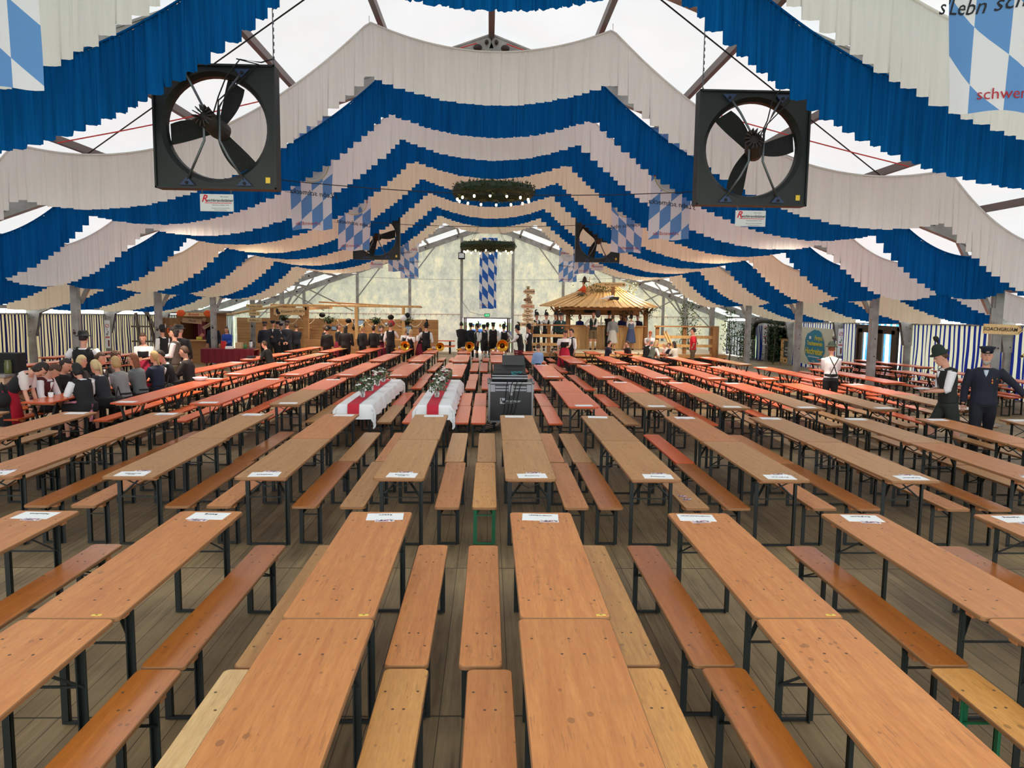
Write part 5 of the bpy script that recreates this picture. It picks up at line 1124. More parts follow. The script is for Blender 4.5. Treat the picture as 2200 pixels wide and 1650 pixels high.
t = thing('bread_board', 'pink rounded board leaning in the stall window', 'board', (-12.85, 34.45, zf(34.6)+1.06)); a = MB().box((0,0,0.16),(0.16,0.03,0.34),ch=0.01).obj('board',mat('pink_board',srgb(206,130,110),0.6),t); a.rotation_euler=(0,0.7,0)
t = thing('yellow_tub', 'yellow tub on the snack stall counter', 'tub', (-12.75, 34.25, zf(34.6)+1.056)); part(MB().lathe([(0.11,0),(0.12,0.01),(0.13,0.13)],14),'tub',mat('yellow_plastic',srgb(206,188,70),0.5),t,True)
# white canopy and banner beyond
t = thing('sloping_pole', 'long pale timber pole rising to the wooden stall frame', 'pole', (-12.9, 37.4, 0)); part(MB().tube([(0,0,1.72),(1.5,0.2,2.02),(2.9,0.5,2.27)],0.06,8),'pole',M['pal'],t,True)
# --- red covered cash table
t = thing('cash_table', 'long table under a dark red cloth at the far left', 'table', (-10.4, 31.2, zf(31)))
b = MB(); nx = 41; vs = []
for j, (yy_, zz) in enumerate(((-0.38,0.28),(-0.36,0.5),(-0.35,0.80),(0.35,0.80),(0.37,0.5))):
    for i in range(nx):
        x = -1.05+2.1*i/(nx-1); vs.append((x, yy_+(0.025*math.sin(i*1.4) if zz < 0.7 else 0), zz-(0.05*abs(math.sin(i*0.4)) if zz < 0.4 else 0)))
b.add(vs, [(j*nx+i, j*nx+i+1, (j+1)*nx+i+1, (j+1)*nx+i) for j in range(4) for i in range(nx-1)]); part(b,'red_cloth',M['dkred'],t)
part(MB().box((0,0,0.775),(2.1,0.68,0.03)),'tabletop',M['plank'],t)
for sx_ in (-0.85,0.85):
    for sy in (-0.25,0.25): part(MB().bar((sx_,sy,0),(sx_,sy,0.76),0.04),'leg',M['steel_g'],t)
rz0 = zf(31)+0.806
def small(nm, lab, cat, x, y, z, fn): t = thing(nm, lab, cat, (x,y,z)); fn(t); return t
small('cardboard_box','small brown box on the red covered table','box',-10.05,31.25,rz0,lambda t: part(MB().box((0,0,0.12),(0.26,0.2,0.24),ch=0.004),'box',mat('cardboard',srgb(190,160,124),0.8),t))
small('white_carton','white carton on the red covered table','box',-10.35,31.0,rz0,lambda t: part(MB().box((0,0,0.05),(0.3,0.2,0.1),ch=0.004),'box',M['white'],t))
small('coffee_flask','silver vacuum jug on the red covered table','jug',-9.55,31.15,rz0,lambda t: (part(MB().lathe([(0.07,0),(0.075,0.02),(0.075,0.24),(0.05,0.29)],14),'body',M['silver'],t,True), part(MB().lathe([(0.05,0.29),(0.05,0.34),(0.02,0.36)],12),'lid',M['black'],t,True), part(MB().tube([(0.07,0,0.26),(0.13,0,0.22),(0.13,0,0.1),(0.07,0,0.06)],0.012,6),'handle',M['black'],t,True)))
small('green_can','green and white can on the red covered table','can',-9.8,31.2,rz0,lambda t: part(MB().lathe([(0.06,0),(0.065,0.01),(0.065,0.16),(0.055,0.18)],14),'can',mat('green_label',srgb(60,120,70),0.5),t,True))
small('red_candle','red box with a light standing left on the covered table','box',-10.62,31.1,rz0,lambda t: part(MB().box((0,0,0.15),(0.16,0.16,0.3)),'box',mat('bright_red',srgb(196,30,40),0.5),t))
small('price_card','white card standing at the left end of the covered table','card',-11.2,31.1,rz0-0.6,lambda t: part(MB().box((0,0,0.35),(0.2,0.03,0.4)),'card',M['white'],t))
# --- price boards on the left post
for z, s_, w, lab in ((2.20,'Kuchen 2.50',0.62,'upper price board reading Kuchen on the far left post'),(1.86,'Torte 3.-',0.42,'middle price board reading Torte on the far left post'),(1.54,'Kaffee 2.-',0.55,'lower price board reading Kaffee on the far left post')):
    t = thing('price_board', lab, 'sign', (-11.28, 37.45, z)); part(MB().box((0,0,0),(w*1.25,0.03,0.20),ch=0.006),'board',mat('pale_board',srgb(206,176,124),0.7),t); l = link('lettering', text_mesh(s_, 0.13, M['ink'], 0.25, 0.001), t); l.rotation_euler=(math.pi/2,0,0); l.location=(0,-0.018,0)
    part(MB().bar((-w*0.5,0,0.1),(-w*0.45,0,0.3),0.008),'string',M['ink'],t)
# --- wooden parlour with back wall, frame beams, fence
pw = thing('parlour_wall', 'tall plank wall at the back of the wooden parlour far left', 'wall panel', (-9.0, 44.2, zf(44)))
part(MB().box((0.4,0,1.0),(11.4,0.06,2.0)),'core',M['post'],pw)
for k in range(12): part(MB().box((0.4,-0.05,0.09+0.165*k),(11.4,0.03,0.155),ch=0.004),'plank',M['plank'],pw)
fr = thing('parlour_pergola', 'timber frame with roof beams in front of the wooden parlour', 'frame', (-7.0, 38.0, zf(38)))
H = 2.22-zf(38)
for x in (-10.54,-8.95): part(MB().box((x+7.0,0,H/2),(0.26,0.2,H),ch=0.01),'post',M['plank'],fr)
for x in (-6.5,-4.2): part(MB().box((x+7.0,0,H/2),(0.15,0.15,H),ch=0.01),'post',M['hutw'],fr)
part(MB().box((-0.0,0,H+0.05),(7.3,0.16,0.11),ch=0.01),'roof_beam',M['hutw'],fr); part(MB().bar((-1.4,0.4,H+0.22),(3.7,0.1,H+0.02),0.12,0.07),'roof_beam',M['plank'],fr); part(MB().box((-3.54,2.0,H-0.1),(0.12,4.4,0.14)),'side_beam',M['plank'],fr); part(MB().box((-1.95,3.0,H-0.1),(0.12,6.2,0.14)),'side_beam',M['plank'],fr)
for a,c in (((-3.4,0,H-0.6),(-2.9,0,H)),((-2.1,0,H-0.6),(-2.6,0,H))): part(MB().bar(a,c,0.1),'knee_brace',M['plank'],fr)
fc = thing('plank_fence', 'low plank fence in front of the wooden parlour', 'fence', (-6.5, 37.9, zf(38)))
for k in range(6): part(MB().box((-0.0,0,0.10+0.165*k),(4.8,0.04,0.155),ch=0.004),'plank',M['plank'],fc)
for x in (-2.35,0,2.3): part(MB().box((x,0.06,0.52),(0.1,0.08,1.04)),'fence_post',M['post'],fc)
part(MB().box((2.25,0.25,1.02),(0.75,0.5,0.06)),'counter_board',M['hutw'],fc)
t = thing('parlour_sign', 'pale sign with horse head reading Kassern Stubn on the timber frame', 'sign', (-9.72, 37.85, 1.97))
part(MB().box((0,0,0),(1.5,0.03,0.36)),'board',M['pal'],t); l = link('lettering', text_mesh('Kassern STUBN', 0.17, M['ink'], 0.15, 0.001), t); l.rotation_euler=(math.pi/2,-0.03,0); l.location=(0.16,-0.018,0)
q = MB(); q.ell((-0.58,-0.02,0.02),(0.07,0.006,0.12)); q.ell((-0.52,-0.02,-0.08),(0.09,0.006,0.07)); q.bar((-0.6,-0.02,0.1),(-0.62,-0.02,0.17),0.03,0.01); part(q,'horse_head',M['ink'],t)
def basket(x, y, z, lab, sd):
    rr = random.Random(sd); t = thing('hanging_basket', lab, 'plant', (x,y,z), 0, 'hanging flower baskets'); part(MB().lathe([(0.10,-0.14),(0.15,0.0),(0.16,0.02)],12),'pot',M['blackm'],t,True); leafcloud([(rr.gauss(0,0.15),rr.gauss(0,0.13),rr.uniform(-0.06,0.18)) for _ in range(260)],0.1,rr).obj('foliage',[mgrn,mdl2[1]],t); part(MB().bar((0,0,0.1),(0,0,0.75),0.008),'cord',M['ink'],t)
for x, y, z, lab in ((-10.3,39,1.62,'hanging basket behind the parlour sign'),(-7.9,38.3,1.52,'hanging basket left of the thin timber post'),(-5.6,38.3,1.50,'hanging basket right of the thin timber post'),(-4.05,38.2,1.5,'hanging basket at the right end post of the parlour')): basket(x,y,z,lab,int(x*10))
mrib = mat('pale_ribbon', srgb(206,196,172), 0.6)
def ribbon(xa, xb, y, z, sag_, n, lab, w=0.08):
    q = MB()
    for k in range(n):
        a = xa+(xb-xa)*k/n; c = xa+(xb-xa)*(k+1)/n; m_ = 9; vs = []
        for i in range(m_):
            f = i/(m_-1); X = a+(c-a)*f; Z = z-sag_*4*f*(1-f); tw = 0.5*w*(0.6+0.4*math.cos(i*1.7)); vs += [(X,y+0.03*math.sin(i*2),Z-tw),(X,y+0.02*math.cos(i),Z+tw)]
        q.add(vs, [(2*i,2*i+2,2*i+3,2*i+1) for i in range(m_-1)]); q.add([(v[0],v[1]+0.004,v[2]) for v in vs], [(2*i+1,2*i+3,2*i+2,2*i) for i in range(m_-1)])
    o = q.obj('ribbon_garland', mrib); tag(o, lab, 'garland', 'pale ribbon garlands')
ribbon(-10.5,-8.8,39.5,1.75,0.45,2,'ribbon garland behind the parlour sign'); ribbon(-8.6,-3.8,43.9,1.45,0.36,6,'ribbon garland along the parlour back wall'); ribbon(-6.9,-3.6,38.3,2.12,0.25,6,'ribbon garland under the roof beam at right',0.03)
for i,(x,z) in enumerate(((-7.0,1.55),(-8.3,1.82),(-4.9,1.75),(-7.9,1.0),(-6.6,1.0),(-5.3,1.02))):
    y = 38.6 if z > 1.3 else 44.05
    t = thing('hung_hat', ['small black hat hanging below the parlour beam, left of centre','small black hat hanging highest beside the parlour sign','small black hat hanging below the parlour beam at right','dark hat on the parlour wall left of the pictures','dark hat on the parlour wall behind the musicians','dark hat on the parlour wall right of the landscape picture'][i], 'hat', (x if z>1.3 else x*44/38,y,z),0,'hats hung in the parlour'); q = MB(); q.ell((0,0,0),(0.11,0.05,0.09),10,6); q.ell((0,0.03,-0.02),(0.16,0.02,0.13),12,6); part(q,'hat',M['blackm'],t,True)
for i,(x,z,c,r,lab) in enumerate(((-4.16,1.72,M['white'],0.16,'white round lantern at the right end of the parlour frame'),(-4.75,1.45,mat('red_balloon',srgb(176,30,40),0.4),0.16,'red round ornament left of the white lantern'),(-5.0,1.4,M['silver'],0.10,'small silver ornament left of the red ornament'),(-3.98,1.85,M['blackm'],0.13,'black hat hanging above the white lantern'))):
    t = thing('round_ornament', lab, 'ornament', (x,37.75,z)); part(MB().ell((0,0,0),(r,r*0.8,r),14,9),'ball',c,t,True); part(MB().bar((0,0,r),(0,0.1,2.2-z),0.006),'cord',M['ink'],t)
for x,z,w,h,lab in ((-7.4,1.25,0.62,0.42,'framed landscape picture on the parlour back wall'),(-8.8,0.95,0.32,0.24,'small framed picture left of the thin post'),(-6.2,0.95,0.22,0.3,'small dark picture right of the landscape picture'),(-4.6,0.9,0.4,0.5,'dark board on the right end of the parlour wall')):
    t = thing('framed_picture', lab, 'picture', (x*1.0,44.08,z)); part(MB().box((0,0,0),(w,0.03,h),ch=0.006),'frame',M['blackm'],t); part(MB().box((0,-0.018,0),(w*0.86,0.006,h*0.8)),'picture',mfl if w<0.3 else mat('sky_photo',srgb(140,164,190),0.5),t)
t = thing('plate_shelf', 'small wooden shelf with plates on the parlour wall left', 'shelf', (-10.4,44.0,0.95)); part(MB().box((0,0,0),(0.7,0.2,0.04)),'board',M['hutw'],t); part(MB().box((0,0.08,-0.2),(0.5,0.04,0.35)),'cupboard',M['plank'],t)
# picnic table by the gable
t = thing('picnic_table', 'orange table with two attached benches by the gable wall', 'table', (-3.0, 45.6, zf(45.6)))
part(MB().box((0,0,0.77),(2.0,0.5,0.05)),'tabletop',M['org'],t)
for s_ in (-1,1): part(MB().box((0,s_*0.5,0.46),(2.0,0.25,0.05)),'bench',M['org'],t); part(MB().bar((s_*0.7,0,0),(s_*0.7,0,0.75),0.12),'leg',M['steel_g'],t); part(MB().bar((s_*0.7,-0.5,0.42),(s_*0.7,0.5,0.42),0.06),'crossbar',M['steel_g'],t)
# brass tubas lying on the tables
def tuba(x, y, label, seed, sc=1.0):
    t = thing('brass_horn', label, 'instrument', (x, y, zf(y)+TH+0.01), 0, 'brass horns on the far tables')
    q = MB(); Mx = Matrix.Rotation(math.pi/2,4,'X'); q.lathe([(0.02,-0.5),(0.035,-0.3),(0.05,-0.15),(0.08,-0.06),(0.13,-0.015),(0.195,0.0),(0.20,0.004),(0.185,0.003),(0.12,-0.03),(0.07,-0.09)], 24, M=Mx@Matrix.Scale(sc,4), c=(0.05,-0.1,0.2*sc), cap=False); part(q,'bell',M['gold'],t,True)
    q = MB(); q.tube([(0.05,0.38,0.2*sc),(-0.05,0.45,0.12),(-0.3,0.4,0.07),(-0.42,0.2,0.06),(-0.3,0.05,0.06),(-0.15,0.15,0.07),(-0.3,0.25,0.06)],[0.03,0.03,0.028,0.025,0.02,0.018,0.015],8); part(q,'tubing',M['gold'],t,True)
    for k in range(3): part(MB().tube([(-0.22+0.05*k,0.1,0.02),(-0.22+0.05*k,0.1,0.18)],0.018,8),'valve',M['silver'],t,True)
    t.rotation_euler=(0,0,0.3*math.sin(seed))
for i,(x,y,lab,sc) in enumerate(((-3.45,31.4,'golden horn on the fourth row table left of centre, far block',1.0),(-2.05,31.4,'golden horn on the third row table left of centre, far block',0.9),(-0.85,31.4,'golden horn on the second row table left of centre, far block',1.0),(0.5,31.4,'largest golden horn on the table right before the doorway',1.25))): tuba(x,y,lab,i,sc)

t = thing('folding_chair', 'brown slatted folding chair right of the far doorway tables', 'chair', (1.35, 31.6, zf(31.6)), 2.6)
for k in range(4): part(MB().box((0, 0.22+0.01*k, 0.55+0.09*k), (0.42, 0.02, 0.07)), 'back_slat', cm0, t) if False else part(MB().box((0, 0.22+0.01*k, 0.55+0.09*k), (0.42, 0.02, 0.07)), 'back_slat', M['dkred'], t)
part(MB().box((0,0,0.45),(0.42,0.42,0.03)),'seat',M['dkred'],t)
for sx_ in (-0.2,0.2): part(MB().bar((sx_,-0.2,0),(sx_,0.26,0.9),0.03),'leg',M['steel_g'],t); part(MB().bar((sx_*0.9,0.22,0),(sx_*0.9,-0.18,0.45),0.03),'leg',M['steel_g'],t)
# ================================================================ people
SK = {'n': mat('skin', srgb(206,150,126), 0.55), 'r': mat('skin_tanned', srgb(186,124,100), 0.55)}
C = {}
def cm(r, g, b, ro=0.85):
    k = (r,g,b)
    if k not in C: C[k] = mat('cloth_%d_%d_%d' % k, srgb(r,g,b), ro)
    return C[k]
BLK_, NAVY, WHT, DRED, GREYC, BRN = (22,22,25), (22,28,46), (226,226,228), (120,18,44), (120,122,126), (66,56,48)
HAIRC = {'dark': (38,28,24), 'brown': (78,54,38), 'auburn': (120,72,46), 'blond': (176,144,96), 'grey': (160,154,146), 'black': (20,18,18), 'lblond': (200,176,130), 'red': (150,80,48)}
def remesh(b, vox, smooth=2):
    me = bpy.data.meshes.new('tmp'); me.from_pydata(b.v, [], b.f); o = bpy.data.objects.new('tmp', me)
    m = o.modifiers.new('r', 'REMESH'); m.mode = 'VOXEL'; m.voxel_size = vox; m.use_smooth_shade = True
    if smooth: s = o.modifiers.new('s', 'SMOOTH'); s.iterations = smooth; s.factor = 0.5
    r = evaluated_mesh(o); bpy.data.objects.remove(o); bpy.data.meshes.remove(me)
    r.polygons.foreach_set('use_smooth', [True]*len(r.polygons)); return r
def ering(c, w, d, ax, ay, n=14, fx=0.0):
    return [c+ax*(w*math.cos(2*math.pi*k/n))+ay*(d*math.sin(2*math.pi*k/n)+fx*max(0, math.sin(2*math.pi*k/n))) for k in range(n)]
def ik(a, t, l1, l2, pole):
    d = t-a; L = min(d.length, (l1+l2)*0.995); u = d.normalized(); x = (l1*l1-l2*l2+L*L)/(2*L); h = math.sqrt(max(0, l1*l1-x*x))
    p = (pole-u*pole.dot(u)); p = p.normalized() if p.length > 1e-4 else Vector((0,0,-1)); return a+u*x+p*h, a+u*L
def person(x, y, face, H, label, top='jacket', bot='trousers', hair='dark', hs='short', hat=None, pose='stand', lean=0.0, slean=0.0, arms=('down','down'), sex='m', topc=BLK_, sleeve=WHT, botc=BLK_, apron=None, z=None, wide=1.0, head=(0,0), vox=0.02, skin='n', extra=None, sock=(200,198,190), group=None, nape=None, beard=None, eyes=True, cat='person'):
    s = H/1.75; zb = zf(y) if z is None else z
    t = thing('person', label, cat, (x, y, zb), math.radians(face), group)
    X, Y, Z = Vector((1,0,0)), Vector((0,1,0)), Vector((0,0,1))
    sit = pose == 'sit'; hipz = (0.60 if sit else 0.93*s); P0 = Vector((0,0,hipz))
    La, Ls = math.radians(lean), math.radians(slean)
    sp = Vector((math.sin(Ls), math.sin(La)*math.cos(Ls), math.cos(La)*math.cos(Ls))).normalized(); fw = (Y-sp*Y.dot(sp)).normalized(); rt = fw.cross(sp).normalized()
    T = 0.52*s; P1 = P0+sp*T; wm = wide*(1.0 if sex == 'm' else 0.92)
    shw = 0.185*s*wm
    # head frame
    hp, hy = math.radians(head[0]), math.radians(head[1])
    hd = (Matrix.Rotation(hy, 3, sp) @ fw); hup = (sp*0.6+Z*0.4).normalized() if lean < 60 else sp; hup = (hup*math.cos(hp)+hd*math.sin(hp)).normalized(); hd = (hd-hup*hd.dot(hup)).normalized(); hr = hd.cross(hup)
    neck = P1+sp*0.05*s; hc = neck+hup*0.175*s+hd*0.025*s
    A = lambda a, b_, c_: hc+(hr*a+hd*b_+hup*c_)*s
    def torso(b, ex, z0=-0.06, z1=1.0, bust=True):
        lv = [(-0.10,0.155,0.115),(0.0,0.165,0.12),(0.15,0.155,0.112),(0.33,0.138 if sex=='f' else 0.15,0.10),(0.55,0.155,0.118),(0.75,0.172,0.125),(0.90,0.178,0.112),(1.0,0.15,0.09),(1.06,0.085,0.07)]
        rg = []
        for f, w, d in lv:
            if f < z0-1e-6 or f > z1+0.07: continue
            fx = (0.045 if (sex == 'f' and 0.5 < f < 0.8) else 0)*s
            rg.append(ering(P0+sp*(f*T), (w*wm*(1.0 if sex=='m' else 0.98)*s)+ex, d*s*(0.6+0.4*wide)+ex, rt, fw, fx=fx))
        b.rings(rg)
    sh = [P1-sp*0.035*s+rt*(k*shw) for k in (-1, 1)]
    tgt = []
    for k, a in zip((-1, 1), arms):
        S0 = sh[0 if k < 0 else 1]; pole = -fw*0.7+rt*k*0.4-Z*0.3
        if a == 'down': p = S0-Z*0.53*s+rt*k*0.08*s+fw*0.06
        elif a == 'hips': p = P0+sp*0.12*s+rt*k*0.18*s+fw*0.02; pole = rt*k-fw*0.25
        elif a == 'front': p = P0+sp*0.20*s+fw*0.30*s+rt*k*0.04
        elif a == 'table': p = P0+sp*0.0+fw*0.42*s+Z*0.20*s+rt*k*0.10; pole = rt*k*0.8-Z
        elif a == 'face': p = hc+hd*0.12*s+rt*k*0.05-hup*0.05; pole = fw*0.3-Z
        elif a == 'fwd': p = S0+fw*0.42*s-Z*0.22*s
        elif a == 'lean': p = S0+fw*0.12-Z*0.50*s; pole = -fw
        elif a == 'out': p = S0+rt*k*0.36*s-Z*0.36*s+fw*0.05
        elif a == 'back': p = P0-fw*0.16*s-rt*k*0.02; pole = rt*k
        else: p = S0+rt*k*0.3
        tgt.append(ik(S0, p, 0.29*s, 0.26*s, pole)+(S0,))
    hw = 0.095*s; legs = []
    for k in (-1, 1):
        h0 = P0+X*(k*hw)-Z*0.03
        if sit: kn = h0+Y*0.43*s+X*k*0.04; an = Vector((kn.x, kn.y-0.02, 0.09))
        elif pose == 'walk': kn = h0-Z*0.42*s+Y*(0.14*k+0.05)*s; an = Vector((h0.x, (0.20*k)*s-0.02, 0.09+(0.04 if k < 0 else 0)))
        else: an = Vector((h0.x*1.15, 0.0, 0.09)); kn = (h0+an)/2+Y*0.02
        legs.append((h0, kn, an))
    # continuous body
    b = MB(); torso(b, 0.0)
    b.tube([neck-sp*0.05*s, neck+hup*0.10*s], 0.056*s*(1 if sex=='m' else 0.88), 10)
    prof = [(-0.125,0.028,0.045,0.035),(-0.105,0.048,0.062,0.02),(-0.07,0.062,0.078,0.008),(-0.03,0.070,0.088,0.0),(0.02,0.075,0.095,-0.005),(0.06,0.074,0.094,-0.008),(0.095,0.060,0.078,-0.01),(0.118,0.035,0.048,-0.01),(0.124,0.01,0.015,-0.01)]
    b.rings([ering(A(0, fy, zz), w*s, d*s, hr, hd, 16) for zz, w, d, fy in prof])
    b.tube([A(0,0.088,0.02), A(0,0.112,-0.018), A(0,0.09,-0.03)], [0.008*s,0.016*s,0.012*s], 7)
    b.ell(A(0,0.083,-0.062), (0.026*s,0.012*s,0.012*s), 8, 5, M=Matrix((hr,hd,hup)).transposed())
    for k in (-1,1): b.ell(A(k*0.077,-0.005,-0.01), (0.012*s,0.02*s,0.032*s), 8, 5, M=Matrix((hr,hd,hup)).transposed())
    for el, wr, S0 in tgt:
        b.tube([S0, S0.lerp(el,0.5), el, el.lerp(wr,0.35), wr], [0.050*s*wm,0.046*s*wm,0.038*s,0.038*s,0.027*s], 10)
        u = (wr-el).normalized(); b.ell(wr+u*0.045*s, (0.038*s,0.045*s,0.022*s), 9, 6)
    for h0, kn, an in legs:
        b.tube([h0, h0.lerp(kn,0.5), kn, kn.lerp(an,0.3), kn.lerp(an,0.7), an, an-Z*0.05], [0.088*s*wm,0.075*s*wm,0.056*s,0.06*s,0.046*s,0.036*s,0.038*s], 10)
    me = remesh(b, vox, 1)
    # separate fingers rooted in the palms, joined to the same mesh
    fb = MB(); fb.v = [tuple(v.co) for v in me.vertices]; fb.f = [tuple(p.vertices) for p in me.polygons]; fb.mi = [0]*len(fb.f)
    for k, (el, wr, S0) in zip((-1,1), tgt):
        u = (wr-el).normalized(); sd = u.cross(fw).normalized() if abs(u.dot(fw)) < 0.95 else rt; pn = u.cross(sd)
        for i, L in enumerate((0.060,0.070,0.075,0.066)):
            r0 = wr+u*0.07*s+sd*(i-1.5)*0.018*s; fb.tube([r0, r0+u*L*0.5*s+pn*0.008*s, r0+u*L*0.85*s+pn*0.028*s], [0.0085*s,0.008*s,0.0065*s], 6)
        r0 = wr+u*0.03*s-sd*0.028*s*k; fb.tube([r0, r0-sd*k*0.022*s+u*0.03*s, r0-sd*k*0.024*s+u*0.058*s], [0.011*s,0.010*s,0.008*s], 6)
    bpy.data.meshes.remove(me); fb.obj('body', SK[skin], t, smooth=True)
    def garment(nm, col, fn, vx=None, ro=0.85):
        q = MB(); fn(q); m_ = remesh(q, vx or vox*1.1, 2); m_.materials.clear(); m_.materials.append(cm(*col, ro)); m_.name = nm; return link(nm, m_, t)
    def sleeves(q, f1, ex, puff=0.0):
        for el, wr, S0 in tgt:
            if f1 <= 1.0: E = S0.lerp(el, f1); q.tube([S0-(el-S0)*0.08, S0.lerp(E,0.5), E], [(0.058*wm+puff*0.5)*s+ex,(0.055*wm+puff)*s+ex,(0.048)*s+ex], 11)
            else:
                E = el.lerp(wr, f1-1.0); q.tube([S0-(el-S0)*0.08, S0.lerp(el,0.5), el, el.lerp(E,0.6), E], [0.056*s*wm+ex,0.052*s*wm+ex,0.045*s+ex,0.042*s+ex,0.036*s+ex], 11)
    def leggar(q, f1, ex):
        q.rings([ering(P0+Z*zz*s, (0.16*wm)*s+ex, 0.12*s+ex, X, Y) for zz in (-0.08,0.0,0.12)])
        for h0, kn, an in legs:
            if f1 <= 1: E = h0.lerp(kn, f1); q.tube([h0, h0.lerp(E,0.5), E], [0.092*s*wm+ex,0.085*s*wm+ex,0.075*s+ex], 11)
            else: E = kn.lerp(an, f1-1); q.tube([h0, h0.lerp(kn,0.5), kn, kn.lerp(E,0.5), E], [0.092*s*wm+ex,0.082*s*wm+ex,0.064*s+ex,0.060*s+ex,0.054*s+ex], 11)
    # upper clothing
    if top == 'vest':
        garment('shirt', sleeve, lambda q: (torso(q, 0.008, 0.0, 1.0), sleeves(q, extra if isinstance(extra, float) else 1.55, 0.010, 0.006)))
        garment('vest', topc, lambda q: torso(q, 0.020, 0.0, 0.93))
        for k in (-1,1): q = MB(); q.tube([P1+rt*k*0.10*s+fw*0.06*s-sp*0.02, P1+rt*k*0.115*s-fw*0.01+sp*0.012, P1+rt*k*0.10*s-fw*0.095*s-sp*0.03], [0.045*s]*3, 8); m_ = q.obj('vest_strap', cm(*topc), t, smooth=True)
        q = MB(); q.rings([ering(P0+sp*(f*T)+fw*0.125*s*(0.8+0.2*f), w*s, 0.024*s, rt, fw, 8) for f, w in ((0.45,0.01),(0.65,0.028),(0.85,0.05),(0.98,0.045))]); q.obj('shirt_front', cm(*sleeve), t, smooth=True)
    elif top == 'jacket':
        garment('jacket', topc, lambda q: (torso(q, 0.022, -0.12, 1.0), sleeves(q, 1.93, 0.016)))
        q = MB(); q.rings([ering(P0+sp*(f*T)+fw*0.118*s, w*s, 0.026*s, rt, fw, 8) for f, w in ((0.72,0.006),(0.88,0.03),(1.0,0.036))]); q.obj('shirt_front', cm(*sleeve), t, smooth=True)
    elif top == 'dirndl':
        garment('blouse', sleeve, lambda q: (torso(q, 0.007, 0.6, 0.97), sleeves(q, 0.85, 0.012, 0.022)))
        garment('bodice', topc, lambda q: torso(q, 0.016, 0.0, 0.74))
        for k in (-1,1): q = MB(); q.tube([P1+rt*k*0.085*s+fw*0.10*s-sp*0.13*s, P1+rt*k*0.10*s+sp*0.01, P1+rt*k*0.085*s-fw*0.105*s-sp*0.13*s], [0.03*s,0.028*s,0.03*s], 8); q.obj('bodice_strap', cm(*topc), t, smooth=True)
    elif top == 'shirt': garment('shirt', topc, lambda q: (torso(q, 0.016, -0.02, 1.0), sleeves(q, extra if isinstance(extra, float) else 0.9, 0.012, 0.004)))
    elif top == 'sweater': garment('sweater', topc, lambda q: (torso(q, 0.026, -0.06, 1.0), sleeves(q, 1.9, 0.018)))
    # lower clothing
    if bot == 'trousers': garment('trousers', botc, lambda q: leggar(q, 1.92, 0.010))
    elif bot == 'shorts':
        garment('shorts', botc, lambda q: leggar(q, 0.95, 0.012))
        for h0, kn, an in legs: MB().tube([kn.lerp(an,0.25), kn.lerp(an,0.5), kn.lerp(an,0.95)], [0.066*s,0.062*s,0.043*s], 10).obj('knee_sock', cm(*sock), t, smooth=True)
    elif bot == 'skirt':
        if sit: garment('skirt', botc, lambda q: (leggar(q, 1.35, 0.035), q.box((0,0.25*s,hipz-0.02),(0.42*s,0.45*s,0.17*s))), vx=0.03)
        else: garment('skirt', botc, lambda q: q.rings([[P0+Z*zz*s+Vector((math.cos(a)*(w*s*wm)*(1+0.04*math.sin(a*9)*(i>1)), math.sin(a)*(d*s)*(1+0.04*math.sin(a*9)*(i>1)), 0)) for a in [2*math.pi*k/36 for k in range(36)]] for i, (zz,w,d) in enumerate(((0.16,0.145,0.115),(0.05,0.185,0.15),(-0.2,0.235,0.20),(-0.5,0.28,0.25),(-0.56,0.285,0.255)))]), vx=0.02)
        if apron:
            q = MB()
            if sit: q.rings([[Vector((px_*s, yy_, hipz+zz)) for px_ in (-0.17,-0.08,0.08,0.17)]+[Vector((px_*s, yy_, hipz+zz-0.03)) for px_ in (0.17,0.08,-0.08,-0.17)] for yy_, zz in ((0.12,0.12),(0.42*s,0.10),(0.50*s,-0.10))])
            else:
                a0 = [math.pi*(0.2+0.6*k/10) for k in range(11)]
                q.rings([[P0+Z*zz*s+Vector((math.cos(a)*w*s*wm, math.sin(a)*d*s, 0)) for a in a0]+[P0+Z*zz*s+Vector((math.cos(a)*(w-0.02)*s*wm, math.sin(a)*(d-0.02)*s, 0)) for a in a0[::-1]] for zz,w,d in ((0.17,0.155,0.13),(0.05,0.205,0.17),(-0.2,0.255,0.22),(-0.52,0.30,0.272))])
            q.obj('apron', cm(*apron), t, smooth=True)
    if apron:
        q = MB(); q.rings([ering(P0+sp*(f*T), 0.168*s*wm+0.02, 0.12*s+0.022, rt, fw, 20) for f in (0.02, 0.10)]); q.tube([P0+sp*0.03-fw*0.15*s, P0-fw*0.19*s-Z*0.12*s-rt*0.05, P0-fw*0.2*s-Z*0.3*s-rt*0.07], [0.03,0.035,0.03], 6); q.obj('apron_band', cm(*apron), t, smooth=True)
    for h0, kn, an in legs:
        q = MB(); q.ell(Vector((an.x, an.y+0.055*s, 0.045+an.z-0.09)), (0.045*s,0.13*s,0.045*s), 10, 6); q.box((an.x, an.y+0.055*s, 0.012+an.z-0.09), (0.085*s,0.25*s,0.024)); q.obj('shoe', cm(24,20,20), t, smooth=True)
    # head details
    hb = MB(); hcol = HAIRC[hair]; n_, m_ = 18, 12; rg = []
    for i in range(m_+1):
        th = math.pi*(0.02+0.96*i/m_); row = []
        for k in range(n_):
            a = 2*math.pi*k/n_; dx, dy, dz = math.sin(th)*math.cos(a), math.sin(th)*math.sin(a), math.cos(th)
            r = 1.13+0.02*math.sin(a*5+i); lim = 0.45 if dy > 0.25 else (-0.15 if dy > -0.2 else (-0.75 if hs != 'short' else -0.45))
            if dz < lim: r = 0.80
            row.append(A(dx*0.078*r, dy*0.098*r-0.012, dz*0.122*r+0.006))
        rg.append(row)
    hb.rings(rg)
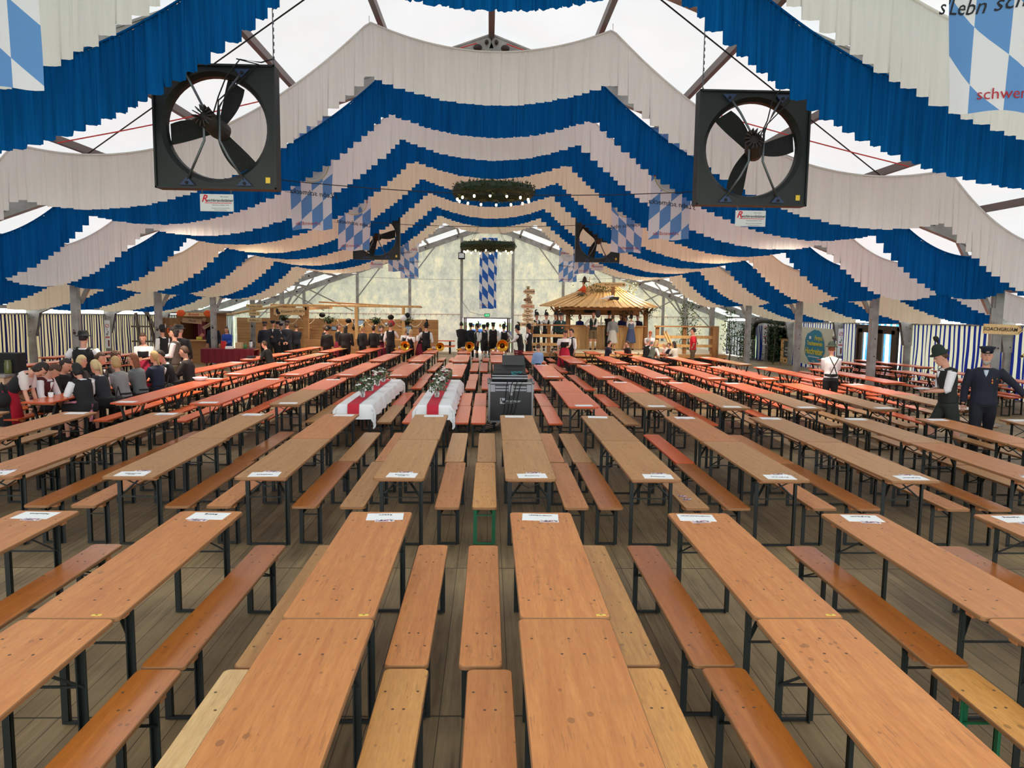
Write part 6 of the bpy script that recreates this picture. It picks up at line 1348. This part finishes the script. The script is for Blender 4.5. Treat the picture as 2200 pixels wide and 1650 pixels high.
    if hs == 'long': hb.rings([ering(A(0, fy, zz), w*s, d*s, hr, hd, 12) for zz,w,d,fy in ((0.02,0.08,0.06,-0.05),(-0.08,0.09,0.05,-0.065),(-0.2,0.085,0.04,-0.08),(-0.28,0.05,0.02,-0.085))])
    elif hs == 'bob': hb.rings([ering(A(0, fy, zz), w*s, d*s, hr, hd, 12) for zz,w,d,fy in ((0.04,0.088,0.085,-0.02),(-0.04,0.098,0.085,-0.03),(-0.11,0.085,0.06,-0.045))])
    elif hs == 'bun': hb.ell(A(0,-0.11,0.02), (0.045*s,0.045*s,0.045*s))
    elif hs == 'tail': hb.tube([A(0,-0.09,0.05),A(0,-0.14,0.0),A(0,-0.13,-0.12),A(0,-0.12,-0.2)], [0.03*s,0.032*s,0.026*s,0.01*s], 8)
    elif hs == 'braid': hb.tube([A(0,-0.09,-0.02),A(0,-0.10,-0.1),A(0.03,-0.10,-0.2),A(0.05,-0.09,-0.32)], [0.03*s,0.026*s,0.022*s,0.012*s], 8)
    elif hs == 'curly':
        rr = random.Random(1)
        for k in range(30):
            a = rr.uniform(0,6.28); e = rr.uniform(0.2,1.4); hb.ell(A(0.075*math.cos(a)*math.cos(e), 0.095*math.sin(a)*math.cos(e)-0.02, 0.115*math.sin(e)+0.02), (0.03*s,)*3, 6, 4)
    if hs != 'bald': hb.obj('hair', cm(*hcol, 0.7), t, smooth=True)
    if beard:
        q = MB(); q.rings([ering(A(0, fy, zz), w*s, d*s, hr, hd, 12) for zz,w,d,fy in ((-0.078,0.060,0.028,0.050),(-0.10,0.058,0.034,0.050),(-0.13,0.042,0.03,0.048),(-0.152,0.018,0.014,0.045))]); q.obj('beard', cm(*HAIRC[beard], 0.8), t, smooth=True)
    if eyes:
        for k in (-1,1): MB().ell(A(k*0.030,0.086,0.014), (0.010*s,0.006*s,0.007*s), 7, 5).obj('eye', cm(40,30,28,0.3), t, smooth=True)
        MB().ell(A(0,0.088,-0.062), (0.022*s,0.008*s,0.007*s), 8, 5, M=Matrix((hr,hd,hup)).transposed()).obj('mouth', cm(150,80,76,0.6), t, smooth=True)
    HM = Matrix((hr*s,hd*s,hup*s)).transposed()
    if hat in ('alpine','feather','green'):
        hcl = (24,24,24) if hat != 'green' else (26,40,32); q = MB()
        prof_ = [(0.145,0.0),(0.15,0.012),(0.105,0.02),(0.098,0.07),(0.08,0.12),(0.045,0.155),(0.01,0.16)]
        q.lathe(prof_, 18, M=HM, c=tuple(A(0,-0.008,0.062))); h_ = q.obj('hat', cm(*hcl), t, smooth=True)
        q = MB()
        if hat == 'feather': q.tube([A(0.05,-0.09,0.10),A(0.05,-0.10,0.20),A(0.03,-0.08,0.30),A(-0.02,-0.02,0.33)], [0.012*s,0.03*s,0.038*s,0.016*s], 7)
        elif hat == 'green': q.tube([A(0.04,-0.06,0.15),A(0.04,-0.07,0.24),A(0.03,-0.06,0.29),A(0.03,-0.05,0.34)], [0.014*s,0.02*s,0.045*s,0.03*s], 8)
        else: q.tube([A(0.06,-0.08,0.10),A(0.06,-0.10,0.19),A(0.05,-0.10,0.25)], [0.010*s,0.018*s,0.006*s], 6)
        q.obj('hat_plume', cm(34,30,30) if hat != 'alpine' else cm(190,190,188), h_)
    elif hat == 'fedora':
        q = MB(); q.lathe([(0.16,0.0),(0.165,0.01),(0.108,0.018),(0.102,0.08),(0.09,0.115),(0.05,0.122),(0.01,0.115)], 18, M=HM, c=tuple(A(0,-0.008,0.055))); q.obj('hat', cm(20,20,22), t, smooth=True)
    elif hat == 'cap':
        q = MB(); q.lathe([(0.088,0.0),(0.09,0.04),(0.118,0.075),(0.115,0.09),(0.05,0.10),(0.01,0.10)], 18, M=HM, c=tuple(A(0,-0.006,0.055))); h_ = q.obj('peaked_cap', cm(*(NAVY if topc != (40,90,170) else (40,90,170))), t, smooth=True)
        q = MB(); q.rings([[A(0.08*math.cos(a)*f, 0.06+0.07*math.sin(a)*f, 0.062-0.02*f*math.sin(a)+dz_) for a in [math.pi*k/8 for k in range(9)]] for f, dz_ in ((0.2,0),(1.0,0),(1.0,-0.008),(0.2,-0.008))]); q.obj('visor', cm(12,12,12,0.3), h_)
    return t
D2 = lambda px, d: (px-1050.9)*d/1650
V1, V2 = 0.016, 0.024
# --- crowd at the left table of the third block (facing +x = -90, facing -x = 90)
person(-8.28, 13.35, -80, 1.68, 'woman leaning over the table end in black dirndl with red apron', 'dirndl', 'skirt', 'dark', 'bob', lean=48, arms=('lean','lean'), sex='f', apron=(176,16,44), sleeve=(214,200,196), head=(30,0), vox=0.012)
person(-8.18, 14.05, -90, 1.72, 'seated man in dark red vest looking down at the table', 'vest', 'trousers', 'brown', 'short', pose='sit', lean=22, arms=('table','table'), topc=(74,18,26), head=(30,0), vox=V1)
person(-8.2, 14.75, -95, 1.66, 'seated woman with dark hair resting her head on her hand', 'sweater', 'trousers', 'dark', 'bun', pose='sit', lean=14, arms=('face','table'), sex='f', head=(12,0), vox=V1)
person(-7.12, 13.75, 62, 1.66, 'seated woman with black hair and pink apron bow seen from behind', 'vest', 'skirt', 'black', 'bob', pose='sit', lean=18, arms=('table','table'), sex='f', extra=0.9, apron=(190,120,136), head=(10,0), vox=0.012, eyes=False, wide=1.08)
person(-7.15, 14.5, 70, 1.66, 'seated blond woman in dark vest with lace sleeves', 'vest', 'skirt', 'lblond', 'tail', pose='sit', lean=20, arms=('table','table'), sex='f', extra=0.95, topc=(34,36,42), sleeve=(206,196,196), vox=V1)
person(-8.2, 15.45, -90, 1.64, 'seated blond woman half hidden at the far side of crowd table', 'sweater', 'trousers', 'lblond', 'bob', pose='sit', lean=10, arms=('table','table'), sex='f', topc=(30,30,34), vox=V1)
person(-7.15, 15.2, 75, 1.66, 'seated woman with light brown hair in a grey hooded jacket', 'sweater', 'trousers', 'blond', 'bob', pose='sit', lean=14, arms=('table','table'), sex='f', topc=(128,128,130), vox=V1, wide=1.05)
person(-8.2, 16.15, -90, 1.68, 'seated woman with tied dark hair and glasses in black jacket', 'jacket', 'trousers', 'brown', 'bun', pose='sit', lean=12, arms=('table','table'), sex='f', topc=(30,24,30), vox=V1)
person(-7.13, 15.9, 78, 1.68, 'seated woman with auburn hair in a grey knitted cardigan', 'sweater', 'trousers', 'auburn', 'long', pose='sit', lean=12, arms=('table','table'), sex='f', topc=(98,104,106), vox=V1)
person(-8.2, 16.9, -90, 1.62, 'seated woman with curly brown hair far side of crowd table', 'sweater', 'trousers', 'brown', 'curly', pose='sit', lean=8, arms=('table','table'), sex='f', topc=(50,44,46), vox=V1)
person(-7.1, 16.7, 70, 1.66, 'seated woman with blond braid in a navy jacket', 'jacket', 'trousers', 'blond', 'braid', pose='sit', lean=8, arms=('table','table'), sex='f', topc=(24,34,56), vox=V1)
person(-7.1, 17.5, 100, 1.74, 'seated smiling man in white shirt and black vest leaning left', 'vest', 'trousers', 'dark', 'short', pose='sit', lean=20, slean=-10, arms=('table','table'), vox=V1, head=(5,40))
person(-7.0, 18.2, 95, 1.74, 'seated man in dark brown vest with his back turned right', 'jacket', 'trousers', 'brown', 'short', pose='sit', lean=10, arms=('table','table'), topc=(42,34,34), vox=V1)
person(-8.55, 19.3, 190, 1.68, 'standing woman in white blouse, black bodice and red patterned apron', 'dirndl', 'skirt', 'brown', 'bun', arms=('front','front'), sex='f', apron=(160,26,60), head=(15,0), vox=V1)
person(-7.75, 19.2, 100, 1.80, 'standing man with curly dark hair and brown vest facing left', 'vest', 'trousers', 'dark', 'curly', arms=('front','front'), topc=(78,68,62), botc=(70,66,52), vox=V1, beard='dark')
person(-8.62, 16.6, 8, 1.76, 'broad man with black hat and hands on hips seen from behind', 'vest', 'trousers', 'dark', 'short', hat='fedora', arms=('hips','hips'), wide=1.22, vox=0.012, eyes=False)
person(-8.65, 21.8, 20, 1.78, 'man in dark suit and hat standing left of the second post', 'jacket', 'trousers', 'grey', 'short', hat='fedora', vox=V1, eyes=False)
person(-10.3, 24.6, 60, 1.70, 'man in white shirt and hat half hidden behind a post', 'vest', 'trousers', 'dark', 'short', hat='alpine', vox=V2)
person(-11.75, 33.2, 175, 1.80, 'uniformed figure in navy coat with buttons beside the snack stall', 'jacket', 'trousers', 'grey', 'short', hat='cap', topc=NAVY, botc=(16,18,28), vox=V2)
person(-10.85, 32.3, 180, 1.64, 'woman in blue sweater reading behind the red covered table', 'sweater', 'trousers', 'brown', 'long', lean=12, arms=('front','front'), sex='f', topc=(30,70,160), vox=V2)
person(-7.02, 24.95, 80, 1.55, 'boy in black sweater sitting alone at the end of table', 'sweater', 'trousers', 'brown', 'short', pose='sit', lean=20, arms=('table','table'), vox=V2)
# --- uniformed group at the left
ug = 'uniformed men standing in front of the wooden parlour'
for px, d, f, h, lab in ((575,34.4,10,1.80,'man in navy uniform and cap, leftmost of the uniformed group'),(592,35.4,190,1.84,'man in navy uniform facing the camera with head bowed'),(603,36.6,170,1.80,'uniformed man with light cap at the back of the group'),(622,34.6,-10,1.84,'stout man in navy uniform with hands behind back'),(641,35.3,20,1.72,'person in black at right end of the uniformed group'),(609,35.9,200,1.72,'uniformed man in the middle of the dark group')):
    person(D2(px,d), d, f, h, lab, 'jacket', 'trousers', 'brown', 'short', hat='cap' if px != 641 else None, topc=(20,24,38), botc=(16,18,26), arms=('back','back') if px == 622 else ('down','front'), vox=V2, wide=1.1 if px == 622 else 1.0, group=ug)
# --- musicians before the parlour
for px, d, f, h, lab, kw in (
 (706,33.4,0,1.62,'short person in black jacket left of the musicians',dict(top='jacket',hair='dark',hs='short')),
 (702,34.6,-60,1.70,'woman with tied hair behind the short person in black',dict(top='jacket',hair='brown',hs='bun',sex='f')),
 (730,34.2,-90,1.76,'woman in black jacket and red skirt holding a flute',dict(top='jacket',bot='skirt',botc=DRED,hair='brown',hs='bun',sex='f',arms=('front','front'))),
 (746,33.5,-10,1.70,'broad woman with black hair in long black jacket',dict(top='jacket',hair='black',hs='long',sex='f',wide=1.4)),
 (781,33.6,-30,1.70,'blond woman in long black coat among the musicians',dict(top='jacket',hair='blond',hs='tail',sex='f')),
 (805,34.2,-20,1.70,'dark haired person in black jacket beside the blond woman',dict(top='jacket',hair='dark',hs='bun',sex='f')),
 (823,34.8,175,1.66,'woman in black jacket and red skirt facing the camera',dict(top='jacket',bot='skirt',botc=DRED,hair='brown',hs='bun',sex='f',arms=('front','front'))),
 (841,33.6,-10,1.84,'tall man in black vest and shorts seen from behind at the fence',dict(top='vest',bot='shorts',hair='brown',hs='short',arms=('down','fwd'))),
 (873,34.8,-20,1.60,'blond girl half hidden behind the other blond girl',dict(top='dirndl',hair='blond',hs='tail',sex='f')),
 (884,34.0,-30,1.56,'blond girl in white blouse and black vest',dict(top='dirndl',hair='lblond',hs='tail',sex='f')),
 (904,34.0,60,1.64,'woman in black bodice and long dark red skirt by hatted man',dict(top='dirndl',bot='skirt',botc=DRED,hair='brown',hs='bob',sex='f',topc=BLK_)),
 (917,33.9,0,1.80,'man with feathered hat and black vest, hands on hips, left of doorway',dict(top='vest',hair='dark',hs='short',hat='feather',arms=('hips','down')))):
    person(D2(px,d), d, f, h, lab, vox=V2, eyes=f > 90, **kw)
# --- group at the far doorway
for px, d, f, h, lab, kw in (
 (992,38.3,-5,1.88,'tall man in black suit, leftmost at the far doorway',dict(top='jacket',topc=(20,20,26),arms=('front','down'))),
 (1012,39.6,10,1.80,'man in dark blue suit and hat at the far doorway',dict(top='jacket',topc=(22,26,40),hat='fedora')),
 (1026,38.6,100,1.74,'man in hat turning left at the far doorway',dict(top='vest',hat='feather',bot='shorts',arms=('down','down'),sock=(60,60,60))),
 (1042,38.0,30,1.74,'man in white shirt and hat slightly bent at the doorway',dict(top='vest',hat='fedora',bot='shorts',lean=8)),
 (1060,38.6,0,1.86,'tall broad man in brown vest at the centre of doorway',dict(top='vest',topc=(40,30,32),bot='shorts',wide=1.15,hat='cap')),
 (1083,38.2,15,1.74,'man with tall plume hat at the right of the doorway',dict(top='vest',hat='feather',bot='shorts',arms=('down','hips'))),
 (1048,41.5,0,1.78,'hatted man partly hidden behind others in the doorway',dict(top='vest',hat='alpine')),
 (1120,32.8,70,1.76,'man in feathered hat reaching left beside the signpost',dict(top='vest',hat='feather',lean=12,arms=('fwd','fwd'))),
 (1137,33.3,60,1.80,'man in black hat and vest standing behind the reaching man',dict(top='vest',hat='alpine',arms=('hips','down')))):
    person(D2(px,d), d, f, h, lab, vox=V2, eyes=False, **kw)
for i in range(7):
    person(-1.5+0.45*i, 50.6+0.6*(i%2), 0 if i%3 else 180, 1.72+0.05*(i%3), ['dark haired','blue capped','tall blue capped','stooping blue capped','white shirted','second white shirted','rightmost blue capped'][i]+' bandsman outside beyond the doorway', 'jacket' if i not in (4,5) else 'shirt', 'trousers', 'brown', 'short', hat='cap' if i not in (0,4,5) else None, topc=(40,90,170) if i not in (4,5) else WHT, vox=0.03, z=-0.77, eyes=False, group='bandsmen outside the doorway')
# --- right part
person(1.52, 23.52, -5, 1.34, 'small boy in light blue shirt standing right of centre aisle', 'shirt', 'trousers', 'brown', 'short', arms=('down','front'), topc=(132,164,206), extra=1.6, wide=0.82, botc=(26,28,44), vox=V1, eyes=False)
person(D2(1214,29.2), 29.2, 190, 1.70, 'woman in black bodice and long red skirt walking before platform', 'dirndl', 'skirt', 'dark', 'bun', arms=('front','down'), sex='f', botc=(160,16,44), apron=(176,18,50), head=(25,0), vox=V1, wide=1.12)
person(D2(1229,29.7), 29.7, 120, 1.72, 'man in black vest just behind the woman in red skirt', 'vest', 'trousers', 'dark', 'short', vox=V2)
for px, d, f, h, lab, kw in (
 (1153,36.5,200,1.70,'man in feathered hat drinking, leftmost behind platform railing',dict(top='vest',topc=(26,32,30),hat='feather')),
 (1174,36.6,180,1.70,'man in tall feathered hat with hand at his face behind railing',dict(top='vest',topc=(26,32,30),hat='feather',arms=('front','face'))),
 (1195,37.0,120,1.72,'man in plumed hat beside the left hut post',dict(top='vest',hat='feather')),
 (1205,36.2,185,1.72,'man in dark green coat and hat right of railing',dict(top='jacket',topc=(28,58,56),hat='fedora',arms=('front','down'))),
 (1275,37.7,175,1.80,'bearded man in green vest and leather shorts at the bar hut',dict(top='vest',topc=(30,42,36),bot='shorts',botc=(110,92,66),hair='auburn',beard='auburn',arms=('front','hips'),sock=(214,208,196))),
 (1309,37.9,-20,1.82,'man in black suit and hat drinking at the hut counter',dict(top='jacket',hat='fedora',arms=('face','down'))),
 (1317,37.2,-10,1.68,'woman in grey cardigan and pale grey skirt at the hut',dict(top='sweater',topc=(120,122,124),bot='skirt',botc=(176,172,168),sex='f',hair='brown',hs='bun')),
 (1357,37.7,-10,1.70,'woman in blue dirndl seen from behind at the hut',dict(top='dirndl',topc=(92,108,134),bot='skirt',botc=(66,78,116),sex='f',hair='black',hs='bun',arms=('front','front'))),
 (1246,39.6,140,1.62,'staff member in blue bending behind the left bar counter',dict(top='shirt',topc=(28,44,110),hair='black',hs='bob',sex='f')),
 (1335,39.8,120,1.66,'dark haired staff member behind the bar counter',dict(top='shirt',topc=(28,44,110),hair='black',hs='long',sex='f')),
 (1345,39.3,170,1.60,'shorter staff member in blue beside the dark haired one',dict(top='shirt',topc=(34,50,120),hair='dark',hs='bob',sex='f')),
 (1371,39.3,150,1.66,'staff member in navy at the right end of bar counter',dict(top='shirt',topc=(24,30,60),hair='brown',hs='short'))):
    person(D2(px,d), d, f, h, lab, vox=V2, z=PZ, eyes=f > 90, **kw)
for x, y, f, h, lab, kw in (
 (4.78,31.0,-90,1.42,'boy in navy shirt sitting left at the table before the hut',dict(top='shirt',topc=(26,30,52),hair='dark',hs='short')),
 (5.72,31.0,90,1.40,'boy in black shirt with raised hand facing the navy boy',dict(top='shirt',topc=(30,28,32),hair='brown',hs='short',arms=('face','table'))),
 (6.36,30.9,-60,1.66,'seated grey haired man with his back to the camera',dict(top='vest',hair='grey',hs='short')),
 (6.42,30.35,-70,1.62,'seated long haired woman in grey green vest leaning on table',dict(top='vest',topc=(92,96,84),hair='blond',hs='long',sex='f',lean=25)),
 (7.30,31.3,90,1.25,'blond child sitting beside the boy in navy',dict(top='shirt',topc=(210,196,190),hair='lblond',hs='short')),
 (7.36,30.75,95,1.30,'small boy in navy shirt sitting right of blond child',dict(top='shirt',topc=(30,34,56),hair='brown',hs='short')),
 (7.42,30.2,40,1.45,'girl with long brown hair sitting left of the red shirted man',dict(top='shirt',topc=(206,196,186),hair='dark',hs='long',sex='f'))):
    kw.setdefault('arms', ('table','table')); kw.setdefault('lean', 10); person(x, y, f, h, lab, pose='sit', vox=V2, **kw)
person(6.88, 32.7, 180, 1.66, 'woman in grey blue dirndl with red hair serving the children', 'dirndl', 'skirt', 'red', 'bun', arms=('front','front'), sex='f', topc=(110,122,142), botc=(120,130,148), head=(25,0), vox=V2)
person(D2(1493,30.9), 30.9, 75, 1.80, 'man in red polo shirt and brown trousers standing at right', 'shirt', 'trousers', 'dark', 'short', arms=('hips','down'), topc=(196,24,40), botc=(84,66,46), vox=V2)
person(8.17, 18.02, -15, 1.62, 'boy with white shirt, crossed braces and hat seen from behind', 'shirt', 'trousers', 'auburn', 'short', hat='green', arms=('front','front'), topc=(216,214,218), vox=V1, eyes=False, lean=6, extra=0.95)
tp = bpy.data.objects['person'] if False else None
person(D2(2064,12.62), 12.62, 80, 1.84, 'man in black vest and feathered green hat carrying paper sheets', 'vest', 'shorts', 'brown', 'short', hat='green', pose='walk', lean=6, arms=('front','front'), botc=(30,36,30), topc=(26,30,28), head=(22,0), vox=0.011, sock=(80,80,74), extra=1.1, wide=1.08)
person(8.42, 12.72, 150, 1.84, 'white bearded man in navy uniform and cap by the near post', 'jacket', 'trousers', 'grey', 'short', hat='cap', pose='walk', arms=('out','down'), topc=(24,28,44), botc=(18,20,30), sleeve=(190,206,220), vox=0.011, beard='grey', wide=1.1)
# belongings
def on_person(nm, lab, cat, loc, fn): t = thing(nm, lab, cat, loc); fn(t); return t
on_person('paper_stack', 'small stack of sheets held by the man in feathered green hat', 'papers', (7.28, 12.62, 1.20), lambda t: [part(MB().box((0,0,0.004*k),(0.2,0.15,0.002),rz=0.1*k),'sheet',M['white'],t) for k in range(4)])
for k, (dx, dz) in enumerate(((0,0.0),(0.07,0.02),(0.0,-0.05))):
    t = thing('medal', 'gold medal pinned on the navy uniform of the bearded man', 'medal', (8.44+dx, 12.555, 1.36+dz), 0, 'medals on the navy uniform'); part(MB().ell((0,0,0),(0.016,0.005,0.018),8,5),'disc',M['gold'],t,True); part(MB().box((0,0,0.03),(0.02,0.004,0.03)),'ribbon',M['red'],t)
def suspenders():
    t = thing('braces', 'dark crossed braces on the back of the white shirt boy', 'braces', (8.17, 17.87, 0.0)); part(MB().tube([(-0.11,0.02,1.36),(0.0,0.0,1.15),(0.08,0.02,0.95)],0.012,5),'strap',M['blackm'],t); part(MB().tube([(0.12,0.02,1.36),(0.0,-0.004,1.15),(-0.08,0.02,0.95)],0.012,5),'strap',M['blackm'],t)
suspenders()
def bag(x, y, z, lab): t = thing('shoulder_bag', lab, 'bag', (x,y,z)); q = MB(); q.ell((0,0,0),(0.10,0.16,0.13),12,8); part(q,'pouch',M['blackm'],t,True); part(MB().tube([(0,-0.12,0.08),(0,-0.02,0.3),(0,0.1,0.08)],0.012,5),'strap',M['blackm'],t)
bag(-6.85, 14.35, 0.62, 'black bag hanging beside the blond woman with lace sleeves'); bag(-6.8, 16.5, 0.62, 'black pouch beside the woman in the navy jacket'); bag(-7.35, 19.1, 0.85, 'black bag on the hip of the curly haired man'); bag(-8.15,13.05,0.82,'black waiter pouch on the hip of the leaning woman')
for x, y, lab in ((-7.75,13.75,'white cup in front of the leaning woman'),(-7.5,13.95,'white cup beside the woman with pink apron bow'),(-7.6,14.9,'white cup in the middle of crowd table')):
    t = thing('white_cup', lab, 'cup', (x,y,TH+0.006),0,'cups on the crowd table'); part(MB().lathe([(0.035,0),(0.04,0.01),(0.045,0.09),(0.04,0.09),(0.035,0.015)],14),'cup',M['white'],t,True)
t = thing('white_bowl', 'white bowl near the right end of the orange table behind crowd', 'bowl', (-6.3,16.9,zf(16.9)+TH+0.008)); part(MB().lathe([(0.08,0),(0.10,0.01),(0.16,0.07),(0.15,0.07),(0.09,0.02)],20),'bowl',M['white'],t,True)
t = thing('flat_cap', 'dark cap lying on the table beside the seated boy', 'cap', (-7.55,24.6,zf(24.6)+TH+0.03)); part(MB().lathe([(0.14,0),(0.15,0.02),(0.13,0.06),(0.02,0.07)],16),'crown',M['blackm'],t,True)
# straw puppet on the hut roof
t = person(4.75, 38.75, 100, 1.25, 'witch like puppet in orange vest sitting on the left hut roof', 'jacket', 'trousers', 'brown', 'curly', pose='sit', arms=('table','table'), topc=(230,90,40), botc=(120,116,110), vox=V2, z=2.42, eyes=False, cat='puppet'); t.name = 'roof_puppet'
t = thing('puppet_hat', 'dark wide pointed hat on the roof puppet', 'hat', (4.78,38.75,3.60)); part(MB().lathe([(0.26,0.0),(0.27,0.02),(0.12,0.05),(0.08,0.22),(0.01,0.3)],16),'hat',cm(60,38,34),t,True)
t = thing('broom', 'pale broomstick standing behind the roof puppet', 'broom', (5.0,38.9,2.75)); part(MB().bar((0,0,0),(0.05,0,1.1),0.03),'stick',M['pal'],t); part(MB().lathe([(0.02,-0.05),(0.08,-0.3),(0.1,-0.35)],10),'bristles',M['post'],t)
# sheets lying on the benches etc.
for x, y, lab in ((2.14,8.0,'round sticker on bench right of second row, near one'),(2.12,8.13,'round sticker on bench right of second row, far one')):
    t = thing('beer_mat', lab, 'sticker', (x,y,BH+0.006)); part(MB().lathe([(0.045,0),(0.045,0.0015)],16),'disc',mfl,t)
bpy.data.scenes.remove(TS)
